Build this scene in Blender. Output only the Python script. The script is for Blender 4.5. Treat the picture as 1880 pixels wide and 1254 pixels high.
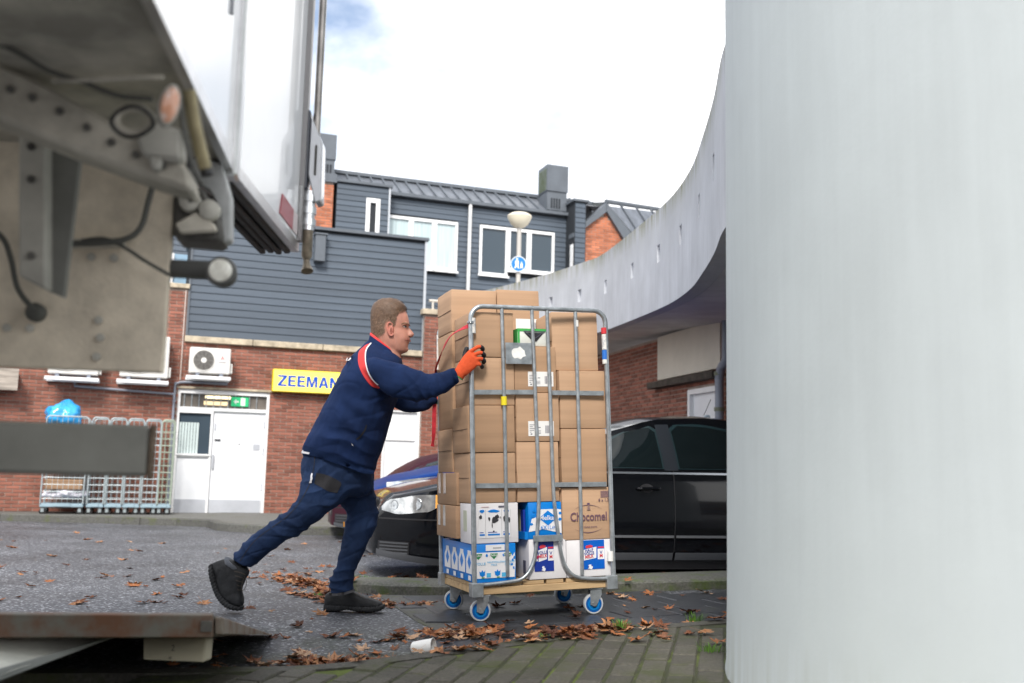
import bpy, bmesh, math, random
from mathutils import Vector, Matrix, noise, Euler
from mathutils.bvhtree import BVHTree
random.seed(7)
for _o in list(bpy.data.objects): bpy.data.objects.remove(_o)
SC = bpy.context.scene
COL = SC.collection
R = math.radians
# ------------------------------------------------------------------ camera
CAM_H = 0.8
PITCH = math.atan(239/1828.0); ROLL = 0.024; FPX = 1828.0
cam_d = bpy.data.cameras.new('camera'); cam = bpy.data.objects.new('camera', cam_d); COL.objects.link(cam)
cam_d.sensor_width = 36.0; cam_d.lens = 36.0*FPX/1880.0
cam_d.clip_start = 0.05; cam_d.clip_end = 1000
CAM_R = Matrix.Rotation(math.pi/2+PITCH, 3, 'X') @ Matrix.Rotation(ROLL, 3, 'Z')
cam.matrix_world = Matrix.Translation((0, 0, CAM_H)) @ CAM_R.to_4x4()
cam_d.dof.use_dof = True; cam_d.dof.focus_distance = 5.55; cam_d.dof.aperture_fstop = 2.5
SC.camera = cam
# ------------------------------------------------------------------ sky, sun, exposure
SUN_AZ, SUN_EL = R(-6), R(42)          # behind the camera, a little to the left
world = bpy.data.worlds.new('World'); SC.world = world; world.use_nodes = True
nt = world.node_tree; nt.nodes.clear()
out = nt.nodes.new('ShaderNodeOutputWorld'); bg = nt.nodes.new('ShaderNodeBackground')
sky = nt.nodes.new('ShaderNodeTexSky'); sky.sky_type = 'NISHITA'; sky.sun_disc = False
sky.sun_elevation = SUN_EL; sky.sun_rotation = math.pi + SUN_AZ
tc = nt.nodes.new('ShaderNodeTexCoord')
mp = nt.nodes.new('ShaderNodeMapping'); mp.inputs['Scale'].default_value = (1, 1, 1.7); mp.inputs['Location'].default_value = (9.59, 5.11, 2.10)
nz = nt.nodes.new('ShaderNodeTexNoise'); nz.inputs['Scale'].default_value = 2.1; nz.inputs['Detail'].default_value = 7; nz.inputs['Roughness'].default_value = .55
rp = nt.nodes.new('ShaderNodeValToRGB'); rp.color_ramp.elements[0].color = (.10, .10, .10, 1); rp.color_ramp.elements[0].position = .38; rp.color_ramp.elements[1].position = .55
mx = nt.nodes.new('ShaderNodeMix'); mx.data_type = 'RGBA'
cl = nt.nodes.new('ShaderNodeMix'); cl.data_type = 'RGBA'
cl.inputs[6].default_value = (6.0, 6.3, 6.9, 1); cl.inputs[7].default_value = (12.0, 11.9, 11.8, 1)
nz2 = nt.nodes.new('ShaderNodeTexNoise'); nz2.inputs['Scale'].default_value = 3.2; nz2.inputs['Detail'].default_value = 6
nt.links.new(tc.outputs['Generated'], mp.inputs['Vector']); nt.links.new(mp.outputs['Vector'], nz.inputs['Vector'])
nt.links.new(mp.outputs['Vector'], nz2.inputs['Vector']); rp2 = nt.nodes.new('ShaderNodeValToRGB'); rp2.color_ramp.elements[0].position = .25; rp2.color_ramp.elements[1].position = .55; nt.links.new(nz2.outputs['Fac'], rp2.inputs['Fac']); nt.links.new(rp2.outputs['Color'], cl.inputs[0])
nt.links.new(nz.outputs['Fac'], rp.inputs['Fac']); nt.links.new(rp.outputs['Color'], mx.inputs[0])
nt.links.new(sky.outputs['Color'], mx.inputs[6]); nt.links.new(cl.outputs[2], mx.inputs[7])
nt.links.new(mx.outputs[2], bg.inputs['Color']); bg.inputs['Strength'].default_value = 0.068
nt.links.new(bg.outputs['Background'], out.inputs['Surface'])
sun_d = bpy.data.lights.new('sun', 'SUN'); sun_d.energy = 1.6; sun_d.angle = R(15); sun_d.color = (1, .95, .88)
sun = bpy.data.objects.new('sun', sun_d); COL.objects.link(sun)
sun.rotation_euler = Vector((math.sin(-SUN_AZ)*math.cos(SUN_EL)*1, math.cos(SUN_AZ)*math.cos(SUN_EL), -math.sin(SUN_EL))).to_track_quat('-Z', 'Y').to_euler()
SC.view_settings.view_transform = 'Standard'; SC.view_settings.look = 'None'
SC.view_settings.exposure = 1.5; SC.view_settings.gamma = 1.0
SC.cycles.max_bounces = 8
# ------------------------------------------------------------------ measuring helpers
CAM_P = Vector((0, 0, CAM_H))
def ray(px, py): return CAM_R @ Vector(((px-940)/FPX, -(py-627)/FPX, -1.0))
def at(px, py, Y): d = ray(px, py); return CAM_P + d*(Y/d.y)
def onplane(px, py, P0, n): d = ray(px, py); n = Vector(n); return CAM_P + d*(n.dot(Vector(P0)-CAM_P)/n.dot(d))
def gz(x, y):                                  # height of the ground: rises a little to the right, falls away from the viewer
    t = min(max(x+.157, 0), 1.6)
    return .043*t - .0155*max(0, min(y, 60)-5.35)
def ground(px, py, dz=0):
    d = ray(px, py); z = dz
    for i in range(25):
        p = CAM_P + d*((z-CAM_H)/d.z); z = gz(p.x, p.y)+dz
    return p
def frame(O, ang=0.0, U=None, V=None, W=None):
    if U is None:
        U = Vector((math.cos(ang), math.sin(ang), 0)); V = Vector((-math.sin(ang), math.cos(ang), 0)); W = Vector((0, 0, 1))
    M = Matrix.Identity(4)
    for i in range(3): M[i][0] = U[i]; M[i][1] = V[i]; M[i][2] = W[i]; M[i][3] = O[i]
    return M
# ------------------------------------------------------------------ scene helpers
def empty(name, label, cat, M=Matrix.Identity(4), group=None):
    o = bpy.data.objects.new(name, None); COL.objects.link(o); o.empty_display_size = .2
    o.matrix_world = M; return tag(o, label, cat, group)
def tag(o, label=None, cat=None, group=None, kind=None):
    if label: o['label'] = label
    if cat: o['category'] = cat
    if group: o['group'] = group
    if kind: o['kind'] = kind
    return o
def link(name, me, m=None, parent=None, M=None):
    o = bpy.data.objects.new(name, me); COL.objects.link(o)
    if m is not None:
        ms = m if isinstance(m, (list, tuple)) else [m]
        if len(me.materials) == 0:
            for x in ms: me.materials.append(x)
    if parent is not None: o.parent = parent
    if M is not None: o.matrix_basis = M
    return o
def dup(o, parent=None, M=None, label=None):
    c = o.copy(); COL.objects.link(c)
    if parent is not None: c.parent = parent
    if M is not None: c.matrix_basis = M
    if label: c['label'] = label
    for ch in [x for x in bpy.data.objects if x.parent is o]: dup(ch, c)
    return c
class MB:
    """collects shapes into one bmesh"""
    def __init__(s): s.bm = bmesh.new(); s.mi = 0
    def _fin(s, fs):
        for f in fs: f.material_index = s.mi
    def box(s, a, b, bev=0, M=None, seg=1):
        a = Vector(a); b = Vector(b)
        vs = [s.bm.verts.new(((a, b)[i][0], (a, b)[j][1], (a, b)[k][2])) for i in (0, 1) for j in (0, 1) for k in (0, 1)]
        if (b.x-a.x)*(b.y-a.y)*(b.z-a.z) < 0: vs = [vs[i] for i in (4, 5, 6, 7, 0, 1, 2, 3)]
        F = [(0, 1, 3, 2), (4, 6, 7, 5), (0, 4, 5, 1), (2, 3, 7, 6), (0, 2, 6, 4), (1, 5, 7, 3)]
        fs = [s.bm.faces.new([vs[i] for i in f]) for f in F]
        s._fin(fs)
        if M is not None: bmesh.ops.transform(s.bm, matrix=M, verts=vs)
        if bev > 0:
            es = list({e for f in fs for e in f.edges})
            r = bmesh.ops.bevel(s.bm, geom=es, offset=bev, segments=seg, affect='EDGES', profile=.5)
            s._fin(r['faces'])
        return s
    def poly(s, pts, faces):
        vs = [s.bm.verts.new(p) for p in pts]; fs = []
        for f in faces:
            try: fs.append(s.bm.faces.new([vs[i] for i in f]))
            except ValueError: pass
        s._fin(fs); return vs
    def prism(s, pts, n, bev=0):
        """polygon pts extruded by vector n"""
        n = Vector(n); k = len(pts)
        P = [Vector(p) for p in pts]
        vs = [s.bm.verts.new(p) for p in P]+[s.bm.verts.new(p+n) for p in P]
        fs = [s.bm.faces.new(vs[:k][::-1]), s.bm.faces.new(vs[k:])]
        for i in range(k): j = (i+1) % k; fs.append(s.bm.faces.new([vs[i], vs[j], vs[k+j], vs[k+i]]))
        s._fin(fs)
        if bev > 0:
            es = list({e for f in fs for e in f.edges}); bmesh.ops.recalc_face_normals(s.bm, faces=fs)
            r = bmesh.ops.bevel(s.bm, geom=es, offset=bev, segments=1, affect='EDGES'); s._fin(r['faces'])
        return s
    def loft(s, rings, cap=True, closed=True):
        vv = [[s.bm.verts.new(p) for p in r] for r in rings]; fs = []
        n = len(rings[0])
        for a, b in zip(vv[:-1], vv[1:]):
            for i in range(n if closed else n-1):
                j = (i+1) % n; fs.append(s.bm.faces.new([a[i], a[j], b[j], b[i]]))
        if cap and closed:
            fs.append(s.bm.faces.new(vv[0][::-1])); fs.append(s.bm.faces.new(vv[-1]))
        s._fin(fs); return s
    def tube(s, path, r, n=10, cap=True):
        P = [Vector(p) for p in path]; k = len(P)
        rs = r if isinstance(r, (list, tuple)) else [r]*k
        T = []
        for i in range(k):
            t = (P[min(i+1, k-1)]-P[max(i-1, 0)]); T.append(t.normalized())
        x = T[0].orthogonal().normalized(); rings = []
        for i in range(k):
            x = (x - T[i]*x.dot(T[i])); x = x.normalized() if x.length > 1e-6 else T[i].orthogonal().normalized()
            y = T[i].cross(x)
            rings.append([P[i]+(x*math.cos(2*math.pi*a/n)+y*math.sin(2*math.pi*a/n))*rs[i] for a in range(n)])
        return s.loft(rings, cap)
    def lathe(s, prof, M=Matrix.Identity(4), n=24):
        rings = [[M @ Vector((r*math.cos(2*math.pi*a/n), r*math.sin(2*math.pi*a/n), z)) for a in range(n)] for r, z in prof]
        return s.loft(rings, True)
    def build(s, name, m=None, parent=None, M=None, smooth=False, recalc=True):
        if recalc: bmesh.ops.recalc_face_normals(s.bm, faces=s.bm.faces[:])
        me = bpy.data.meshes.new(name); s.bm.to_mesh(me); s.bm.free()
        if smooth: 
            me.polygons.foreach_set('use_smooth', [True]*len(me.polygons))
            if smooth != 'all':
                me.set_sharp_from_angle(angle=R(40))
        return link(name, me, m, parent, M)
def bez(pts, n=8, closed=False):
    """Catmull-Rom through pts"""
    P = [Vector(p) for p in pts]; o = []
    for i in range(len(P)-1):
        a = P[max(i-1, 0)]; b = P[i]; c = P[i+1]; d = P[min(i+2, len(P)-1)]
        for k in range(n):
            t = k/n
            o.append(.5*((2*b)+(c-a)*t+(2*a-5*b+4*c-d)*t*t+(3*b-a-3*c+d)*t**3))
    o.append(P[-1]); return o
def interp(x, tab):
    if x <= tab[0][0]: return tab[0][1]
    for (a, u), (b, v) in zip(tab[:-1], tab[1:]):
        if x <= b:
            t = (x-a)/(b-a); t = t*t*(3-2*t)*.5+t*.5
            return u+(v-u)*t
    return tab[-1][1]
def text_mesh(txt, size, bold=0.0, depth=0.0015, align='CENTER', shear=0, width=1.0):
    c = bpy.data.curves.new('txt', 'FONT'); c.body = txt; c.size = size; c.align_x = align; c.align_y = 'CENTER'
    c.offset = bold; c.extrude = depth; c.shear = shear; c.resolution_u = 3
    o = bpy.data.objects.new('txt', c); COL.objects.link(o)
    me = bpy.data.meshes.new_from_object(o); bpy.data.objects.remove(o); bpy.data.curves.remove(c)
    if width != 1.0:
        for v in me.vertices: v.co.x *= width
    return me
# upright text: local x right, z up, facing -y
UPR = Matrix(((1, 0, 0, 0), (0, 0, -1, 0), (0, 1, 0, 0), (0, 0, 0, 1)))
# ------------------------------------------------------------------ materials
MATS = {}
def mat(name, col, rough=.6, metal=0.0, var=.0, vs=4.0, bump=0.0, bs=60.0, col2=None, streak=0.0, spec=.5, island=0.0, coat=0.0,
        rvar=0.0, vscale=(1, 1, 1), detail=5, dist=.004, ramp=(.35, .65), trans=0.0, ior=1.45, emit=None, estr=0):
    if name in MATS: return MATS[name]
    m = bpy.data.materials.new(name); m.use_nodes = True; N = m.node_tree.nodes; L = m.node_tree.links
    b = N['Principled BSDF']; b.inputs['Roughness'].default_value = rough; b.inputs['Metallic'].default_value = metal
    b.inputs['Specular IOR Level'].default_value = spec; b.inputs['Coat Weight'].default_value = coat; b.inputs['Coat Roughness'].default_value = .04
    b.inputs['Transmission Weight'].default_value = trans; b.inputs['IOR'].default_value = ior
    c = (*col, 1); b.inputs['Base Color'].default_value = c
    if emit: b.inputs['Emission Color'].default_value = (*emit, 1); b.inputs['Emission Strength'].default_value = estr
    cur = None
    tcn = N.new('ShaderNodeTexCoord'); mpn = N.new('ShaderNodeMapping'); mpn.inputs['Scale'].default_value = vscale
    L.new(tcn.outputs['Object'], mpn.inputs['Vector'])
    if var > 0 or col2:
        n1 = N.new('ShaderNodeTexNoise'); n1.inputs['Scale'].default_value = vs; n1.inputs['Detail'].default_value = detail; n1.inputs['Roughness'].default_value = .62
        L.new(mpn.outputs['Vector'], n1.inputs['Vector'])
        rr = N.new('ShaderNodeValToRGB'); rr.color_ramp.elements[0].position = ramp[0]; rr.color_ramp.elements[1].position = ramp[1]
        L.new(n1.outputs['Fac'], rr.inputs['Fac'])
        if col2: a, d = c, (*col2, 1)
        else: a = tuple(x*(1-var) for x in col)+(1,); d = tuple(min(1, x*(1+var)) for x in col)+(1,)
        rr.color_ramp.elements[0].color = a; rr.color_ramp.elements[1].color = d
        cur = rr.outputs['Color']
        if rvar:
            mr = N.new('ShaderNodeMapRange'); mr.inputs['To Min'].default_value = rough-rvar; mr.inputs['To Max'].default_value = rough+rvar
            L.new(n1.outputs['Fac'], mr.inputs['Value']); L.new(mr.outputs['Result'], b.inputs['Roughness'])
    if streak > 0:
        n2 = N.new('ShaderNodeTexNoise'); m2 = N.new('ShaderNodeMapping'); m2.inputs['Scale'].default_value = (1, 1, .05)
        n2.inputs['Scale'].default_value = 9; n2.inputs['Detail'].default_value = 6; n2.inputs['Roughness'].default_value = .7
        L.new(tcn.outputs['Object'], m2.inputs['Vector']); L.new(m2.outputs['Vector'], n2.inputs['Vector'])
        mm = N.new('ShaderNodeMapRange'); mm.inputs['From Min'].default_value = .3; mm.inputs['From Max'].default_value = .75
        mm.inputs['To Min'].default_value = 1-streak; mm.inputs['To Max'].default_value = 1
        L.new(n2.outputs['Fac'], mm.inputs['Value'])
        mu = N.new('ShaderNodeMix'); mu.data_type = 'RGBA'; mu.blend_type = 'MULTIPLY'; mu.inputs[0].default_value = 1
        if cur is not None: L.new(cur, mu.inputs[6])
        else: mu.inputs[6].default_value = c
        L.new(mm.outputs['Result'], mu.inputs[7]); cur = mu.outputs[2]
    if island > 0:
        ge = N.new('ShaderNodeNewGeometry'); oi = N.new('ShaderNodeObjectInfo'); ad = N.new('ShaderNodeMath'); ad.operation = 'ADD'; fr = N.new('ShaderNodeMath'); fr.operation = 'FRACT'
        L.new(ge.outputs['Random Per Island'], ad.inputs[0]); L.new(oi.outputs['Random'], ad.inputs[1]); L.new(ad.outputs[0], fr.inputs[0])
        mr = N.new('ShaderNodeMapRange'); mr.inputs['To Min'].default_value = 1-island; mr.inputs['To Max'].default_value = 1+island
        L.new(fr.outputs[0], mr.inputs['Value'])
        mu = N.new('ShaderNodeMix'); mu.data_type = 'RGBA'; mu.blend_type = 'MULTIPLY'; mu.inputs[0].default_value = 1
        if cur is not None: L.new(cur, mu.inputs[6])
        else: mu.inputs[6].default_value = c
        L.new(mr.outputs['Result'], mu.inputs[7]); cur = mu.outputs[2]
    if cur is not None: L.new(cur, b.inputs['Base Color'])
    if bump > 0:
        nb = N.new('ShaderNodeTexNoise'); nb.inputs['Scale'].default_value = bs; nb.inputs['Detail'].default_value = 4
        L.new(mpn.outputs['Vector'], nb.inputs['Vector'])
        bp = N.new('ShaderNodeBump'); bp.inputs['Strength'].default_value = bump; bp.inputs['Distance'].default_value = dist
        L.new(nb.outputs['Fac'], bp.inputs['Height']); L.new(bp.outputs['Normal'], b.inputs['Normal'])
    MATS[name] = m; return m
# ================================================================== SETTING: ground, kerbs, pavements
def asphalt_mat():
    m = bpy.data.materials.new('asphalt'); m.use_nodes = True; N = m.node_tree.nodes; L = m.node_tree.links; b = N['Principled BSDF']
    tcn = N.new('ShaderNodeTexCoord')
    vo = N.new('ShaderNodeTexVoronoi'); vo.inputs['Scale'].default_value = 85; L.new(tcn.outputs['Object'], vo.inputs['Vector'])
    n1 = N.new('ShaderNodeTexNoise'); n1.inputs['Scale'].default_value = 1.1; n1.inputs['Detail'].default_value = 8; L.new(tcn.outputs['Object'], n1.inputs['Vector'])
    n3 = N.new('ShaderNodeTexNoise'); n3.inputs['Scale'].default_value = 3.5; n3.inputs['Detail'].default_value = 9; n3.inputs['Roughness'].default_value = .7; L.new(tcn.outputs['Object'], n3.inputs['Vector'])
    sp = N.new('ShaderNodeSeparateColor'); L.new(vo.outputs['Color'], sp.inputs[0])
    r1 = N.new('ShaderNodeValToRGB'); L.new(sp.outputs[0], r1.inputs['Fac'])
    e = r1.color_ramp.elements; e[0].position = 0; e[0].color = (.026, .028, .033, 1); e[1].position = 1; e[1].color = (.48, .49, .52, 1)
    k = e.new(.72); k.color = (.085, .089, .103, 1); k = e.new(.90); k.color = (.19, .20, .215, 1)
    r2 = N.new('ShaderNodeValToRGB'); L.new(n1.outputs['Fac'], r2.inputs['Fac'])
    r2.color_ramp.elements[0].position = .3; r2.color_ramp.elements[0].color = (.62, .62, .62, 1); r2.color_ramp.elements[1].position = .7; r2.color_ramp.elements[1].color = (1.25, 1.25, 1.25, 1)
    mu = N.new('ShaderNodeMix'); mu.data_type = 'RGBA'; mu.blend_type = 'MULTIPLY'; mu.inputs[0].default_value = 1
    L.new(r1.outputs['Color'], mu.inputs[6]); L.new(r2.outputs['Color'], mu.inputs[7])
    # moss: a stain that grows near the planted corner, along the kerb at the front
    gr = N.new('ShaderNodeVectorMath'); gr.operation = 'DISTANCE'; gr.inputs[1].default_value = (-.55, 3.75, 0); L.new(tcn.outputs['Object'], gr.inputs[0])
    mr = N.new('ShaderNodeMapRange'); mr.inputs['From Min'].default_value = .4; mr.inputs['From Max'].default_value = 1.7; mr.inputs['To Min'].default_value = .9; mr.inputs['To Max'].default_value = 0; L.new(gr.outputs['Value'], mr.inputs['Value'])
    r3 = N.new('ShaderNodeValToRGB'); r3.color_ramp.elements[0].position = .42; r3.color_ramp.elements[1].position = .62; L.new(n3.outputs['Fac'], r3.inputs['Fac'])
    mm = N.new('ShaderNodeMath'); mm.operation = 'MULTIPLY'; L.new(mr.outputs['Result'], mm.inputs[0]); L.new(r3.outputs['Color'], mm.inputs[1])
    mo = N.new('ShaderNodeMix'); mo.data_type = 'RGBA'; mo.inputs[7].default_value = (.030, .040, .010, 1)
    L.new(mm.outputs[0], mo.inputs[0]); L.new(mu.outputs[2], mo.inputs[6]); L.new(mo.outputs[2], b.inputs['Base Color'])
    rr = N.new('ShaderNodeMapRange'); rr.inputs['To Min'].default_value = .38; rr.inputs['To Max'].default_value = .75; L.new(n1.outputs['Fac'], rr.inputs['Value']); L.new(rr.outputs['Result'], b.inputs['Roughness'])
    bp = N.new('ShaderNodeBump'); bp.inputs['Strength'].default_value = .8; bp.inputs['Distance'].default_value = .009; L.new(sp.outputs[0], bp.inputs['Height']); L.new(bp.outputs['Normal'], b.inputs['Normal'])
    return m
M_ASPHALT = asphalt_mat()
def mossy(name, base, moss, amt, scale, rough, bump=.4, bs=90, island=.0):
    m = bpy.data.materials.new(name); m.use_nodes = True; N = m.node_tree.nodes; L = m.node_tree.links; b = N['Principled BSDF']
    tcn = N.new('ShaderNodeNewGeometry')
    n1 = N.new('ShaderNodeTexNoise'); n1.inputs['Scale'].default_value = scale; n1.inputs['Detail'].default_value = 8; n1.inputs['Roughness'].default_value = .7; L.new(tcn.outputs['Position'], n1.inputs['Vector'])
    n2 = N.new('ShaderNodeTexNoise'); n2.inputs['Scale'].default_value = bs; n2.inputs['Detail'].default_value = 5; L.new(tcn.outputs['Position'], n2.inputs['Vector'])
    r0 = N.new('ShaderNodeValToRGB'); r0.color_ramp.elements[0].position = .3; r0.color_ramp.elements[1].position = .7
    r0.color_ramp.elements[0].color = (*[c*.55 for c in base], 1); r0.color_ramp.elements[1].color = (*[c*1.35 for c in base], 1); L.new(n2.outputs['Fac'], r0.inputs['Fac'])
    r1 = N.new('ShaderNodeValToRGB'); r1.color_ramp.elements[0].position = .62-amt*.3; r1.color_ramp.elements[1].position = .78-amt*.3; L.new(n1.outputs['Fac'], r1.inputs['Fac'])
    mx_ = N.new('ShaderNodeMix'); mx_.data_type = 'RGBA'; L.new(r1.outputs['Color'], mx_.inputs[0]); L.new(r0.outputs['Color'], mx_.inputs[6]); mx_.inputs[7].default_value = (*moss, 1)
    oi = N.new('ShaderNodeObjectInfo'); mr = N.new('ShaderNodeMapRange'); mr.inputs['To Min'].default_value = 1-island; mr.inputs['To Max'].default_value = 1+island; L.new(oi.outputs['Random'], mr.inputs['Value'])
    mu = N.new('ShaderNodeMix'); mu.data_type = 'RGBA'; mu.blend_type = 'MULTIPLY'; mu.inputs[0].default_value = 1; L.new(mx_.outputs[2], mu.inputs[6]); L.new(mr.outputs['Result'], mu.inputs[7])
    L.new(mu.outputs[2], b.inputs['Base Color'])
    rv = N.new('ShaderNodeMapRange'); rv.inputs['To Min'].default_value = rough-.15; rv.inputs['To Max'].default_value = rough+.15; L.new(n1.outputs['Fac'], rv.inputs['Value']); L.new(rv.outputs['Result'], b.inputs['Roughness'])
    bp = N.new('ShaderNodeBump'); bp.inputs['Strength'].default_value = bump; bp.inputs['Distance'].default_value = .004; L.new(n2.outputs['Fac'], bp.inputs['Height']); L.new(bp.outputs['Normal'], b.inputs['Normal'])
    return m
M_TILE = mossy('wet_tile', (.036, .039, .046), (.045, .055, .025), .12, 3.0, .36, .35, 70, .14)
M_PAVER = mossy('paver', (.062, .058, .044), (.042, .050, .014), .48, 4.0, .72, .6, 80, .22)
M_MOSS = mossy('moss', (.035, .040, .016), (.11, .15, .018), .46, 2.2, .95, .9, 120)
M_KERB = mossy('kerb_concrete', (.085, .085, .078), (.075, .09, .025), .32, 4.0, .8, .4, 60, .12)
M_VERGE = mossy('verge', (.105, .105, .09), (.07, .10, .02), .36, 4.6, .85, .6, 60)
M_PAVE2 = mossy('far_pavement', (.14, .14, .13), (.09, .095, .05), .2, 1.5, .85, .2, 40, .1)

# one ground sheet
xs = [-150, -80, -40, -20, -12, -8, -5, -3, -2, -1.2, -.6]+[-.157+.2*i for i in range(9)]+[2, 3, 5, 8, 12, 20, 40, 80, 150]
ys = [-60, -20, -8, -3, 0, 2, 3.5, 4.5, 5.35, 6, 7, 8, 10, 13, 17, 22, 30, 45, 60, 100, 200]
mb = MB(); gv = [[mb.bm.verts.new((x, y, gz(x, y))) for x in xs] for y in ys]
for j in range(len(ys)-1):
    for i in range(len(xs)-1): mb.bm.faces.new([gv[j][i], gv[j][i+1], gv[j+1][i+1], gv[j+1][i]])
tag(mb.build('ground', M_ASPHALT), kind='structure')

TA = R(19.0); TU = Vector((math.cos(TA), math.sin(TA), 0)); TV = Vector((-math.sin(TA), math.cos(TA), 0))
def inside(p, poly):
    c = False; n = len(poly)
    for i in range(n):
        a = poly[i]; b = poly[(i+1) % n]
        if (a[1] > p[1]) != (b[1] > p[1]) and p[0] < (b[0]-a[0])*(p[1]-a[1])/(b[1]-a[1])+a[0]: c = not c
    return c
# kerb line in front (curved), separates mossy paving from tiles and road
KC = [(-1.9, 3.70), (-1.35, 3.76), (-1.06, 3.82), (-.69, 3.92), (-.36, 4.20), (-.15, 4.38), (.18, 4.60), (.42, 4.75), (.97, 4.96), (1.6, 5.16), (2.6, 5.45)]
kc = bez([(x, y, 0) for x, y in KC], 6)
def below_kerb(x, y, off=0):
    for a, b in zip(kc[:-1], kc[1:]):
        if a.x <= x <= b.x: return y < a.y+(b.y-a.y)*(x-a.x)/(b.x-a.x)-off
    return False
def slab(mb, poly, top, th, bev=.004):
    """a flat piece following the ground; poly = list of (x, y)"""
    P = [Vector((x, y, gz(x, y)+top-th)) for x, y in poly]
    mb.prism(P, (0, 0, th), bev)
# tiles under the trolley
tp = bpy.data.objects.new('tile_pavement', None); COL.objects.link(tp); tag(tp, kind='structure')
TS = .30; O0 = Vector((-.42, 5.37, 0)); tmesh = {}
mbj = MB(); slab(mbj, [(-.84, 6.66), (-.46, 5.40), (-.22, 4.85), (-.06, 4.47), (.42, 4.77), (.97, 4.98), (1.6, 5.18), (2.6, 5.47), (2.6, 6.9), (.7, 6.78), (-.4, 6.7)], .004, .02, 0)
mbj.build('joint_bed', M_KERB, tp)
for i in range(-3, 12):
    for j in range(-4, 6):
        off = .15 if j % 2 else 0
        a = O0+TU*(i*TS+off)+TV*(j*TS); c = a+TU*TS*.5+TV*TS*.5
        if c.y > 6.62 or c.x > 2.7 or below_kerb(c.x, c.y, -.17): continue
        if c.x < -.46+(c.y-5.37)*-.30+.05: continue
        w = TS-.009
        k = random.choice((0, 1, 2))
        if k not in tmesh:
            m_ = MB(); m_.box((-w/2, -w/2, -.03), (w/2, w/2, 0), .005)
            bmesh.ops.recalc_face_normals(m_.bm, faces=m_.bm.faces[:]); me = bpy.data.meshes.new('tile'); m_.bm.to_mesh(me); m_.bm.free(); me.materials.append(M_TILE); tmesh[k] = me
        sl = .043 if -.157 < c.x < 1.44 else 0
        M = Matrix.Translation((c.x, c.y, gz(c.x, c.y)+.012+random.uniform(-.0025, .0025))) @ Matrix.Rotation(-math.atan(sl), 4, 'Y') @ Matrix.Rotation(TA+random.uniform(-.006, .006), 4, 'Z') @ Matrix.Rotation(random.uniform(-.008, .008), 4, 'X')
        link('tile', tmesh[k], None, tp, M)
# mossy concrete paving in the right foreground
pp = bpy.data.objects.new('mossy_paving', None); COL.objects.link(pp); tag(pp, kind='structure')
mbm = MB()
ring = [(p.x, p.y-.04) for p in kc if -1.3 < p.x < 2.2]
pts = [Vector((x, y, gz(x, y)+.0525)) for x, y in ring]+[Vector((x, 2.2, gz(x, 2.2)+.0525)) for x, y in ring]
n = len(ring); mbm.poly(pts, [(i, i+1, n+i+1, n+i) for i in range(n-1)])
tag(mbm.build('joint_moss', M_MOSS, pp), kind='stuff')
PA = R(78); PU = Vector((math.cos(PA), math.sin(PA), 0)); PV = Vector((-math.sin(PA), math.cos(PA), 0))
pw, pl = .105, .205; w0, l0 = pw-.009, pl-.010
m_ = MB(); m_.box((-l0/2, -w0/2, -.05), (l0/2, w0/2, 0), .006)
bmesh.ops.recalc_face_normals(m_.bm, faces=m_.bm.faces[:]); pme = bpy.data.meshes.new('paver'); m_.bm.to_mesh(pme); m_.bm.free(); pme.materials.append(M_PAVER)
for i in range(-14, 14):
    for j in range(-18, 16):
        c = Vector((.57, 3.9, 0))+PU*((i+(.5 if j % 2 else 0))*pl)+PV*(j*pw)
        if not below_kerb(c.x, c.y, .13) or c.y < 3.0 or c.x < -1.1 or c.x > 1.15: continue
        sl = .043 if -.157 < c.x < 1.44 else 0
        M = Matrix.Translation((c.x, c.y, gz(c.x, c.y)+.058+random.uniform(-.003, .003))) @ Matrix.Rotation(-math.atan(sl), 4, 'Y') @ Matrix.Rotation(PA+random.uniform(-.012, .012), 4, 'Z') @ Matrix.Rotation(random.uniform(-.012, .012), 4, 'X')
        link('paver', pme, None, pp, M)
# kerb stones along that line
def kerb_run(name, pts, width, top, seglen, m, th=.2, side=-1):
    root = bpy.data.objects.new(name, None); COL.objects.link(root); tag(root, kind='structure')
    P = [Vector(p) for p in pts]; L = 0; cur = [P[0]]
    def emit(c):
        a = []; b = []
        for i, p in enumerate(c):
            t = (c[min(i+1, len(c)-1)]-c[max(i-1, 0)]).normalized(); nrm = Vector((-t.y, t.x, 0))
            a.append(p); b.append(p+nrm*width*side)
        a[0] = a[0]+(a[1]-a[0]).normalized()*.004; b[0] = b[0]+(b[1]-b[0]).normalized()*.004
        mb = MB(); rings = []
        for u, v in zip(a, b):
            zt = gz(u.x, u.y)+top+random.uniform(-.001, .001)
            e = (v-u).normalized()*.018
            rings.append([Vector((u.x, u.y, zt-th)), Vector((u.x, u.y, zt-.018)), Vector((u.x+e.x, u.y+e.y, zt)), Vector((v.x, v.y, zt)), Vector((v.x, v.y, zt-th))])
        mb.loft(rings); mb.build('kerb_stone', m, root)
    for a, b in zip(P[:-1], P[1:]):
        cur.append(b); L += (b-a).length
        if L > seglen: emit(cur); cur = [b]; L = 0
    if len(cur) > 1: emit(cur)
    return root
kerb_run('front_kerb', kc, .11, .060, .8, mossy('old_kerb', (.060, .058, .048), (.045, .052, .018), .4, 3.5, .8, .5, 60, .12))
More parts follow.
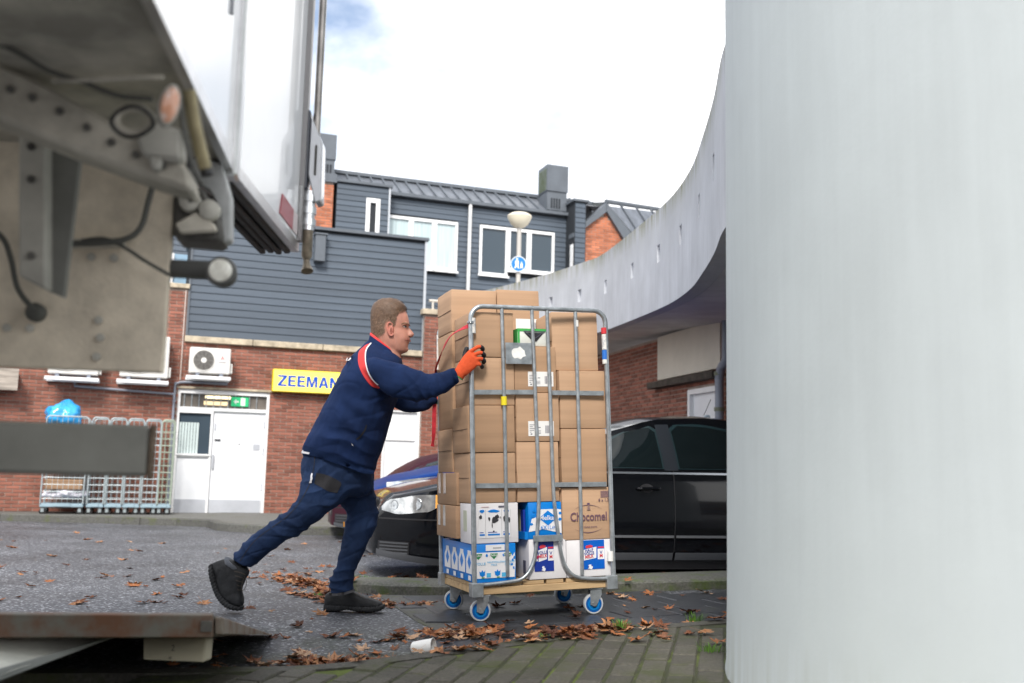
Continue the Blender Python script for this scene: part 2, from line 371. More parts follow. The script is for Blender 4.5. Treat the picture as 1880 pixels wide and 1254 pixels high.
# verge strip between trolley and parking bay
VF = [(-1.12, 7.02), (-1.02, 6.80), (-.80, 6.70), (-.39, 6.72), (.2, 6.77), (.73, 6.81), (1.48, 6.9), (3.2, 7.1)]
VB = [(-1.10, 7.10), (-.98, 7.16), (-.78, 7.18), (-.39, 7.2), (.2, 7.3), (.79, 7.42), (1.62, 7.6), (3.2, 7.9)]
mb = MB()
def vp(x, y, h): return Vector((x, y, gz(x, y)+h))
rings = []
for (a, b), (c, d) in zip(VF, VB):
    rings.append([vp(a, b, -.05), vp(a, b, .055), vp(a+(c-a)*.06, b+(d-b)*.06, .07), vp(a+(c-a)*.5, b+(d-b)*.5, .078), vp(c, d, .07), vp(c, d, -.05)])
fin = []
for r0, r1 in zip(rings[:-1], rings[1:]):
    for k in range(4): fin.append([a+(b-a)*k/4 for a, b in zip(r0, r1)])
fin.append(rings[-1])
mb.loft(fin); tag(mb.build('verge', M_VERGE, smooth=True), kind='structure')
# pavement along the far facade with kerb
fk = [(-30, 15.2, 0), (-8, 15.95, 0), (-6, 15.85, 0), (-4.75, 15.62, 0), (-4.45, 15.2, 0), (-4.1, 14.5, 0), (-3.4, 14.05, 0), (-2.6, 13.95, 0), (0, 14.6, 0), (6, 16.2, 0)]
fkb = bez(fk, 5)
mb = MB(); n = len(fkb)
pts = [Vector((p.x, p.y, gz(p.x, p.y)+.10)) for p in fkb]+[Vector((p.x-2.4, p.y+9, -.082)) for p in fkb]
mb.poly(pts, [(i, i+1, n+i+1, n+i) for i in range(n-1)]); tag(mb.build('far_pavement', M_PAVE2), kind='structure')
kerb_run('far_kerb', fkb, .14, .115, .9, M_KERB, side=1)
# ================================================================== BUILDINGS
M_BRICK = mat('brick', (.245, .096, .066), .85, var=.12, vs=3, island=.30, bump=.3, bs=80)
M_BRICK2 = mat('brick_orange', (.42, .15, .08), .85, var=.12, vs=3, island=.28, bump=.3, bs=80)
M_MORTAR = mat('mortar', (.32, .26, .225), .95, var=.2, vs=6)
M_CLAD = mat('cladding_grey', (.066, .086, .113), .55, var=.12, vs=2.0, island=.10, bump=.25, bs=40, vscale=(.3, 1, 6))
M_CLADBK = mat('cladding_gap', (.02, .024, .03), .8)
M_TRIM = mat('grey_trim', (.10, .115, .135), .5, var=.1, vs=3)
M_COPE = mat('sandstone', (.42, .36, .27), .9, var=.35, vs=5, bump=.4, bs=30)
M_WHITE = mat('white_paint', (.78, .79, .80), .4, var=.04, vs=2)
M_WHITE2 = mat('white_door', (.74, .76, .79), .45, var=.05, vs=1.2)
M_KICK = mat('kick_plate', (.42, .44, .48), .4, var=.1, vs=2)
M_GLASS = mat('window_glass', (.045, .065, .085), .05, spec=.4)
M_CURT = mat('curtain', (.50, .58, .58), .9, var=.1, vs=12, vscale=(6, 6, .2))
M_DARK = mat('dark_interior', (.03, .03, .035), .8)
M_ROOF = mat('roof_zinc', (.15, .165, .19), .4, metal=.35, var=.22, vs=2.5, vscale=(3, 1, 1))
M_PIPEG = mat('grey_pipe', (.22, .24, .29), .5, var=.1)
M_GALV = mat('galvanised', (.36, .39, .41), .38, metal=.7, var=.22, vs=18, bump=.15, bs=60, rvar=.1)
M_CONC = None

FA = R(20); FU = Vector((math.cos(FA), math.sin(FA), 0)); FN = Vector((-math.sin(FA), math.cos(FA), 0))
FD = Vector((-6.017, 18.0, 0.0)); FM = frame(FD, FA)

def brick_mesh(x0, x1, z0, z1, holes=(), y=0.0, clip=None, bw=.22, bh=.0625, jt=.0145, d=.012):
    """bricks as joined geometry on the plane y; holes = (x0,x1,z0,z1); clip(x,z)->bool"""
    mb = MB(); rows = int((z1-z0)/bh); V = []; F = []
    for r in range(rows):
        za = z0+r*bh+jt*.5; zb = z0+(r+1)*bh-jt*.5; zc = (za+zb)/2
        ivs = [(x0, x1)]
        for h in holes:
            if h[2]-.01 < zc < h[3]+.01:
                nv = []
                for a, b in ivs:
                    if h[0] > a: nv.append((a, min(b, h[0])))
                    if h[1] < b: nv.append((max(a, h[1]), b))
                ivs = [(a, b) for a, b in nv if b-a > .02]
        st = x0-(bw*.5 if r % 2 else 0)
        k = 0
        while st+k*bw < x1:
            ba = st+k*bw+jt*.5; bb = st+(k+1)*bw-jt*.5; k += 1
            for a, b in ivs:
                p = max(a, ba); q = min(b, bb)
                if q-p < .025: continue
                if clip and not clip((p+q)/2, zc): continue
                e = random.uniform(-.002, .002); n = len(V)
                V += [(p, y-d+e, za), (q, y-d+e, za), (q, y-d+e, zb), (p, y-d+e, zb), (p, y+.01, za), (q, y+.01, za), (q, y+.01, zb), (p, y+.01, zb)]
                F += [(n, n+1, n+2, n+3), (n+3, n+2, n+6, n+7), (n, n+4, n+5, n+1), (n, n+3, n+7, n+4), (n+1, n+5, n+6, n+2)]
    me = bpy.data.meshes.new('bricks'); me.from_pydata(V, [], F); me.update(); return me
def planks(parent, x0, x1, z0, z1, y, pitch=.133, holes=(), th=.022, m=M_CLAD):
    cache = {}
    n = max(1, round((z1-z0)/pitch)); ph = (z1-z0)/n
    for r in range(n):
        za = z0+r*ph; zb = za+ph-.006; ivs = [(x0, x1)]
        for h in holes:
            if h[2] < zb-.01 and h[3] > za+.01:
                nv = []
                for a, b in ivs:
                    if h[0] >= b or h[1] <= a: nv.append((a, b)); continue
                    if h[0] > a: nv.append((a, min(b, h[0])))
                    if h[1] < b: nv.append((max(a, h[1]), b))
                ivs = [(a, b) for a, b in nv if b-a > .03]
        for a, b in ivs:
            key = round(b-a, 3)
            if key not in cache:
                mb = MB(); w = b-a; h = ph-.006
                mb.prism([(0, 0, 0), (0, -th, 0), (0, -th, h*.12), (0, -th*.45, h), (0, 0, h)], (w, 0, 0))
                bmesh.ops.recalc_face_normals(mb.bm, faces=mb.bm.faces[:]); me = bpy.data.meshes.new('plank'); mb.bm.to_mesh(me); mb.bm.free(); me.materials.append(m); cache[key] = me
            link('plank', cache[key], None, parent, Matrix.Translation((a, y, za)))
def boxpart(name, a, b, m, parent, bev=0.0, M=None): 
    mb = MB(); mb.box(a, b, bev); return mb.build(name, m, parent, M)

# ---------------- shop building (ground floor brick, grey clad box above)
B = empty('shop_building', 'long red brick shop building with a grey clad upper box and white doors', 'building', FM)
holes = [(0.0, 1.63, -.2, 2.15), (3.78, 4.52, -.2, 1.95)]
mb = MB()   # mortar wall with openings, as blocks
for (a, b, c, d) in [(-9, 0, -.3, 3.0), (0, 1.63, 2.15, 3.0), (1.63, 3.78, -.3, 3.0), (3.78, 4.52, 1.95, 3.0), (-9, .06, 3.0, 3.98)]:
    mb.box((a, 0, c), (b, .3, d))
mb.box((4.52, -.10, -.3), (12.5, .3, 3.84))
mb.build('wall', M_MORTAR, B)
tag(link('brickwork', brick_mesh(-5.2, 4.52, -.13, 3.0, holes), M_BRICK, B), kind='stuff')
tag(link('brickwork', brick_mesh(-2.0, .05, 3.0, 3.94), M_BRICK, B), kind='stuff')
tag(link('brickwork', brick_mesh(4.52, 9.5, -.13, 3.82, (), -.10), M_BRICK, B), kind='stuff')
# coping stones
for i, (a, b) in enumerate([(.05, 1.25), (1.26, 2.55), (2.56, 3.5), (3.51, 4.50)]): boxpart('coping_stone', (a, -.09, 3.003), (b, .1, 3.115), M_COPE, B, .008)
for a, b in [(-2.2, -.9), (-.89, .08)]: boxpart('coping_stone', (a, -.06, 3.983), (b, .3, 4.07), M_COPE, B, .008)
for a, b in [(4.46, 5.5), (5.51, 6.6), (6.61, 7.7), (7.71, 8.8), (8.81, 10)]: boxpart('coping_stone', (a, -.17, 3.843), (b, .3, 3.95), M_COPE, B, .008)
# terrace rail on the pier
mb = MB(); mb.tube([(4.62, -.02, 4.14), (9, -.02, 4.14)], .028, 8)
for x in (4.7, 5.6, 6.5, 7.4): mb.tube([(x, -.02, 3.95), (x, -.02, 4.14)], .022, 8)
mb.build('terrace_rail', mat('rail_paint', (.55, .52, .47), .5), B, smooth=True)
# clad box
CB = boxpart('clad_box', (.09, .03, 3.117), (4.53, 3.2, 5.34), M_CLADBK, B)
planks(CB, .09, 4.53, 3.125, 5.30, .028, .132)
boxpart('box_cap', (.05, -.06, 5.342), (4.57, 3.2, 5.40), M_TRIM, CB)
boxpart('corner_trim', (4.50, -.012, 3.12), (4.55, .02, 5.34), mat('alu_trim', (.5, .52, .55), .35, metal=.6), CB)
boxpart('corner_trim', (.06, -.012, 3.12), (.10, .02, 5.34), M_TRIM, CB)
boxpart('service_box', (2.30, -.17, 4.70), (2.50, .0, 5.22), M_TRIM, CB, .01)
boxpart('service_box', (2.28, -.19, 5.22), (2.53, .0, 5.25), M_TRIM, CB)
# terrace ladder frame left of the box
LD = boxpart('terrace_window', (-1.4, 3.4, 4.0), (.4, 3.45, 5.3), mat('pale_blue_glass', (.25, .38, .5), .2), B)
for x in (-1.2, -.7, -.25, .1): boxpart('frame', (x, 3.34, 4.0), (x+.07, 3.398, 5.3), M_WHITE, LD)
# ---------------- double door with side light
DR = boxpart('door', (.645, .07, -.085), (1.575, .11, 1.765), M_WHITE2, B, .004)
for (a, b, c, d) in [(0, .05, -.09, 2.15), (1.58, 1.63, -.09, 2.15), (.05, 1.58, 2.075, 2.15), (.05, 1.58, 1.77, 1.83), (.60, .64, -.09, 1.77), (.05, .60, .925, .975), (.05, .60, 1.72, 1.77)]:
    boxpart('door_frame', (a, .025, c), (b, .13, d), M_WHITE, B, .004)
boxpart('side_panel', (.05, .06, -.085), (.60, .1, .925), M_WHITE2, B)
boxpart('kick_plate', (.66, .062, -.08), (1.56, .0695, .17), M_KICK, DR)
boxpart('kick_plate', (.055, .052, -.08), (.595, .0595, .17), M_KICK, B)
boxpart('letter_slot', (.69, .05, 1.235), (.79, .069, 1.262), M_DARK, DR)
boxpart('lock_plate', (.675, .055, 1.42), (.70, .069, 1.55), M_KICK, DR); boxpart('door_handle', (.665, .03, .72), (.695, .069, .98), M_KICK, DR, .004)
for z in (.35, 1.0, 1.5): boxpart('hinge', (1.555, .05, z), (1.58, .069, z+.12), M_KICK, DR)
boxpart('spy_hole', (1.12, .06, 1.17), (1.14, .069, 1.19), M_DARK, DR); boxpart('notice', (1.38, .062, 1.08), (1.5, .069, 1.19), M_KICK, DR)
sl = boxpart('side_window', (.05, .082, .975), (.60, .09, 1.72), M_GLASS, B)
for i in range(7): boxpart('curtain_fold', (.06+i*.05, .07, .98), (.10+i*.05, .0815, 1.55), M_CURT, sl)
boxpart('window_sill', (.03, .0, .955), (.615, .06, .985), M_WHITE, B)
tr = boxpart('transom_window', (.05, .082, 1.83), (1.58, .09, 2.075), mat('transom_glass', (.13, .115, .10), .25, var=.3, vs=3), B)
for i in range(11): boxpart('security_bar', (.11+i*.128, .058, 1.83), (.125+i*.128, .072, 2.075), M_GALV, tr)
boxpart('reflected_glow', (.48, .074, 2.0), (.93, .0815, 2.05), mat('glow_warm', (.9, .8, .55), .5, emit=(1, .82, .5), estr=.8), tr)  # warm lights reflected in the transom glass, drawn as glowing strips
boxpart('reflected_glow', (.46, .074, 1.88), (.88, .0815, 1.95), mat('glow_warm2', (.8, .65, .4), .5, emit=(1, .75, .4), estr=.35), tr)
ex = boxpart('exit_sign', (.94, .045, 1.875), (1.25, .056, 2.045), mat('exit_green', (.02, .33, .13), .4, emit=(.02, .4, .15), estr=.25), tr)
mwh = mat('exit_white', (.8, .9, .8), .5)
mb = MB(); mb.prism([(.98, .044, 1.96), (1.03, .044, 2.01), (1.03, .044, 1.975), (1.075, .044, 1.975), (1.075, .044, 1.945), (1.03, .044, 1.945), (1.03, .044, 1.91)], (0, -.003, 0)); mb.build('arrow', mwh, ex)
mb = MB(); mb.box((1.11, .041, 1.89), (1.19, .044, 2.03)); mb.box((1.135, .036, 1.925), (1.165, .0405, 1.97)); mb.build('running_figure', mwh, ex)
boxpart('lintel', (-.02, -.02, 2.16), (1.68, .02, 2.20), M_COPE, B)
# second white door behind the man
D2 = boxpart('door', (3.83, .05, -.1), (4.47, .1, 1.90), M_WHITE2, B)
for z in (.45, 1.35): boxpart('panel_rail', (3.86, .02, z), (4.44, .048, z+.07), M_WHITE, D2)
for (a, b, c, d) in [(3.78, 3.83, -.1, 1.95), (4.47, 4.52, -.1, 1.95), (3.83, 4.47, 1.90, 1.95)]: boxpart('door_frame', (a, 0, c), (b, .12, d), M_WHITE, B)
# pipes on the wall
def pipe(name, pts, r, m, parent, n=8):
    mb = MB(); mb.tube(pts, r, n); return mb.build(name, m, parent, smooth=True)
P1 = pipe('drain_pipe', bez([(.85, -.06, 2.27), (.15, -.06, 2.27), (-.02, -.06, 2.24), (-.06, -.06, 2.15), (-.06, -.06, 1.2), (-.06, -.06, -.1)], 5), .022, M_PIPEG, B)
pipe('drain_pipe', [(-1.72, -.06, 2.16), (-1.72, -.06, 2.10), (-1.5, -.06, 2.09), (-.08, -.06, 2.04)], .022, M_PIPEG, B)
for z in (1.9, 1.45, .9): boxpart('pipe_clip', (-.09, -.088, z), (-.03, -.01, z+.025), M_PIPEG, P1)
mb = MB(); mb.tube([(.02, -.03, 3.95), (.02, -.03, 2.3)], .012, 6); mb.build('cable_duct', mat('duct', (.5, .42, .38), .7), B)
# wooden canopy at the left edge
mb = MB(); mb.box((-4.6, -.35, 2.0), (-2.62, -.01, 2.28), .01); cn = mb.build('wooden_canopy', mat('old_wood', (.20, .14, .10), .8, var=.4, vs=3, vscale=(1, 1, 8)), B)
boxpart('canopy_edge', (-4.6, -.375, 1.96), (-2.58, -.352, 2.34), mat('grey_wood', (.33, .29, .25), .8, var=.3, vs=3, vscale=(1, 1, 8)), cn)

# ---------------- shop sign
SG = empty('shop_sign', 'yellow shop sign box with blue capital letters on the brick wall', 'sign', FM @ Matrix.Translation((1.64, -.02, 2.17)))
boxpart('sign_box', (0, -.16, 0), (1.36, .0, .42), mat('sign_edge', (.75, .55, .0), .4), SG, .012)
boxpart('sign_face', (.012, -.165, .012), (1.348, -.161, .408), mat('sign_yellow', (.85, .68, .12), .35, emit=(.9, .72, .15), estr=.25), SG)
def sign_letters(txt, h, gap):
    """heavy grotesque capitals drawn as polygons, left aligned"""
    t = .215; G = {'Z': (.80, [[(0, 1), (.80, 1), (.80, .83), (.30, t*.8), (.80, t*.8), (.80, 0), (0, 0), (0, .17), (.50, 1-t*.8), (0, 1-t*.8)]]),
     'E': (.72, [[(0, 0), (.72, 0), (.72, t*.85), (.24, t*.85), (.24, .42), (.66, .42), (.66, .60), (.24, .60), (.24, 1-t*.85), (.71, 1-t*.85), (.71, 1), (0, 1)]]),
     'M': (1.0, [[(0, 0), (.22, 0), (.22, .66), (.40, 0), (.60, 0), (.78, .66), (.78, 0), (1.0, 0), (1.0, 1), (.70, 1), (.50, .34), (.30, 1), (0, 1)]]),
     'A': (.92, [[(0, 0), (.25, 0), (.31, .20), (.61, .20), (.67, 0), (.92, 0), (.59, 1), (.46, 1), (.46, .76), (.56, .38), (.36, .38), (.46, .76), (.46, 1), (.33, 1)]]),
     'N': (.84, [[(0, 0), (.23, 0), (.23, .62), (.58, 0), (.84, 0), (.84, 1), (.61, 1), (.61, .38), (.26, 1), (0, 1)]])}
    mb = MB(); x = 0
    for c in txt:
        w, polys = G[c]
        for pl in polys:
            if c == 'A':
                for q in ([(0, 0), (.25, 0), (.46, .72), (.46, 1), (.33, 1)], [(.92, 0), (.59, 1), (.46, 1), (.46, .72), (.67, 0)], [(.31, .20), (.61, .20), (.555, .38), (.365, .38)]): mb.prism([(x+u*h, 0, v*h) for u, v in q], (0, -.002, 0))
            else: mb.prism([(x+u*h, 0, v*h) for u, v in pl], (0, -.002, 0))
        x += w*h+gap
    return mb
sign_letters('ZEEMAN', .205, .022).build('lettering', mat('sign_blue', (.0, .075, .50), .4), SG, Matrix.Translation((.095, -.1665, .105)))

# ---------------- air conditioners
def aircon(s, z, w, h, label):
    A = empty('air_conditioner', label, 'air conditioner', FM @ Matrix.Translation((s, 0, z)), 'air conditioners on the brick wall')
    m = mat('aircon_white', (.66, .65, .62), .45, var=.08, vs=3)
    boxpart('casing', (0, -.38, 0), (w, -.08, h), m, A, .015)
    boxpart('valve_cover', (w, -.32, .02), (w+.045, -.12, .2), m, A, .01)
    fanM = Matrix.Translation((w*.345, -.381, h*.5)) @ Matrix.Rotation(R(90), 4, 'X')
    mb = MB(); mb.lathe([(h*.42, 0), (h*.42, .012), (h*.39, .012), (h*.39, -.0)], fanM, 28); mb.build('fan_rim', m, A, smooth=True)
    mb = MB(); mb.lathe([(h*.39, .001), (.001, .001)], fanM, 28); fd = mb.build('fan_recess', mat('fan_dark', (.16, .15, .14), .6), A)
    mb = MB()
    for r in (.08, .14, .2, .26, .32, .37): 
        mb.tube([fanM @ Vector((h*r*math.cos(a*math.pi/14), h*r*math.sin(a*math.pi/14), .010)) for a in range(29)], .0035, 4)
    for a in range(10): mb.tube([fanM @ Vector((h*.05*math.cos(a*.628), h*.05*math.sin(a*.628), .013)), fanM @ Vector((h*.39*math.cos(a*.628), h*.39*math.sin(a*.628), .013))], .003, 4)
    mb.build('fan_grille', mat('grille', (.38, .37, .35), .5), fd)
    mb = MB(); mb.lathe([(h*.105, .0), (h*.105, .02), (.001, .022)], fanM, 18); mb.build('hub', m, A, smooth=True)
    # three red rhombs and a line of print: the maker's emblem
    E = Vector((w*.80, -.3812, h*.62)); s_ = h*.075; mb = MB()
    for a in (90, 210, 330):
        d = Vector((math.cos(R(a)), 0, math.sin(R(a)))); n_ = Vector((-d.z, 0, d.x))
        mb.prism([E, E+d*s_*.58+n_*s_*.33, E+d*s_*1.15, E+d*s_*.58-n_*s_*.33], (0, -.002, 0))
    mb.build('emblem', mat('emblem_red', (.55, .03, .05), .5), A)
    mb = MB(); mb.box((w*.70, -.3825, h*.44), (w*.90, -.3808, h*.47)); mb.build('print_line', mat('print_grey', (.25, .22, .25), .6), A)
    br = boxpart('bracket_rail', (-.04, -.42, -.115), (w+.02, -.33, -.05), M_WHITE, A, .006)
    boxpart('bracket_rail', (-.04, -.09, -.115), (w+.02, -.03, -.05), M_WHITE, A, .006)
    for x in (.12, w-.18): boxpart('rubber_foot', (x, -.40, -.05), (x+.06, -.06, .0), M_PIPEG, A)
    return A
aircon(.145, 2.42, .71, .46, 'small white air conditioner with round fan above the white double door')
aircon(-1.0, 2.29, .80, .74, 'white air conditioner left of the small one, half behind the truck board')
aircon(-2.14, 2.28, .80, .74, 'white air conditioner farthest left, mostly behind the truck board')

# ---------------- upper building set back behind the shop
U = empty('apartment_building', 'dark grey clad apartment storey with white windows and zinc roof behind the shop', 'building', FM)
Y0 = 3.5
mb = MB(); mb.box((-6, Y0+.03, 3.0), (9.05, Y0+5, 7.18)); mb.box((3.22, Y0-.35, 3.0), (4.44, Y0+.029, 7.26)); mb.box((9.05, Y0-.5, 3.0), (9.36, Y0+5, 7.45)); mb.build('wall', M_CLADBK, U)
mb = MB(); mb.box((.9, Y0-.35, 4.0), (3.14, Y0+.03, 7.22)); mb.build('brick_pier', M_MORTAR, U)
tag(link('brickwork', brick_mesh(.9, 3.14, 5.3, 7.2, (), Y0-.35), M_BRICK2, U), kind='stuff')
boxpart('parapet_trim', (.8, Y0-.42, 7.22), (3.2, Y0+.3, 7.42), M_TRIM, U)
W1 = (4.46, 6.21, 5.5, 6.71); W2 = (6.77, 8.72, 5.53, 6.72)
planks(U, 4.46, 9.05, 3.9, 7.14, Y0+.028, .125, [W1, W2])
planks(U, 3.22, 4.44, 5.2, 7.24, Y0-.352, .125, [(3.90, 4.22, 6.15, 6.96)])
planks(U, 9.07, 9.34, 3.9, 7.43, Y0-.502, .125)
planks(U, -6, .9, 3.9, 7.14, Y0+.028, .125)
boxpart('corner_trim', (4.42, Y0-.38, 3.9), (4.46, Y0-.33, 7.26), mat('alu_trim', (.5, .52, .55)), U)
boxpart('box_cap', (3.18, Y0-.42, 7.262), (4.50, Y0+.3, 7.32), M_TRIM, U)
boxpart('gutter', (4.44, Y0-.12, 7.183), (9.06, Y0+.1, 7.26), M_TRIM, U)
boxpart('box_cap', (9.0, Y0-.57, 7.452), (9.42, Y0+.3, 7.51), M_TRIM, U)
sw = boxpart('slit_window', (3.93, Y0-.345, 6.15), (4.19, Y0-.33, 6.93), M_GLASS, U)
for a, b, c, d in [(3.90, 3.99, 6.1, 6.96), (4.13, 4.22, 6.1, 6.96), (3.99, 4.13, 6.86, 6.96)]: boxpart('frame', (a, Y0-.40, c), (b, Y0-.346, d), M_WHITE, sw)
def window(parent, x0, x1, z0, z1, splits, y, lows, curtains):
    """splits: x edges of mullions; lows: bottom z of each pane"""
    xs_ = [x0]+splits+[x1]
    for i in range(len(xs_)-1):
        a, b = xs_[i], xs_[i+1]; lo = lows[i]
        w = boxpart('window', (a+.03, y+.0, lo+.03), (b-.03, y+.012, z1-.04), M_GLASS if not curtains[i] else mat('curtained_glass', (.42, .52, .54), .12, coat=.5, var=.18, vs=5, vscale=(9, 1, .15)), parent)
        for p, q, r_, s_ in [(a, a+.06, lo, z1), (b-.06, b, lo, z1), (a+.06, b-.06, z1-.07, z1), (a+.06, b-.06, lo, lo+.06)]:
            boxpart('frame', (p, y-.05, r_), (q, y-.001, s_), M_WHITE, w)
        boxpart('sill', (a-.03, y-.10, lo-.045), (b+.03, y-.051, lo+.0), M_WHITE, w)
window(U, 4.46, 6.21, 5.5, 6.71, [5.06, 5.63], Y0, [5.5, 5.5, 5.5], [1, 1, 1])
window(U, 6.77, 8.72, 5.53, 6.72, [7.50, 8.05], Y0, [5.50, 5.66, 5.66], [0, 0, 0])
pipe('rain_pipe', [(6.5, Y0-.07, 4.0), (6.5, Y0-.07, 7.2)], .045, mat('pale_pipe', (.62, .62, .62), .4), U)
# roof with standing seams
RF = MB().poly  # noqa
mb = MB(); mb.prism([(2.9, Y0-.05, 7.26), (2.9, Y0+.9, 7.83), (2.9, Y0+.9, 7.3)], (6.2, 0, 0)); mb.prism([(9.07, Y0-.1, 7.51), (9.07, Y0+.9, 7.83), (9.07, Y0+.9, 7.4)], (1.0, 0, 0)); rf = mb.build('roof', M_ROOF, U)
boxpart('ridge_cap', (2.85, Y0+.8, 7.82), (10.15, Y0+1.0, 7.90), M_TRIM, rf)
sm = MB(); sm.prism([(0, -.05, 0.0), (0, .87, .555), (0, .87, .60), (0, -.05, .045)], (.035, 0, 0)); bmesh.ops.recalc_face_normals(sm.bm, faces=sm.bm.faces[:]); sme = bpy.data.meshes.new('seam'); sm.bm.to_mesh(sme); sm.bm.free(); sme.materials.append(M_TRIM)
for i in range(21): link('seam', sme, None, rf, Matrix.Translation((3.02+i*.292, Y0, 7.262)))
for i in range(3): link('seam', sme, None, rf, Matrix.Translation((9.22+i*.26, Y0+.02, 7.36)))
def vent(s0, s1, z0, z1, y):
    v = boxpart('roof_vent', (s0, y, z0), (s1, y+.55, z1), M_TRIM, U)
    boxpart('vent_head', (s0-.02, y-.03, z0+(z1-z0)*.42), (s1+.02, y+.58, z1+.01), M_TRIM, v)
    for k in range(4): boxpart('louvre', (s0+.1+k*.07, y-.012, z0+.05), (s0+.14+k*.07, y-.001, z0+.3), M_CLADBK, v)
    for k in range(14): boxpart('louvre', (s0-.032, y+.02, z0+(z1-z0)*.45+k*.04), (s0-.021, y+.52, z0+(z1-z0)*.45+k*.04+.022), mat('vent_slat', (.2, .23, .21), .6, col2=(.1, .13, .05), vs=3), v)
vent(2.76, 3.18, 7.42, 8.42, Y0-.1); vent(8.5, 9.03, 7.30, 8.44, Y0-.05)

# ---------------- brick gable house at the right
G = empty('gable_house', 'orange brick gable with dark zinc roof rising behind the concrete ramp', 'building', FM)
gy = 3.1
def gab(px, py): 
    p = FM.inverted() @ onplane(px, py, FD+FN*gy, FN); return (p.x, p.z)
gl = gab(1056, 424); gp = gab(1112, 388); gr_ = gab(1190, 500)
mb = MB(); mb.prism([(gl[0], gy, 3), (gl[0], gy, gl[1]), (gp[0], gy, gp[1]), (gr_[0], gy, gr_[1]), (gr_[0], gy, 3)], (0, 4, 0)); mb.build('wall', M_MORTAR, G)
def gclip(x, z):
    zl = gl[1]+(gp[1]-gl[1])*(x-gl[0])/(gp[0]-gl[0]); zr = gp[1]+(gr_[1]-gp[1])*(x-gp[0])/(gr_[0]-gp[0])
    return z < min(zl, zr)-.03
tag(link('brickwork', brick_mesh(gl[0], gr_[0], 4.6, gp[1], (), gy, gclip), M_BRICK2, G), kind='stuff')
e1 = gab(1050, 432); e2 = gab(1110, 374); e3 = gab(1215, 505); rt = gab(1224, 384)
mb = MB(); mb.prism([(e1[0], gy-.1, e1[1]-.06), (e1[0], gy-.1, e1[1]+.04), (e2[0], gy-.1, e2[1]), (gp[0], gy-.1, gp[1]-.02)], (0, .3, 0)); mb.build('barge_board', M_TRIM, G)
mb = MB(); mb.prism([(gp[0]-.02, gy-.12, gp[1]-.03), (e2[0], gy-.12, e2[1]+.01), (e3[0], gy-.12, e3[1]), (e3[0]-.55, gy-.12, e3[1])], (0, .3, 0)); mb.build('barge_board', M_TRIM, G)
mb = MB(); mb.poly([(e2[0], gy-.1, e2[1]+.02), (e3[0]+.3, gy-.1, e3[1]-.2), (e3[0]+3.5, gy+2, e3[1]-.2), (rt[0]+2.2, gy+2.3, e2[1]+.65), (e2[0]+.4, gy+2.3, e2[1]+.65), ], [(0, 1, 2, 3, 4)]); rf2 = mb.build('roof', M_ROOF, G)
for k in range(5):
    a = Vector((e2[0]+.55+k*.62, gy+.25+k*.35, e2[1]+.12+k*.10)); b = a+Vector((1.25, .1, -1.55))
    mb = MB(); mb.tube([a, b], .03, 5); mb.build('seam', M_TRIM, rf2)
mb = MB(); mb.tube([(e2[0], gy-.08, e2[1]+.04), (e2[0]+3.2, gy+2.1, e2[1]+.66)], .06, 6); mb.build('ridge_cap', M_TRIM, rf2)
boxpart('side_window', (gl[0]-.09, gy-.06, gl[1]-1.3), (gl[0]-.003, gy+.1, gl[1]-.35), M_WHITE, G)

# ---------------- side wall under the ramp, with white panel and door
n_side = Vector((.966, .26, 0)); P_s = at(1290, 715, 13.8)
SA = math.atan2(.966, -.26)            # runs away from the viewer
SO = Vector((P_s.x, P_s.y, 0)); SM = frame(SO, 0, Vector((.26, -.966, 0)), Vector((.966, .26, 0)), Vector((0, 0, 1)))   # local x comes towards the viewer, y into the wall
S = empty('ramp_side_building', 'red brick side wall under the concrete ramp with cream panel and white door', 'building', SM)
mb = MB()
for a, b, c, d in [(-8, -.47, -.5, 2.9), (-.47, .55, 2.02, 2.9), (.55, 5.0, -.5, 2.9)]: mb.box((a, 0, c), (b, .3, d))
mb.build('wall', M_MORTAR, S)
tag(link('brickwork', brick_mesh(-6, 3.5, -.2, 2.88, [(-.47, .55, -.5, 2.02)]), M_BRICK, S), kind='stuff')
boxpart('cream_panel', (-1.45, -.05, 2.24), (.62, -.003, 2.9), mat('cream_panel', (.62, .58, .50), .7, var=.06, vs=2), S)
boxpart('panel_ledge', (-1.6, -.16, 2.11), (.60, -.003, 2.2), mat('dark_ledge', (.06, .05, .04), .8, var=.4, vs=8), S)  # ledge in a mottled dark brown
d3 = boxpart('door', (-.40, .05, -.2), (.50, .1, 1.96), M_WHITE2, S)
for a, b, c, d in [(-.47, -.40, -.2, 2.02), (.48, .55, -.2, 2.02), (-.40, .48, 1.95, 2.02)]: boxpart('door_frame', (a, -.01, c), (b, .12, d), M_WHITE, S)
rp_ = pipe('rain_pipe', bez([(.74, -.12, -.2), (.74, -.12, 1.9), (.74, -.12, 2.08), (.80, -.12, 2.22), (.92, -.12, 2.3), (.94, -.12, 2.5), (.94, -.12, 2.9)], 4), .06, M_PIPEG, S, 12)
for z in (1.65, 2.12): 
    mb = MB(); mb.lathe([(.063, 0), (.072, .0), (.072, .05), (.063, .05)], Matrix.Translation((.74, -.12, z)), 14); mb.build('pipe_collar', mat('pipe_moss', (.16, .17, .12), .7), rp_, smooth=True)

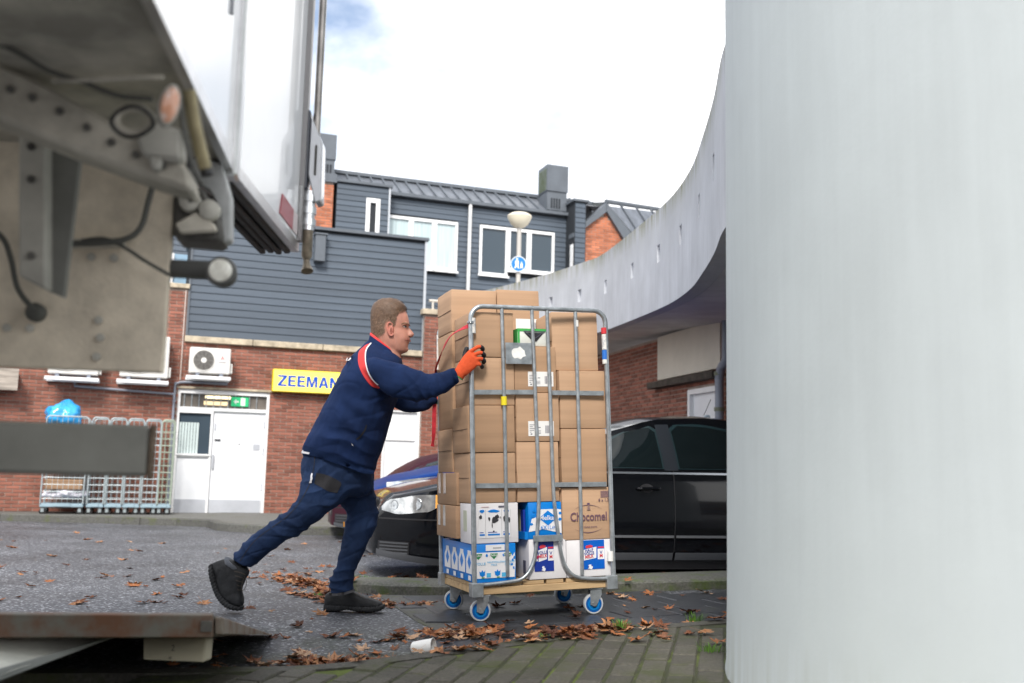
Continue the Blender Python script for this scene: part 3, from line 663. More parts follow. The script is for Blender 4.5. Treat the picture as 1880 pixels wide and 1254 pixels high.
# ---------------- concrete ramp: curved parapet and slab
def concrete(name, base, streak, mott=(.86, 1.08), bmp=.3):
    m = bpy.data.materials.new(name); m.use_nodes = True; N = m.node_tree.nodes; L = m.node_tree.links; b = N['Principled BSDF']
    ge = N.new('ShaderNodeNewGeometry')
    m2 = N.new('ShaderNodeMapping'); m2.inputs['Scale'].default_value = (1, 1, .06); L.new(ge.outputs['Position'], m2.inputs['Vector'])
    n2 = N.new('ShaderNodeTexNoise'); n2.inputs['Scale'].default_value = 14; n2.inputs['Detail'].default_value = 7; n2.inputs['Roughness'].default_value = .65; L.new(m2.outputs['Vector'], n2.inputs['Vector'])
    n1 = N.new('ShaderNodeTexNoise'); n1.inputs['Scale'].default_value = 1.6; n1.inputs['Detail'].default_value = 8; n1.inputs['Roughness'].default_value = .6; L.new(ge.outputs['Position'], n1.inputs['Vector'])
    n3 = N.new('ShaderNodeTexNoise'); n3.inputs['Scale'].default_value = 60; n3.inputs['Detail'].default_value = 5; L.new(ge.outputs['Position'], n3.inputs['Vector'])
    a = N.new('ShaderNodeMapRange'); a.inputs['From Min'].default_value = .3; a.inputs['From Max'].default_value = .7; a.inputs['To Min'].default_value = 1-streak; a.inputs['To Max'].default_value = 1.06; L.new(n2.outputs['Fac'], a.inputs['Value'])
    c = N.new('ShaderNodeMapRange'); c.inputs['From Min'].default_value = .3; c.inputs['From Max'].default_value = .7; c.inputs['To Min'].default_value = mott[0]; c.inputs['To Max'].default_value = mott[1]; L.new(n1.outputs['Fac'], c.inputs['Value'])
    mu = N.new('ShaderNodeMath'); mu.operation = 'MULTIPLY'; L.new(a.outputs['Result'], mu.inputs[0]); L.new(c.outputs['Result'], mu.inputs[1])
    mx_ = N.new('ShaderNodeMix'); mx_.data_type = 'RGBA'; mx_.blend_type = 'MULTIPLY'; mx_.inputs[0].default_value = 1; mx_.inputs[6].default_value = (*base, 1); L.new(mu.outputs[0], mx_.inputs[7])
    # moss stains that run down from the top edge / grow at the foot (attribute 'stain')
    at_ = N.new('ShaderNodeAttribute'); at_.attribute_name = 'stain'
    r = N.new('ShaderNodeMath'); r.operation = 'MULTIPLY'; L.new(at_.outputs['Fac'], r.inputs[0])
    rr = N.new('ShaderNodeValToRGB'); rr.color_ramp.elements[0].position = .40; rr.color_ramp.elements[1].position = .62; L.new(n2.outputs['Fac'], rr.inputs['Fac']); L.new(rr.outputs['Color'], r.inputs[1])
    ms = N.new('ShaderNodeMix'); ms.data_type = 'RGBA'; L.new(r.outputs[0], ms.inputs[0]); L.new(mx_.outputs[2], ms.inputs[6]); ms.inputs[7].default_value = (.19, .19, .10, 1)
    L.new(ms.outputs[2], b.inputs['Base Color']); b.inputs['Roughness'].default_value = .82
    bp = N.new('ShaderNodeBump'); bp.inputs['Strength'].default_value = bmp; bp.inputs['Distance'].default_value = .004; L.new(n3.outputs['Fac'], bp.inputs['Height']); L.new(bp.outputs['Normal'], b.inputs['Normal'])
    return m
M_CONC = concrete('ramp_concrete', (.50, .52, .56), .12)
M_PIL = concrete('pillar_concrete', (.54, .585, .595), .008, (.93, 1.035), .10)
RPL = [(-1.3, 21.6), (-.3, 19.5), (.556, 17.5), (1.12, 15.9), (1.36, 15.0), (1.60, 12.7), (1.735, 10.9), (1.72, 9.5), (1.61, 8.33), (1.485, 7.26), (1.345, 6.3), (1.30, 5.75), (1.28, 5.5)]
rpl = bez([(x, y, 0) for x, y in RPL], 14)
def rz(y): return 3.205+.0628*y+max(0, 9-y)*-.012     # top of parapet
cum = [0]
for a, b in zip(rpl[:-1], rpl[1:]): cum.append(cum[-1]+(b-a).length)
step = .075; NN = int(cum[-1]/step)
def rpt(d):
    for i in range(len(cum)-1):
        if d <= cum[i+1]: t = (d-cum[i])/(cum[i+1]-cum[i]); return rpl[i].lerp(rpl[i+1], t)
    return rpl[-1].copy()
C_ = [rpt(i*step) for i in range(NN+1)]; Nn = []
for i in range(NN+1):
    t = (C_[min(i+1, NN)]-C_[max(i-1, 0)]).normalized(); Nn.append(Vector((-t.y, t.x, 0)))   # points away to the right/far side
ZL = [0, -.03, -.22, -.43, -.64, -.9, -1.2]     # levels below top; slot between -.43 and -.64
TH = .16
RA = empty('concrete_ramp', 'curved pale concrete ramp parapet with small slots sweeping up behind the trolley', 'ramp')
bm = bmesh.new(); st_l = bm.verts.layers.float.new('stain')
F_ = []; Bk = []
for i in range(NN+1):
    top = rz(C_[i].y); fr = []; bk = []
    for k, dz in enumerate(ZL):
        v = bm.verts.new((C_[i].x, C_[i].y, top+dz)); v[st_l] = [1, .9, .22, .05, 0, 0, .0][k]; fr.append(v)
        w = bm.verts.new((C_[i].x+Nn[i].x*TH, C_[i].y+Nn[i].y*TH, top+dz)); w[st_l] = [1, .9, .22, .05, 0, 0, 0][k]; bk.append(w)
    F_.append(fr); Bk.append(bk)
slot_px = [1010, 1061, 1110, 1160, 1207, 1248, 1283, 1310]
slots = set()
for s_ in slot_px:
    best = min(range(NN), key=lambda i: abs((CAM_R.transposed() @ ((C_[i]+C_[i+1])*.5+Vector((0, 0, rz(C_[i].y)-.53))-CAM_P)).x/-(CAM_R.transposed() @ ((C_[i]+C_[i+1])*.5+Vector((0, 0, rz(C_[i].y)-.53))-CAM_P)).z*FPX+940-s_))
    slots.add(best); slots.add(best+1)
for i in range(NN):
    for k in range(len(ZL)-1):
        if i in slots and k == 3:
            a, b, c, d = F_[i][k], F_[i+1][k], F_[i+1][k+1], F_[i][k+1]; e, f_, g_, h_ = Bk[i][k], Bk[i+1][k], Bk[i+1][k+1], Bk[i][k+1]
            for q in [(a, b, f_, e), (c, d, h_, g_)]+([(b, c, g_, f_)] if i+1 not in slots else [])+([(d, a, e, h_)] if i-1 not in slots else []): bm.faces.new(q)
            continue
        bm.faces.new((F_[i][k], F_[i+1][k], F_[i+1][k+1], F_[i][k+1])); bm.faces.new((Bk[i][k], Bk[i][k+1], Bk[i+1][k+1], Bk[i+1][k]))
    bm.faces.new((F_[i][0], Bk[i][0], Bk[i+1][0], F_[i+1][0])); bm.faces.new((F_[i][-1], F_[i+1][-1], Bk[i+1][-1], Bk[i][-1]))
me = bpy.data.meshes.new('parapet'); bmesh.ops.recalc_face_normals(bm, faces=bm.faces[:]); bm.to_mesh(me); bm.free(); link('parapet', me, M_CONC, RA)
mb = MB(); rings = []
for i in range(0, NN+1, 2):
    z = rz(C_[i].y)-1.2; p = C_[i]+Nn[i]*.03; q = C_[i]+Nn[i]*3.2
    rings.append([Vector((p.x, p.y, z+.02)), Vector((p.x, p.y, z+.24)), Vector((q.x, q.y, z+.24)), Vector((q.x, q.y, z+.02))])
mb.loft(rings); mb.build('slab', mat('slab_concrete', (.62, .62, .62), .85, var=.12, vs=2), RA)
# ---------------- big round pillar at the right
PT = Vector((.835, 3.845, 0)); aa = math.atan2(PT.x, PT.y); nn_ = Vector((math.cos(aa), -math.sin(aa), 0)); PR = 2.1; PC = PT+nn_*PR
bm = bmesh.new(); sl_ = bm.verts.layers.float.new('stain'); rows = [(-.2, .03, 1), (.04, .02, .8), (.12, .006, .35), (.35, .002, .05), (.8, 0, .0), (2, 0, 0), (4, 0, 0), (7.5, 0, 0)]; vv = []
NS = 160
for z, e, s_ in rows:
    r_ = []
    for a in range(NS):
        v = bm.verts.new((PC.x+(PR+e)*math.cos(2*math.pi*a/NS), PC.y+(PR+e)*math.sin(2*math.pi*a/NS), z)); v[sl_] = s_; r_.append(v)
    vv.append(r_)
for a_, b_ in zip(vv[:-1], vv[1:]):
    for i in range(NS): bm.faces.new((a_[i], a_[(i+1) % NS], b_[(i+1) % NS], b_[i]))
bm.faces.new(vv[-1]); me = bpy.data.meshes.new('concrete_pillar'); bmesh.ops.recalc_face_normals(bm, faces=bm.faces[:]); bm.to_mesh(me); bm.free()
me.polygons.foreach_set('use_smooth', [True]*len(me.polygons)); me.set_sharp_from_angle(angle=R(50))
tag(link('concrete_pillar', me, M_PIL), 'huge round pale concrete pillar filling the right edge', 'pillar')
# ---------------- unseen brick block added behind the viewer to darken the car's reflections
YB = empty('added_reflection_block', 'dark brick block added unseen behind the viewer to darken reflections', 'building', Matrix.Translation((0, -24, 0)))
mb = MB(); mb.box((-34, -6, -.2), (34, 0, 6.6)); mb.build('wall', mat('added_block_brick', (.11, .055, .042), .9, var=.2, vs=1.5), YB)
for i in range(14):
    for z_ in (1.0, 4.0):
        w_ = boxpart('window', (-32+i*4.7, .0, z_), (-30.2+i*4.7, .05, z_+1.5), M_GLASS, YB); boxpart('frame', (-32.08+i*4.7, .051, z_-.1), (-30.12+i*4.7, .09, z_), M_WHITE, w_)
boxpart('roof_edge', (-34.2, -6.2, 6.6), (34.2, .25, 6.9), M_TRIM, YB)
# ---------------- street lamp and footpath sign
LP = empty('street_lamp', 'street lamp with cream bowl head on a thin post behind the ramp', 'street lamp', Matrix.Translation((.09, 19.0, gz(.09, 19))))
mb = MB(); mb.tube([(0, 0, 0), (0, 0, 1.2), (0, 0, 5.75)], [.07, .05, .045], 12); mb.build('post', mat('lamp_post', (.45, .43, .40), .5, metal=.3), LP, smooth=True)
mb = MB(); mb.lathe([(.05, 5.72), (.10, 5.74), (.17, 5.80), (.225, 5.90), (.235, 5.94)], n=24); mb.build('bowl', mat('lamp_bowl', (.72, .66, .52), .35), LP, smooth=True)
mb = MB(); mb.lathe([(.24, 5.94), (.235, 5.97), (.17, 6.01), (.001, 6.03)], n=24); mb.build('lid', mat('lamp_lid', (.75, .68, .55), .4), LP, smooth=True)
SGN = empty('footpath_sign', 'round blue sign with white adult and child on the lamp post', 'sign', frame(Vector((.09, 18.93, 4.79)), R(3)))
mS = Matrix.Rotation(R(90), 4, 'X')
mb = MB(); mb.lathe([(.001, 0), (.155, 0), (.155, .012), (.001, .012)], mS, 32); mb.build('white_rim', M_WHITE, SGN)
mb = MB(); mb.lathe([(.001, .012), (.140, .012), (.140, .016), (.001, .016)], mS, 32); mb.build('blue_face', mat('sign_face_blue', (.0, .16, .60), .4), SGN)
def fig(mb, x, z, s):
    y = -.0175
    mb.lathe([(.001, 0), (.016*s, 0), (.016*s, .003), (.001, .003)], Matrix.Translation((x, y, z+.075*s)) @ mS, 12)
    mb.prism([(x-.026*s, y, z+.05*s), (x+.024*s, y, z+.05*s), (x+.03*s, y, z-.0*s), (x+.022*s, y, z-.02*s), (x+.036*s, y, z-.085*s), (x+.018*s, y, z-.085*s), (x, y, z-.04*s), (x-.026*s, y, z-.085*s), (x-.044*s, y, z-.085*s), (x-.022*s, y, z-.015*s), (x-.036*s, y, z+.0*s)], (0, -.003, 0))
mb = MB(); fig(mb, -.03, .01, 1.15); mb.build('adult_figure', M_WHITE, SGN)
mb = MB(); fig(mb, .06, -.025, .75); mb.build('child_figure', M_WHITE, SGN)
# ================================================================== TRUCK (rear part, seen from below) and its tail lift
M_TWHITE = mat('truck_white', (.84, .85, .87), .22, var=.03, vs=2, coat=.4)
M_TGREY = mat('truck_underside', (.44, .41, .345), .8, var=.38, vs=5.0, bump=.2, bs=30)
M_TBOARD = mat('dirty_board', (.68, .60, .475), .85, var=.2, vs=8, bump=.35, bs=120, detail=9)
M_TDARK = mat('greased_steel', (.10, .095, .085), .6, var=.4, vs=9)
M_TSTEEL = mat('painted_steel', (.42, .405, .355), .65, var=.25, vs=4)
M_RUB = mat('black_rubber', (.014, .014, .015), .55, var=.3, vs=20)
M_ALU = mat('aluminium', (.60, .60, .60), .28, metal=.85, var=.12, vs=8)
M_CHROME = mat('chrome', (.75, .76, .78), .12, metal=1.0)
M_ROD = mat('rod_steel', (.33, .31, .29), .3, metal=.8, var=.2, vs=12)
ta = math.atan2(.137, .99)
TO = at(430, 312, 2.3); ZB = TO.z; TM = frame(Vector((TO.x, TO.y, 0)), ta); TMi = TM.inverted()
def tkp(px, py, p): return TMi @ onplane(px, py, TM @ Vector((0, p, 0)), TM.to_3x3() @ Vector((0, 1, 0)))   # on plane y = p
def tkz(px, py, z): d = ray(px, py); return TMi @ (CAM_P+d*((z-CAM_H)/d.z))
T = empty('delivery_truck', 'white delivery truck seen from below with its rear door swung open', 'truck', TM)
mb = MB(); mb.box((-.014, -3.4, ZB), (0, -.06, 4.0)); wl = mb.build('side_wall', M_TWHITE, T)
boxpart('bottom_rail', (-.014, -3.4, ZB-.02), (.006, -.06, ZB+.012), M_ALU, wl)
boxpart('corner_post', (-.07, -.058, ZB-.03), (.014, .0, 4.0), M_ALU, T, .006)
for y_ in (-.20, -.46): boxpart('panel_joint', (.0005, y_, ZB+.3), (.006, y_+.012, 4.0), mat('joint_grey', (.25, .26, .28), .5), wl)
mb = MB(); mb.box((-2.5, -3.4, ZB-.004), (-.015, -.02, ZB+.05)); fl = mb.build('floor_underside', M_TGREY, T)
for y_ in (-1.9, -1.15): boxpart('cross_member', (-2.5, y_, ZB-.03), (-.03, y_+.03, ZB-.003), M_TGREY, fl, .006)
boxpart('long_member', (-.36, -3.4, ZB-.022), (-.335, -.3, ZB-.0035), M_TGREY, fl)
mb = MB(); mb.box((-2.5, -3.3, ZB+.05), (-2.45, 0, 4.0)); mb.box((-2.45, -3.3, ZB+.055), (-.055, -3.25, 4.0)); mb.build('body_shell', M_TWHITE, T)
boxpart('roof', (-2.5, -3.4, 4.0), (0.01, 0, 4.06), M_TWHITE, T)
# open rear door
dfe = tkz(546, 456, ZB); dv = Vector((dfe.x, dfe.y, 0)); DW = dv.length; dang = math.atan2(dv.y, dv.x)
DRW = empty('tmp', None, None); bpy.data.objects.remove(DRW)
DM = Matrix.Rotation(dang, 4, 'Z')                        # door local: x along the door, y to the truck's inside, z up
DT = .075
mb = MB(); mb.box((.015, 0, ZB+.02), (DW, DT, 4.0), .004); door = mb.build('rear_door', M_TWHITE, T, DM)
boxpart('door_edge', (.012, -.004, ZB-.012), (DW+.004, .02, ZB+.019), M_ALU, door)
for k in range(4): boxpart('door_seal', (.03, .021+k*.026, ZB-.02-.004*(k % 2)), (DW-.004, .021+k*.026+.020, ZB+.018), M_RUB, door, .004)
boxpart('edge_strip', (DW-.03, -.016, ZB+.02), (DW+.004, -.0005, 4.0), mat('edge_grey', (.30, .29, .29), .35, metal=.3), door)
mb = MB(); mb.tube([(DW+.012, -.040, ZB+.30), (DW+.012, -.040, 4.0)], .0125, 14); rod = mb.build('locking_bar', M_ROD, door, smooth=True)
mb = MB(); mb.box((DW-.02, -.0235, ZB+.19), (DW+.05, -.002, ZB+.46), .008, seg=2); hb = mb.build('handle_box', mat('handle_black', (.03, .035, .05), .25, coat=.4), door)
mb = MB(); mb.prism([(DW-.015, -.024, ZB+.44), (DW-.015, -.066, ZB+.35), (DW-.015, -.070, ZB+.155), (DW-.015, -.050, ZB+.15), (DW-.015, -.024, ZB+.24)], (.07, 0, 0), .004); mb.build('handle_plate', mat('handle_white', (.62, .63, .66), .2, metal=.3, coat=.5), hb)
mb = MB(); mb.box((DW-.019, -.050, ZB+.24), (DW-.0155, -.043, ZB+.34), .001); mb.build('handle_lever', M_TDARK, hb)
mb = MB(); mb.tube([(DW+.005, -.03, ZB+.06), (DW+.005, -.03, ZB+.19)], .019, 16)
for z_ in (.075, .115, .155): mb.tube([(DW+.005, -.03, ZB+z_), (DW+.005, -.03, ZB+z_+.022)], .024, 16)
mb.build('bar_bearing', M_CHROME, door, smooth=True)
mb = MB(); mb.tube([(DW+.005, -.03, ZB+.06), (DW+.005, -.03, ZB-.025), (DW+.005, -.03, ZB-.036), (DW+.003, -.032, ZB-.052), (DW-.005, -.036, ZB-.075)], [.0165, .0165, .010, .012, .02], 12); mb.build('bar_tip', mat('worn_bar', (.24, .20, .15), .45, metal=.5, var=.3, vs=30), door, smooth=True)
boxpart('bearing_plate', (DW-.03, -.012, ZB+.03), (DW+.01, -.0005, ZB+.2), M_ALU, door)
mb = MB(); mb.prism([(DW*.63, -.003, ZB+.035), (DW*.87, -.003, ZB+.035), (DW*.87, -.003, ZB+.10), (DW*.66, -.003, ZB+.10)], (0, .0025, 0)); mb.build('red_reflector', mat('reflector_red', (.35, .01, .03), .3), door)
mb = MB(); mb.prism([(DW*.875, -.003, ZB+.035), (DW*.96, -.003, ZB+.035), (DW*.96, -.003, ZB+.10), (DW*.875, -.003, ZB+.10)], (0, .0025, 0)); mb.build('white_reflector', mat('reflector_white', (.7, .6, .6), .3), door)
# under-frame
def tpoly(name, pts, p, depth, m, bev=0, parent=None):
    mb = MB(); mb.prism([tkp(x, y, p) for x, y in pts], (0, depth, 0), bev); return mb.build(name, m, parent or T)
tpoly('frame_beam', [(-160, 40), (90, 158), (235, 240), (345, 305), (352, 352), (275, 325), (120, 268), (-160, 152)], -.58, .10, M_TGREY, .008)
br = tpoly('lift_bracket', [(34, 225), (84, 245), (84, 532), (34, 506)], -.42, .05, M_TSTEEL, .004)
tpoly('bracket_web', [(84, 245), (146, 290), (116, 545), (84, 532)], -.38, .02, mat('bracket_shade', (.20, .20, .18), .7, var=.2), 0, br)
a = tkp(319, 338, -.12); b = tkp(299, 684, -.12)
mb = MB(); mb.box((-2.4, -.12, b.z), ((a.x+b.x)/2, -.09, a.z+.12), .003); bd = mb.build('rear_board', M_TBOARD, T)
for x, y in [(168, 472), (210, 474), (14, 602), (56, 603), (182, 588), (185, 620), (178, 655)]:
    c = tkp(x, y, -.121); mb = MB(); mb.lathe([(.009, 0), (.009, .006), (.001, .007)], Matrix.Translation(c) @ Matrix.Rotation(R(90), 4, 'X'), 10); mb.build('bolt', M_TSTEEL, bd)
def cable(pts, p, r, m=M_RUB, n=6):
    mb = MB(); mb.tube(bez([tkp(x, y, p) for x, y in pts], n), r, 8); return mb.build('cable', m, T, smooth=True)
M_CAB = mat('grey_cable', (.085, .085, .075), .7, var=.2)
cable([(288, 300), (284, 325), (272, 372), (258, 418), (228, 440), (170, 446), (120, 447)], -.16, .0065, M_CAB)
cable([(150, 442), (190, 438), (225, 452), (268, 480), (312, 505)], -.16, .004, M_CAB)
cable([(-60, 400), (0, 432), (20, 475), (33, 530), (66, 574)], -.17, .006, M_CAB)
cable([(95, 150), (180, 146), (250, 143), (300, 142)], -.70, .004, M_TGREY)
mb = MB(); mb.lathe([(.020, 0), (.020, .02), (.012, .028), (.001, .028)], Matrix.Translation(tkp(69, 575, -.121)) @ Matrix.Rotation(R(90), 4, 'X'), 16); mb.build('grommet', M_CAB, T, smooth=True)
tpoly('cable_tray', [(108, 438), (228, 436), (228, 452), (130, 455)], -.15, .02, M_TGREY)
for x, y in [(20, 165), (60, 180), (110, 205), (160, 235), (205, 262), (250, 285), (300, 305)]:
    c = tkp(x, y, -.581); mb = MB(); mb.lathe([(.0075, 0), (.0075, .006), (.001, .0065)], Matrix.Translation(c) @ Matrix.Rotation(R(90), 4, 'X'), 6); mb.build('bolt', M_TDARK, T)
for x, y in [(58, 270), (58, 330), (58, 470)]:
    c = tkp(x, y, -.421); mb = MB(); mb.lathe([(.008, 0), (.008, .006), (.001, .0065)], Matrix.Translation(c) @ Matrix.Rotation(R(90), 4, 'X'), 6); mb.build('bolt', M_TDARK, br)
cable([(-60, 60), (20, 90), (90, 130), (150, 150), (215, 175), (280, 182)], -.66, .0045, M_CAB)
cable([(300, 240), (325, 262), (345, 300), (340, 345), (352, 370)], -.50, .005, M_RUB)
cable([(330, 180), (338, 240), (352, 300), (372, 340)], -.60, .004, M_CAB)
# ring-shaped lashing eye, junction and marker lamp
ec = tkp(246, 222, -.66)
mb = MB(); mb.tube([ec+Vector((.030*math.cos(t*.3142), 0.0, .023*math.sin(t*.3142))) for t in range(21)], .007, 10); mb.build('lashing_eye', M_TGREY, T, smooth=True)
mb = MB(); mb.tube([ec+Vector((.034*math.cos(t*.3142), -.010+.005*math.sin(t), -.005+.026*math.sin(t*.3142))) for t in range(21)], .0035, 8); mb.build('cable', M_RUB, T, smooth=True)
tpoly('junction_box', [(246, 250), (280, 222), (335, 235), (334, 296), (262, 288)], -.60, .05, M_TSTEEL, .008)
tpoly('cable_gland', [(272, 285), (297, 290), (293, 312), (276, 310)], -.60, .03, M_TSTEEL, .004)
lc = tkp(311, 193, -.70); LMx = Matrix.Translation(lc) @ Matrix.Rotation(R(9), 4, 'Y') @ Matrix.Rotation(R(22), 4, 'Z') @ Matrix.Rotation(R(90), 4, 'X') @ Matrix.Diagonal((.46, .98, .8, 1))
mb = MB(); mb.lathe([(.038, -.016), (.038, .0), (.034, .004)], LMx, 24); ml = mb.build('marker_lamp', M_TSTEEL, T, smooth=True)
mb = MB(); mb.lathe([(.033, .003), (.026, .010), (.001, .013)], LMx, 24); mb.build('lamp_lens', mat('lens_orange', (.62, .30, .18), .15, coat=.6, col2=(.75, .68, .62), vs=18, ramp=(.45, .55)), ml, smooth=True)
mb = MB(); mb.tube(bez([tkp(348, 165, -.60), tkp(355, 215, -.58), tkp(366, 265, -.56), tkp(377, 308, -.54)], 5), .0115, 14); mb.build('hose', mat('brass_hose', (.34, .29, .17), .35, metal=.5, var=.25, vs=14), T, smooth=True)
mb = MB(); mb.tube([tkp(376, 303, -.54), tkp(380, 322, -.54)], .0105, 12); mb.build('hose_end', M_RUB, T, smooth=True)
tpoly('corner_plate', [(322, 300), (368, 285), (408, 300), (424, 360), (424, 440), (408, 445), (404, 385), (385, 350), (340, 325)], -.10, .05, mat('corner_white', (.46, .47, .46), .5, var=.25, vs=6), .004)
tpoly('corner_block', [(318, 330), (372, 345), (404, 395), (410, 436), (405, 446), (318, 438)], -.13, .10, M_TDARK, .008)
for x, y in ((350, 372), (386, 388)):
    mb = MB(); mb.lathe([(.024, 0), (.022, .02), (.010, .027), (.001, .028)], Matrix.Translation(tkp(x, y, -.135)) @ Matrix.Rotation(R(90), 4, 'X'), 16); mb.build('hinge_pin', M_TSTEEL, T, smooth=True)
tpoly('hinge_plate', [(320, 410), (360, 388), (395, 412), (398, 424), (330, 428)], -.15, .02, M_TGREY, .004)
# position lamp on a rubber arm
mb = MB(); mb.tube([tkp(296, 492, -.09), tkp(330, 494, -.10), tkp(388, 496, -.12)], .021, 14); arm = mb.build('lamp_arm', mat('rubber_grey', (.10, .10, .095), .7), T, smooth=True)
lp_ = Matrix.Translation(tkp(405, 497, -.15)) @ Matrix.Rotation(R(90), 4, 'X')
mb = MB(); mb.lathe([(.001, -.05), (.030, -.05), (.034, -.01), (.031, .004), (.027, .004)], lp_, 24); mb.build('lamp_housing', mat('rubber_grey', (.1, .1, .095)), arm, smooth=True)
mb = MB(); mb.lathe([(.027, .0), (.024, .007), (.001, .010)], lp_, 24); mb.build('lamp_lens', mat('lens_white', (.85, .82, .72), .12, var=.25, vs=30, coat=.8), arm, smooth=True)
# underrun bar
a = tkp(288, 781, -.26); b = tkp(280, 876, -.26)
mb = MB(); mb.box((-2.4, -.26, b.z), ((a.x+b.x)/2-.012, -.235, a.z), .008); ub = mb.build('underrun_bar', mat('bar_paint', (.25, .25, .22), .6, var=.2, vs=3), T)
mb = MB(); mb.box(((a.x+b.x)/2-.0119, -.262, b.z-.003), ((a.x+b.x)/2-.004, -.233, a.z+.001), .002); mb.build('end_cap', mat('rust_cap', (.11, .08, .055), .8, var=.4, vs=20), ub)
boxpart('bar_hanger', (-1.5, -.2, a.z), (-1.4, -.14, ZB), M_TSTEEL, ub)

# ---------------- tail lift platform resting tilted on the road
tr_ = Vector((math.cos(ta), math.sin(ta), 0))
A1 = at(392, 1129, 3.0); A0 = at(392, 1169, 3.0); G1 = ground(488, 1164, .004); G2 = ground(488, 1164, .026)
TL = empty('tail_lift_platform', 'rusty grey tail lift platform lying tilted on the road at lower left', 'tail lift', Matrix.Translation(A0-Vector((0, 0, A0.z))))
TLo = A0-Vector((0, 0, A0.z))
def tl(p): return p-TLo
M_LIFT = mat('lift_paint', (.135, .13, .11), .65, col2=(.13, .062, .034), vs=7, ramp=(.42, .62), bump=.3, bs=40, detail=9)
M_LIFT2 = mat('lift_side', (.20, .18, .15), .6, col2=(.13, .065, .035), vs=9, ramp=(.45, .66), bump=.2, bs=60)
Lw = tr_*-2.3
mb = MB(); mb.prism([tl(A1), tl(A0), tl(G1), tl(G2)], Lw, .003); mb.build('platform_deck', M_LIFT, TL)
f1 = A1+(G2-A1)*.02; e_ = tr_*.012
mb = MB(); mb.prism([tl(A1+e_*.3+Vector((0, 0, -.006))), tl(A0+e_*.3+Vector((0, 0, .006))), tl(G1+e_*.3+Vector((0, 0, .002))), tl(G2+e_*.3+Vector((0, 0, -.001)))], tr_*.022, .003); mb.build('side_edge', M_LIFT2, TL)
ydir = Vector((-tr_.y, tr_.x, 0))
mb = MB(); mb.prism([tl(A1-ydir*.03+Vector((0, 0, .004))), tl(A1+ydir*.004+Vector((0, 0, .006))), tl(A0+ydir*.004+Vector((0, 0, -.004))), tl(A0-ydir*.03+Vector((0, 0, .002)))], Lw, .003); mb.build('hinge_edge', M_LIFT, TL)
mb = MB(); mb.box((-.02, -.036, .0), (.012, -.029, .03), 0, frame(tl(A0)+Vector((-.012, -.004, .02)), ta)); mb.build('edge_hole', M_TDARK, TL)
k1, k2, k3, k4 = (at(262, 1172, 3.12), at(378, 1172, 3.12), at(374, 1216, 3.06), at(262, 1211, 3.06))
mb = MB(); mb.prism([tl(k1), tl(k2), tl(k3), tl(k4)], (.01, .05, .0), .004); ft = mb.build('stop_plate', mat('cream_paint', (.38, .35, .26), .5, var=.12, vs=4), TL)
link('stencil_mark', text_mesh('2', .026, 0, .001), M_TDARK, ft, Matrix.Translation(tl((k1+k2+k3+k4)/4)+Vector((.003, -.018, .007))) @ UPR)
boxpart('rivet', (-.004, -.004, -.004), (.004, .004, .004), M_TDARK, ft, .001, Matrix.Translation(tl((k1+k2+k3+k4)/4)+Vector((-.002, -.022, -.022))))
w1, w2, w3, w4 = at(-120, 1166, 2.9), at(208, 1166, 3.15), at(20, 1232, 2.75), at(-120, 1290, 2.6)
mb = MB(); mb.prism([tl(w1), tl(w2), tl(w3), tl(w4)], ydir*.06, .004); am = mb.build('lift_arm', mat('arm_white', (.52, .53, .48), .5, var=.2, vs=5), TL)
w5, w6, w7, w8 = at(225, 1164, 3.13), at(205, 1172, 3.12), at(-120, 1296, 2.55), at(-120, 1262, 2.57)
mb = MB(); mb.prism([tl(w5), tl(w6), tl(w7), tl(w8)], ydir*.02, .003); mb.build('arm_flange', mat('arm_grey', (.20, .21, .20), .55, var=.15), am)
boxpart('lift_cylinder', (-.04, 0, -.04), (.04, .5, .04), M_TDARK, am, .02, Matrix.Translation(tl(at(20, 1200, 3.0))))
# ================================================================== ROLL CONTAINER AND ITS LOAD
RO = Vector((-.157, 5.348, 0)); RU = Vector((.945, .325, .041)).normalized(); RW = Vector((-.043, 0, .999)).normalized()
RV = RW.cross(RU).normalized(); RW = RU.cross(RV).normalized()
RM = frame(RO, 0, RU, RV, RW); RMi = RM.inverted(); R3 = RM.to_3x3()
def rl(px, py, v=0.0): return RMi @ onplane(px, py, RM @ Vector((0, v, 0)), R3 @ Vector((0, 1, 0)))
RC = empty('roll_container', 'tall galvanised roll container on blue castors stacked with cardboard boxes', 'roll container', RM)
RH, RD, RWd, rt_ = 1.69, .665, .80, .0135
M_TAPE = mat('white_tape', (.68, .66, .62), .6, col2=(.42, .43, .44), vs=30, ramp=(.5, .6))
def hoop(y, inner):
    mb = MB(); c = .07
    pts = [(0, y, .19), (0, y, RH-c)]
    pts += [(c-c*math.cos(a*math.pi/12), y, RH-c+c*math.sin(a*math.pi/12)) for a in range(1, 7)]
    pts += [(RWd-c+c*math.sin(a*math.pi/12), y, RH-c+c*math.cos(a*math.pi/12)) for a in range(0, 7)]
    pts += [(RWd, y, .19)]
    mb.tube(pts, rt_, 12); h = mb.build('side_frame', M_GALV, RC, smooth=True)
    for path in inner:
        mb = MB(); mb.tube(path, .0105, 10); mb.build('bar', M_GALV, h, smooth=True)
    return h
def L2(px, py): p = rl(px, py); return (p.x, p.z)
def v3(px, py, y=0.0): p = rl(px, py); return Vector((p.x, y, p.z))
top = RH-.004
bA = [v3(921, 562), v3(926, 750), v3(932, 1058)]
bB = bez([v3(976, 562), v3(984, 760), v3(989, 900), v3(986, 980), v3(980, 1030), v3(962, 1060), v3(930, 1069), v3(876, 1075)], 5)
bC = bez([v3(1004, 565), v3(1011, 760), v3(1016, 900), v3(1024, 975), v3(1034, 1030), v3(1052, 1056), v3(1080, 1062), v3(1121, 1062)], 5)
bD = [v3(1056, 570), v3(1063, 800), v3(1069, 1055)]
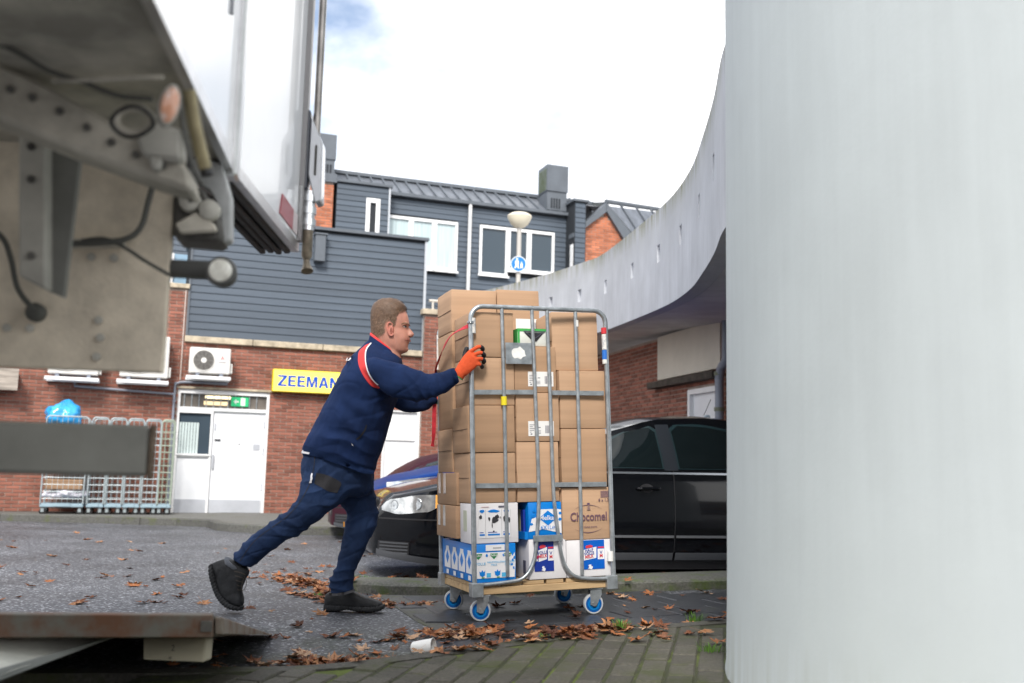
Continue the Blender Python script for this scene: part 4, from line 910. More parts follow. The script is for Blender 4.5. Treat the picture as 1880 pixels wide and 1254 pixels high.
H1 = hoop(0, [bA, bB, bC, bD])
H2 = hoop(RD, [[Vector((p.x, RD, p.z)) for p in b] for b in (bA, bB, bC, bD)])
def flat(p0, p1, y=-.0, hh=.013):
    a, b = v3(*p0), v3(*p1); mb = MB(); mb.prism([a+Vector((0, 0, -hh)), b+Vector((0, 0, -hh)), b+Vector((0, 0, hh)), a+Vector((0, 0, hh))], (0, .007, 0), .001); return mb
for H, y in ((H1, 0), (H2, RD)):
    for p0, p1 in [((870, 720), (982, 720)), ((1014, 721), (1109, 722)), ((874, 892), (988, 891)), ((1017, 890), (1114, 889))]:
        m_ = flat(p0, p1); m_.build('cross_bar', M_GALV, H, Matrix.Translation((0, y, 0)))
m_ = flat((978, 989), (1032, 987), hh=.017); m_.build('link_plate', M_GALV, H1, Matrix.Translation((0, -.012, 0)))
a, b = v3(927, 629), v3(976, 669)
mb = MB(); mb.box((a.x, -.008, b.z), (b.x, -.004, a.z), .001); pl_ = mb.build('label_plate', M_GALV, H1)
mb = MB(); pc = Vector(((a.x+b.x)/2, -.0085, (a.z+b.z)/2)); random.seed(3)
mb.prism([pc+Vector((random.uniform(.65, 1)*.048*math.cos(t*.45), 0, random.uniform(.6, 1)*.042*math.sin(t*.45))) for t in range(14)], (0, -.001, 0)); mb.build('torn_sticker', mat('paper', (.70, .70, .68), .8, var=.12, vs=20), pl_)
def wrap(name, p0, p1, r, m, parent=H1):
    mb = MB(); mb.tube([v3(*p0), v3(*p1)], r, 12); return mb.build(name, m, parent, smooth=True)
wrap('tape', (868, 584), (868.5, 612), .0150, M_TAPE)
wrap('tape', (1109, 614), (1110, 642), .0150, M_TAPE); wrap('tape', (1108.6, 602), (1109, 613), .0165, mat('red_tape', (.55, .03, .04), .5)); wrap('tape', (1110, 643), (1110.4, 660), .0155, mat('blue_tape', (.02, .14, .50), .5))
wrap('tape', (1110.5, 660), (1111, 668), .0150, M_TAPE)
wrap('yellow_tag', (925, 728), (925.4, 744), .0165, mat('tag_yellow', (.75, .62, .02), .4))
wrap('tape', (1058, 588), (1058.6, 600), .0118, M_TAPE)
wrap('plastic_tie', (1121, 1012), (1121, 1030), .017, mat('tie_white', (.7, .7, .68), .6))
mb = MB(); mb.tube([(0, RD, 1.40), (0, RD, 1.62)], .0152, 12); mb.build('tape', M_TAPE, H2, smooth=True)
mb = MB()
for k in range(3): mb.tube([Vector((.019*math.cos(t*.5236), -.0+.019*math.sin(t*.5236), 1.595+.004*k)) for t in range(13)], .002, 6)
mb.build('strap_ring', M_CHROME, H1, smooth=True)
# base: wooden deck with galvanised corners
M_WOOD = mat('pallet_wood', (.50, .35, .19), .75, col2=(.33, .22, .12), vs=3, vscale=(1, 8, 8), ramp=(.4, .7), bump=.2, bs=40, island=.12)
BA = empty('tmp', None, None); bpy.data.objects.remove(BA)
mb = MB(); mb.box((.01, .012, .150), (RWd-.01, .05, .188), .003); base = mb.build('deck', M_WOOD, RC)
boxpart('stringer', (.01, RD-.05, .150), (RWd-.01, RD-.012, .188), M_WOOD, base, .003)
for x in (.012, RWd-.05): boxpart('stringer', (x, .052, .150), (x+.038, RD-.052, .188), M_WOOD, base, .003)
xx = .012
for w_ in (.14, .12, .13, .11, .12, .10):
    boxpart('plank', (xx, .016+random.uniform(0, .008), .189), (xx+w_-.011, RD-.016, .209), M_WOOD, base, .002); xx += w_+.004
for x in (0, RWd):
    for y in (0, RD):
        sx = 1 if x == 0 else -1; sy = 1 if y == 0 else -1
        mb = MB(); mb.box((x-.018*sx, y-.018*sy, .142), (x+.045*sx, y+.012*sy, .215), .003); mb.box((x-.018*sx, y+.012*sy, .142), (x+.010*sx, y+.045*sy, .215), .002); mb.build('corner_bracket', M_GALV, base)
# castors
M_TYRE = mat('castor_tyre', (.42, .44, .46), .5, var=.1); M_HUB = mat('castor_blue', (.0, .075, .28), .6, spec=.2); M_HUB2 = mat('castor_blue_light', (.0, .16, .46), .6, spec=.2)
def castor(cx_, cy_, yaw):
    rw = .056; c = Vector((cx_, cy_, 0)); wp = RM @ c; zc = (gz(wp.x, wp.y)+.012) if wp.y < 6.62 else gz(wp.x, wp.y)
    c.z = (RMi @ Vector((wp.x, wp.y, zc))).z+rw
    M = Matrix.Translation(c) @ Matrix.Rotation(yaw, 4, 'Z') @ Matrix.Rotation(R(90), 4, 'X')
    mb = MB(); mb.lathe([(rw*.80, -.016), (rw*.93, -.016), (rw, -.009), (rw, .009), (rw*.93, .016), (rw*.80, .016)], M, 28); w = mb.build('castor', M_TYRE, RC, smooth=True)
    mb = MB(); mb.lathe([(.001, -.0168), (rw*.80, -.0168), (rw*.80, .0168), (.001, .0168)], M, 28); mb.build('hub', M_HUB, w, smooth=True)
    mb = MB(); mb.lathe([(rw*.58, .0170), (rw*.58, .0175), (rw*.44, .0175), (rw*.44, .0170)], M, 24); mb.lathe([(.001, .0177), (rw*.26, .0177), (rw*.26, .020), (.001, .020)], M, 16); mb.build('hub_ring', M_HUB2, w, smooth=True)
    Mi = Matrix.Translation(c) @ Matrix.Rotation(yaw, 4, 'Z')
    mb = MB()
    for s in (-1, 1): mb.prism([Mi @ Vector((-.020, s*.022, -.004)), Mi @ Vector((.012, s*.022, -.014)), Mi @ Vector((.045, s*.022, .05)), Mi @ Vector((.045, s*.022, .145-c.z)), Mi @ Vector((-.02, s*.022, .145-c.z))], Mi.to_3x3() @ Vector((0, .003, 0)))
    mb.box((-.028, -.026, .142-c.z), (.052, .026, .1495-c.z), 0, Mi); mb.lathe([(.012, -.028), (.012, .03)], M, 10); mb.build('fork', M_CHROME if False else M_GALV, w, smooth=True)
castor(.045, .05, R(-12)); castor(.695, .05, R(-8)); castor(.05, .58, R(-22)); castor(.74, .60, R(0))
# red strap hanging from the ring to the rear post
M_STRAP = mat('red_strap', (.50, .025, .04), .7, var=.2, vs=30)
ST = empty('red_strap', 'red webbing strap hanging between the left posts of the roll container', 'strap', RM)
mb = MB(); spt = bez([(.0, -.0, 1.585), (-.035, .08, 1.572), (-.050, .22, 1.555), (-.050, .36, 1.515), (-.046, .50, 1.455), (-.035, .62, 1.40), (-.024, RD-.0, 1.34), (-.03, RD+.01, 1.2), (-.035, RD+.012, 1.04), (-.045, RD+.01, .95)], 5)
rings = []
for i, p in enumerate(spt):
    t = (spt[min(i+1, len(spt)-1)]-spt[max(i-1, 0)]).normalized(); s_ = Vector((.2+.8*math.sin(i*.22)**2, .1, 1)); s_ = (s_-t*s_.dot(t)).normalized(); n_ = t.cross(s_)*.0012; s_ *= .0125
    rings.append([p-s_-n_, p+s_-n_, p+s_+n_, p-s_+n_])
mb.loft(rings); mb.build('webbing', M_STRAP, ST, smooth=True)
mb = MB(); mb.box((-.034, RD-.06, 1.355), (-.012, RD-.02, 1.405), .004); mb.build('buckle', M_CHROME, ST)

# ---------------- cardboard boxes
def card(name, base):
    return mat(name, base, .82, var=.10, vs=1.8, bump=.18, bs=26, vscale=(.25, .25, 9), detail=3, dist=.003)
M_CARD = [card('cardboard', (.41, .262, .162)), card('cardboard_b', (.45, .29, .182)), card('cardboard_c', (.37, .232, .14))]
M_CTAPE = mat('parcel_tape', (.36, .235, .135), .3, var=.06, coat=.2)
M_SEAM = mat('flap_gap', (.09, .055, .03), .9)
M_PAPER = mat('label_paper', (.72, .72, .71), .6)
M_INK = mat('label_ink', (.10, .10, .14), .7)
def lift(o):                                        # a thing placed in container space
    return o
def box_thing(label, x0, x1, y0, y1, z0, z1, mi=0, seam='z', tape=True, name='cardboard_box', m=None, yaw=0.0, cat='box', group='boxes on the roll container'):
    w, d, h = x1-x0, y1-y0, z1-z0
    M = RM @ Matrix.Translation((x0+w/2, y0+d/2, z0)) @ Matrix.Rotation(yaw, 4, 'Z')
    B = empty(name, label, cat, M, group)
    mb = MB(); mb.box((-w/2, -d/2, .001), (w/2, d/2, h-.001), .0045, seg=2)
    if tape: bmesh.ops.subdivide_edges(mb.bm, edges=[e for e in mb.bm.edges if e.calc_length() > .1], cuts=4, use_grid_fill=True)
    for v in mb.bm.verts:                            # slightly bulged, dented walls
        q = Vector((v.co.x*11+x0*31, v.co.y*11, v.co.z*11+z0*17)); k = noise.noise(q)*.0026*(1 if tape else .6); e_ = (1-(2*v.co.z/h-1)**2)*(1-min(1, (2*v.co.x/w)**2))*.0022 if tape else 0
        v.co.x += k; v.co.y += noise.noise(q+Vector((9, 3, 1)))*.0024*(1 if tape else .3)+(-e_ if v.co.y < 0 else e_)
    mb.build('carton', m or M_CARD[mi], B, smooth=True)
    B['w'] = w; B['d'] = d; B['h'] = h
    if tape:
        fl = MB(); fl.box((-w/2-.0022, -d/2+.006, h*.5-.0013), (-w/2+.004, d/2-.006, h*.5+.0013)); 
        fl.build('flap_seam', M_SEAM, B)
        tp_ = MB(); tp_.box((-w/2+.004, -.024, h-.0012), (w/2-.004, .024, h+.0002)); tp_.build('tape', M_CTAPE, B)
    return B
def ship_label(B, w, h, x0, z0, lw, lh, d):
    mb = MB(); mb.box((x0, -d/2-.0028, z0), (x0+lw, -d/2-.0012, z0+lh)); L_ = mb.build('shipping_label', M_PAPER, B)
    mb = MB(); y = -d/2-.0034
    xx = x0+lw*.66; random.seed(int(x0*1000)+int(lh*999))
    while xx < x0+lw*.93: bw = random.choice((.0012, .002, .003)); mb.box((xx, y, z0+lh*.18), (xx+bw, y+.0004, z0+lh*.70)); xx += bw+random.choice((.0012, .002))
    mb.build('barcode', M_INK, L_)
    mb = MB()
    for k in range(5): mb.box((x0+lw*.05, y, z0+lh*(.25+k*.12)), (x0+lw*(.12+.05*((k*7) % 5)), y+.0004, z0+lh*(.285+k*.12)))
    for k in range(3): mb.box((x0+lw*.30, y, z0+lh*(.16+k*.09)), (x0+lw*.48, y+.0004, z0+lh*(.19+k*.09)))
    mb.box((x0+lw*.38, y, z0+lh*.55), (x0+lw*.48, y+.0004, z0+lh*.60)); mb.box((x0+lw*.08, y, z0+lh*.10), (x0+lw*.15, y+.0004, z0+lh*.17)); mb.build('print', M_INK, L_)
def Z(px, py, v=.02): return rl(px, py, v).z
def X(px, py, v=.02): return rl(px, py, v).x
PZ = .211
# z levels of the columns (front)
zl = [Z(905, y) for y in (1064, 998, 923.5, 831, 744, 656, 573)]; zl[0] = PZ
zm = [Z(985, y) for y in (1066, 990, 922, 811, 721, 635)]; zm[0] = PZ
zr = [Z(1070, y) for y in (1060, 991, 893, 787, 680, 572)]; zr[0] = PZ
yF, yM = .022, .335
xa, xb, xc = X(946, 700), X(1024, 700), .795
# left column
Bx = []
L6 = (X(868, 1030), X(946, 1030)); 
Bx.append(box_thing('plain brown box, topmost of the left front stack behind the orange glove', 0.004, xa-.004, yF, yM, zl[5]+.001, zl[6], 0))
Bx.append(box_thing('plain brown box second from top in the left front stack', 0.004, xa-.004, yF+.004, yM, zl[4]+.001, zl[5], 1))
Bx.append(box_thing('brown box sticking out left of the front post, below the hand', X(859, 790), xa-.010, yF-.004, yM-.02, zl[3]+.001, zl[4], 2, yaw=.01))
Bx.append(box_thing('brown box above the white cow milk box', X(863, 880), xa-.008, yF, yM, zl[2]+.001, zl[3], 0, yaw=-.008))
# middle column
q = box_thing('brown box with white label just under the green hand-hole box', xa, xb-.004, yF+.010, yM, zm[4]+.001, zm[5], 2); ship_label(q, q['w'], q['h'], -.045, .035, .150, .082, q['d'])
q = box_thing('brown box with white label in the middle of the middle stack', xa+.002, xb+.004, yF, yM, zm[3]+.001, zm[4], 0); ship_label(q, q['w'], q['h'], -.058, .030, .150, .082, q['d'])
Bx.append(box_thing('brown box without label above the blue diamond carton', xa, xb-.006, yF+.002, yM, zm[2]+.001, zm[3], 1, yaw=.006))
# right column
Bx.append(box_thing('tall brown box at the top of the right stack, turned a little', xb-.004, xc-.018, yF+.03, yM+.02, zr[4]+.001, zr[5], 1, yaw=-.055))
Bx.append(box_thing('brown box second from top in the right stack', xb+.010, xc+.002, yF+.006, yM, zr[3]+.001, zr[4], 0, yaw=.012))
Bx.append(box_thing('brown box third from top in the right stack above the printed one', xb+.014, xc-.002, yF, yM, zr[2]+.001, zr[3], 2, yaw=-.012))
# rear row
rz_ = [PZ, Z(822, 988, .36), Z(822, 868, .36), Z(822, 787, .36), Z(822, 590, .36), Z(842, 531, .34)]
xr0 = X(834, 700, .345)
Bx.append(box_thing('large brown box highest at the left, standing above the container frame', -.012, .262, yM+.008, RD-.02, rz_[4]-.06, rz_[5], 1))
Bx.append(box_thing('brown box highest at the middle, beside the tallest left box', .272, .535, yM+.022, RD-.02, 1.36, Z(955, 533, .36), 0))
Bx.append(box_thing('tall narrow brown box at the rear left under the strap', -.012, .25, yM+.006, RD-.02, rz_[3]+.001, rz_[4]-.061, 2))
Bx.append(box_thing('brown box at the rear left, second above the taped cartons', -.018, .25, yM+.004, RD-.02, rz_[2]+.001, rz_[3], 0))
q = box_thing('brown carton with clear tape strips at the rear left', -.026, .24, yM-.10, RD-.02, (rz_[1]+rz_[2])/2+.001, rz_[2], 2, tape=False)
q2 = box_thing('lower brown carton with clear tape strips at the rear left', -.030, .24, yM-.10, RD-.02, rz_[1]+.001, (rz_[1]+rz_[2])/2, 2, tape=False)
M_CLEAR = mat('clear_tape', (.58, .55, .52), .15, coat=.6, var=.2, vs=25)
for b in (q, q2):
    for yy in (.03, .14): boxpart('tape', (-b['w']/2-.0035, yy-.022, b['h']*.35), (-b['w']/2-.0015, yy+.022, b['h']*.99), M_CLEAR, b)
Bx.append(box_thing('hidden brown box at the rear middle of the container', .262, .53, yM+.006, RD-.02, PZ, 1.355, 0))
Bx.append(box_thing('brown box at the rear right with its label showing between the bars', .545, .79, yM+.03, RD-.02, PZ, 1.42, 1))
qq = Bx[11-0] if False else None
# white label on the rear middle top box, seen above the green box
lab = MB(); a_ = rl(947, 585, yM+.018); b_ = rl(986, 622, yM+.018); lab.box((a_.x, yM+.0175, b_.z), (b_.x+.03, yM+.019, a_.z))
pb = [o for o in bpy.data.objects if o.get('label', '').startswith('brown box highest at the middle')][0]
lo = lab.build('shipping_label', M_PAPER, pb, pb.matrix_world.inverted() @ RM)
mb = MB(); xx = b_.x-.03
while xx < b_.x+.02: mb.box((xx, yM+.0168, b_.z+.012), (xx+.003, yM+.0174, a_.z-.02)); xx += .0055
mb.build('barcode', M_INK, lo)
# green and white hand-hole carton
gx0, gx1 = X(949, 612, .06), X(1004, 612, .06)
gz0 = zm[5]+.001
gb = box_thing('small green and white carton with black hand hole between the bars', gx0, gx1, .05, .25, gz0, gz0+.098, 0, tape=False, name='carton', m=mat('carton_white', (.62, .64, .60), .5, var=.08, vs=20))
w, d, h = gb['w'], gb['d'], gb['h']; mgr = mat('carton_green', (.05, .36, .08), .5)
boxpart('green_band', (-w/2-.001, -d/2-.003, h-.014), (w/2+.001, -d/2-.0005, h+.001), mgr, gb)
boxpart('green_side', (-w/2-.0025, -d/2, .002), (-w/2-.0005, d/2, h), mgr, gb); boxpart('green_band', (-w/2+.001, -d/2-.003, .0), (-w/2+.012, -d/2-.0006, h-.015), mgr, gb)
mb = MB(); mb.prism([(-w*.28, -d/2-.0032, h*.78), (w*.36, -d/2-.0032, h*.78), (w*.12, -d/2-.0032, h*.28), (w*.0, -d/2-.0032, h*.28)], (0, .002, 0)); mb.build('hand_hole', mat('hole_black', (.02, .02, .025), .8), gb)
mb = MB(); mb.tube([(-w*.30, -d/2-.005, h*.86), (w*.04, -d/2-.005, h*.42), (w*.40, -d/2-.005, h*.86), (-w*.30, -d/2-.005, h*.86)], .0022, 5); mb.build('flap_outline', M_INK, gb)
# ---------------- printed milk boxes
M_BLUE = mat('print_blue', (.0, .19, .62), .35); M_WBOX = mat('white_board', (.70, .69, .71), .55, var=.05, vs=4); M_NAVY = mat('print_navy', (.01, .035, .28), .35)
M_RED = mat('print_red', (.62, .04, .06), .4); M_GREEN = mat('print_green', (.03, .22, .08), .4); M_PW = mat('print_white', (.74, .74, .76), .4); M_PURP = mat('print_purple', (.085, .045, .10), .7)
M_LBLUE = mat('print_light_blue', (.08, .42, .70), .4); M_BLACK = mat('print_black', (.03, .03, .035), .6)
def pr(B, name, pts, m, k=0, parent=None):
    """flat print on the front face; pts in fractions of width/height"""
    w, d, h = B['w'], B['d'], B['h']; y = -d/2-.0030-.0009*k
    mb = MB(); mb.prism([((u-.5)*w, y, v*h) for u, v in pts], (0, .0008, 0)); return mb.build(name, m, parent or B)
def rect(a, b, c, d): return [(a, b), (c, b), (c, d), (a, d)]
def diamond(cx_, cy_, rx, ry): return [(cx_-rx, cy_), (cx_, cy_-ry), (cx_+rx, cy_), (cx_, cy_+ry)]
def blob(cx_, cy_, rx, ry, seed, n=12):
    rnd = random.Random(seed); return [(cx_+rx*rnd.uniform(.6, 1.1)*math.cos(2*math.pi*i/n), cy_+ry*rnd.uniform(.6, 1.1)*math.sin(2*math.pi*i/n)) for i in range(n)]
def tx(B, s, u, v, size, m, k=3, bold=.0, rot=0, width=1.0, parent=None, shear=0):
    w, d, h = B['w'], B['d'], B['h']
    return link('lettering', text_mesh(s, size, bold, .0003, 'CENTER', shear, width), m, parent or B, Matrix.Translation(((u-.5)*w, -d/2-.0034-.0009*k, v*h)) @ Matrix.Rotation(rot, 4, 'Y') @ UPR)
# white cow box
cb = box_thing('white milk box printed with black and white cows at the left', X(864, 960), X(951, 960), yF-.006, yM-.115, zl[1]+.001, zl[2], 0, tape=False, name='milk_box', m=M_WBOX)
for i, (u0, u1) in enumerate([(.16, .30), (.31, .64), (.65, .83)]):
    p_ = pr(cb, 'carton_print', rect(u0, .14, u1, .84), M_PW, 0)
    uc = (u0+u1)/2; ww = u1-u0
    pr(cb, 'blue_print', blob(uc, .80, ww*.40, .045, i+5), M_BLUE, 2); pr(cb, 'blue_line', rect(u0+ww*.12, .20, u1-ww*.12, .24), M_BLUE, 2); pr(cb, 'blue_line', rect(u0+ww*.12, .27, u1-ww*.3, .285), M_NAVY, 2)
    pr(cb, 'separator', rect(u1+.001, .14, u1+.006, .84), mat('print_grey2', (.4, .4, .42), .6), 0)
for uc, vc, rx, ry, sd in [(.20, .66, .035, .06, 1), (.50, .58, .075, .10, 2), (.55, .66, .05, .06, 3), (.38, .61, .03, .06, 8), (.72, .61, .06, .09, 4), (.80, .58, .025, .08, 9), (.47, .30, .02, .02, 5), (.44, .45, .012, .08, 6)]: pr(cb, 'cow_patch', blob(uc, vc, rx, ry, sd), M_BLACK, 3)
pr(cb, 'cow_muzzle', blob(.615, .64, .022, .03, 12), mat('cow_grey', (.35, .34, .34), .6), 3)
pr(cb, 'fine_print', rect(.22, .90, .38, .915), mat('fine_red', (.6, .4, .4), .6), 1); pr(cb, 'fine_print', rect(.58, .89, .70, .93), M_INK, 1)
boxpart('side_window', (-cb['w']/2-.0025, -.03, cb['h']*.3), (-cb['w']/2-.0005, .03, cb['h']*.82), mat('pale_green_window', (.45, .48, .38), .5), cb)
# blue half-full milk packs at the bottom left
hb_ = box_thing('blue and white tray of milk packs with green diamonds at the bottom left', X(869, 1030), X(946, 1030), yF-.012, RD-.03, PZ+.001, zl[1], 0, tape=False, name='milk_box', m=M_BLUE)
w, d, h = hb_['w'], hb_['d'], hb_['h']
pr(hb_, 'carton_print', [(.03, .12), (.96, .12), (.985, .5), (.97, .76), (.92, .66), (.85, .78), (.05, .78)], M_PW, 0)
pr(hb_, 'white_label', rect(.28, .82, .73, .975), M_PW, 1); pr(hb_, 'barcode', rect(.45, .87, .65, .91), mat('print_grey2', (.4, .4, .42)), 2)
for i, u in enumerate((.10, .47, .80)):
    pr(hb_, 'green_diamond', [(u-.09, .75), (u-.085, .70), (u, .60), (u+.085, .70), (u+.09, .75)], M_GREEN, 2); tx(hb_, 'Melkan', u, .705, .0165, M_PW, 3)
    if u > .12: tx(hb_, 'HALFVOLLE\nMELK', u, .49, .0145, M_LBLUE, 2)
    else: tx(hb_, 'VOLLE', u+.05, .49, .0195, M_LBLUE, 2)
for u in (.19, .55): 
    pr(hb_, 'tulip', [(u-.07, .30), (u-.06, .20), (u, .155), (u+.06, .20), (u+.07, .32), (u+.03, .28), (u, .34), (u-.03, .28)], M_BLUE, 2); pr(hb_, 'glass_print', rect(u+.10, .14, u+.20, .25), M_LBLUE, 2); pr(hb_, 'leaf_print', rect(u-.02, .125, u+.05, .152), mat('print_leaf', (.15, .35, .12), .5), 2)
for i, (u, v) in enumerate([(.90, .45), (.94, .36), (.92, .56), (.96, .62), (.70, .70), (.30, .70)]): pr(hb_, 'blue_spot', blob(u, v, .03, .045, 30+i, 8), M_BLUE, 2)
for i in range(4):         # side of the tray: four white bottle shapes with blue diamonds
    yc = -d/2+.075+i*.145; x = -w/2-.0028
    mb = MB(); mb.prism([(x, yc-.06, h*.22), (x, yc+.06, h*.22), (x, yc+.062, h*.58), (x, yc+.03, h*.74), (x, yc+.03, h*.82), (x, yc-.03, h*.82), (x, yc-.03, h*.74), (x, yc-.062, h*.58)], (.001, 0, 0)); b_ = mb.build('bottle_print', M_PW, hb_)
    mb = MB(); mb.prism([(x-.001, yc-.032, h*.52), (x-.001, yc, h*.34), (x-.001, yc+.032, h*.52), (x-.001, yc, h*.70)], (.0008, 0, 0)); mb.build('blue_diamond', M_BLUE, b_)
    mb = MB(); mb.prism([(x-.001, yc-.025, h*.05), (x-.001, yc+.022, h*.05), (x-.001, yc+.022, h*.17), (x-.001, yc-.025, h*.17)], (.0008, 0, 0)); mb.build('white_label', M_PW, hb_)
# blue diamond carton in the middle
mk = box_thing('blue carton with white panel and blue diamond in the middle stack', X(970, 955), xb+.002, yF-.002, yM-.03, zm[1]+.001, zm[2], 0, tape=False, name='milk_box', m=M_BLUE)
pr(mk, 'white_panel', [(.0, .20), (.45, .26), (.985, .13), (.985, .78), (.85, .80), (.30, .80), (.28, .60), (.1, .55)], M_PW, 0)
pr(mk, 'blue_diamond', diamond(.58, .56, .27, .205), M_BLUE, 2); tx(mk, 'Melkan', .58, .565, .036, M_PW, 3, .0004); tx(mk, '6X1L\u212e', .57, .30, .030, M_BLUE, 2)
for i, (u, v) in enumerate([(.12, .62), (.17, .76), (.08, .40), (.95, .68), (.94, .52)]): pr(mk, 'blue_spot', blob(u, v, .05, .05, 50+i, 9), M_BLUE, 2)
for i in range(4): boxpart('milk_pack', (-mk['w']/2-.018, -.11+i*.055, .03), (-mk['w']/2-.004, -.068+i*.055, mk['h']*.80), (M_NAVY, mat('pack_olive', (.22, .22, .14), .4))[i % 2], mk, .003)
boxpart('side_lip', (-mk['w']/2-.022, -mk['d']/2, .0), (-mk['w']/2-.001, mk['d']/2, .04), M_BLUE, mk)
# white trays with dark blue packs
def milk_tray(label, x0, x1, z1, words, blue, u0, u1, n):
    b = box_thing(label, x0, x1, yF-.004, yM-.02, PZ+.001, z1, 0, tape=False, name='milk_box', m=M_WBOX)
    h = b['h']
    pr(b, 'opening', rect(u0, .20, u1, .985), blue, 0)
    cs = [(.50, .34), (.95, .30)] if n == 3 else [(.33, .42), (.86, .34)]
    for i in range(n):
        uw = (u1-u0)/ (n-1 if n == 3 else 1.45); ua = u0+uw*i-(uw*.62 if n == 3 else 0); ub = min(ua+uw*.97, u1); ua = max(ua, u0)
        p_ = pr(b, 'milk_pack', rect(ua, .205, ub, .985), blue, 1)
        full = ub-ua > uw*.8
        c = (ua+ub)/2
        if full:
            pr(b, 'white_label', [(ua+.012, .44), (ub-.02, .50), (ub-.01, .80), (ua+.004, .72)], M_PW, 2)
            pr(b, 'red_badge', [(c-.07, .765), (c+.07, .79), (c+.08, .83), (c+.02, .86), (c-.07, .84), (c-.09, .80)], M_RED, 3)
            k = len(words)
            for j, wd in enumerate(words): tx(b, wd, c-.01, .71-j*.085-(0 if k == 3 else .05), (.0225 if k == 3 else .0235), M_NAVY if j < k-1 else M_RED, 4, .0004, -.10, .92)
            pr(b, 'cow_head', blob(c+.01, .27, .075, .075, 7, 10), M_PW, 2); pr(b, 'cow_patch', blob(c-.03, .27, .02, .03, 8, 8), M_NAVY, 3); pr(b, 'cow_patch', blob(c+.05, .30, .02, .025, 9, 8), M_NAVY, 3)
            mb = MB(); mb.lathe([(.011, 0), (.011, .008), (.001, .008)], Matrix.Translation(((c-.5)*b['w'], -b['d']/2+.02, h+.0005)), 12); mb.build('pack_cap', M_PW, p_)
        else:
            pr(b, 'white_label', [(ua+.004, .46), (ub-.006, .46), (ub-.004, .74), (ua+.004, .74)], M_PW, 2); pr(b, 'red_badge', rect(ua+.01, .76, ub-.01, .80), M_RED, 2)
            tx(b, words[-2][0], c, .64, .026, M_NAVY, 3, .0004); tx(b, words[-1][0], c, .55, .026, M_RED, 3, .0004)
    return b
t1 = milk_tray('white tray of dark blue milk packs at the bottom of the middle stack', X(971, 1030), xb+.022, zm[1], ['VOLLE', 'MELK'], M_NAVY, .14, .66, 3)
boxpart('side_print', (-t1['w']/2-.0025, -.10, .03), (-t1['w']/2-.0005, -.06, .10), M_INK, t1)
t2 = milk_tray('white tray of bright blue milk packs at the bottom right', xb+.026, xc+.004, zr[1], ['HALF', 'VOLLE', 'MELK'], mat('pack_blue', (.0, .10, .48), .35), .33, .84, 2)
# brown printed drink carton
ch = box_thing('brown drink carton with purple lettering, arcs and barcode at the right', xb+.006, xc+.012, yF-.004, yM-.02, zr[1]+.001, zr[2]-.006, 1, tape=False, name='drink_carton')
tx(ch, 'Chocomel', .53, .43, .066, mat('print_mauve', (.14, .075, .10), .7), 1, .0012, 0, .80)
def arc(v0, sg, m):
    pts = []
    for i in range(15): u = .24+.56*i/14; pts.append((u, v0+sg*.07*(1-((i-7)/7)**2)))
    pr(ch, 'arc', pts+[(u, v+.012*(1-abs(i-7)/7.5)*sg) for i, (u, v) in list(enumerate(pts))[::-1]], m, 1)
arc(.585, 1, M_PURP); arc(.205, -1, M_PURP)
pr(ch, 'bottle_print', [(.50, .56), (.57, .56), (.555, .62), (.545, .665), (.515, .665), (.51, .62)], mat('print_purple2', (.22, .14, .13), .7), 2); pr(ch, 'bottle_cap', rect(.505, .665, .555, .70), M_PURP, 2)
tx(ch, 'DE ENIGE ECHTE', .53, .235, .013, M_PURP, 1)
u = .79
while u < .94: pr(ch, 'barcode', rect(u, .795, u+.009, .925), M_PURP, 1); u += .0165
tx(ch, '8 x 1,2L', .865, .745, .023, M_PURP, 1)
# ================================================================== THE MAN
M_JACK = mat('jacket_navy', (.0085, .022, .074), .9, var=.16, vs=7, bump=.35, bs=220, spec=.25)
M_JACK2 = mat('jacket_rib', (.006, .017, .056), .9, bump=.5, bs=160, vscale=(1, 1, .1), spec=.2)
M_TROU = mat('trouser_navy', (.016, .034, .088), .85, var=.30, vs=5, bump=.3, bs=240, spec=.25)
M_TROU2 = mat('trouser_grey', (.026, .025, .028), .85, var=.15, vs=8, bump=.3, bs=240)
M_BOOT = mat('boot_leather', (.018, .019, .021), .6, var=.35, vs=22, bump=.4, bs=90)
M_SOLE = mat('boot_sole', (.022, .023, .025), .7, var=.2, vs=20)
M_ORAN = mat('glove_orange', (.66, .085, .022), .85, var=.10, vs=14, bump=.5, bs=260)
M_GRIP = mat('glove_black', (.012, .013, .016), .6, bump=.3, bs=150)
M_STRI = mat('stripe_red', (.62, .045, .045), .8, var=.06, vs=12)
M_PIPING = mat('piping_white', (.75, .74, .76), .7)
def skin_mat():
    m = mat('skin', (.46, .22, .162), .5, var=.18, vs=11, bump=.12, bs=130, col2=None)
    b = m.node_tree.nodes['Principled BSDF']; b.inputs['Subsurface Weight'].default_value = .15; b.inputs['Subsurface Radius'].default_value = (.01, .004, .002); return m
M_SKIN = skin_mat()
M_HAIR = mat('hair_brown', (.11, .066, .042), .6, var=.2, vs=30)
pa = R(-2); PF = Vector((math.cos(pa), math.sin(pa), 0)); PRt = Vector((math.sin(pa), -math.cos(pa), 0))
PM0 = Vector((-.267, 5.66, 0)); PO = PM0-PF*.85; PO.z = gz(PO.x, PO.y)
PMX = frame(PO, 0, PF, -PRt, Vector((0, 0, 1))); PMi = PMX.inverted()
def mp(px, py, b=0.0): return PMi @ onplane(px, py, PM0+PRt*b, PRt)
MAN = empty('person', 'man in navy work jacket and orange glove leaning forward to push the container', 'person', PMX)
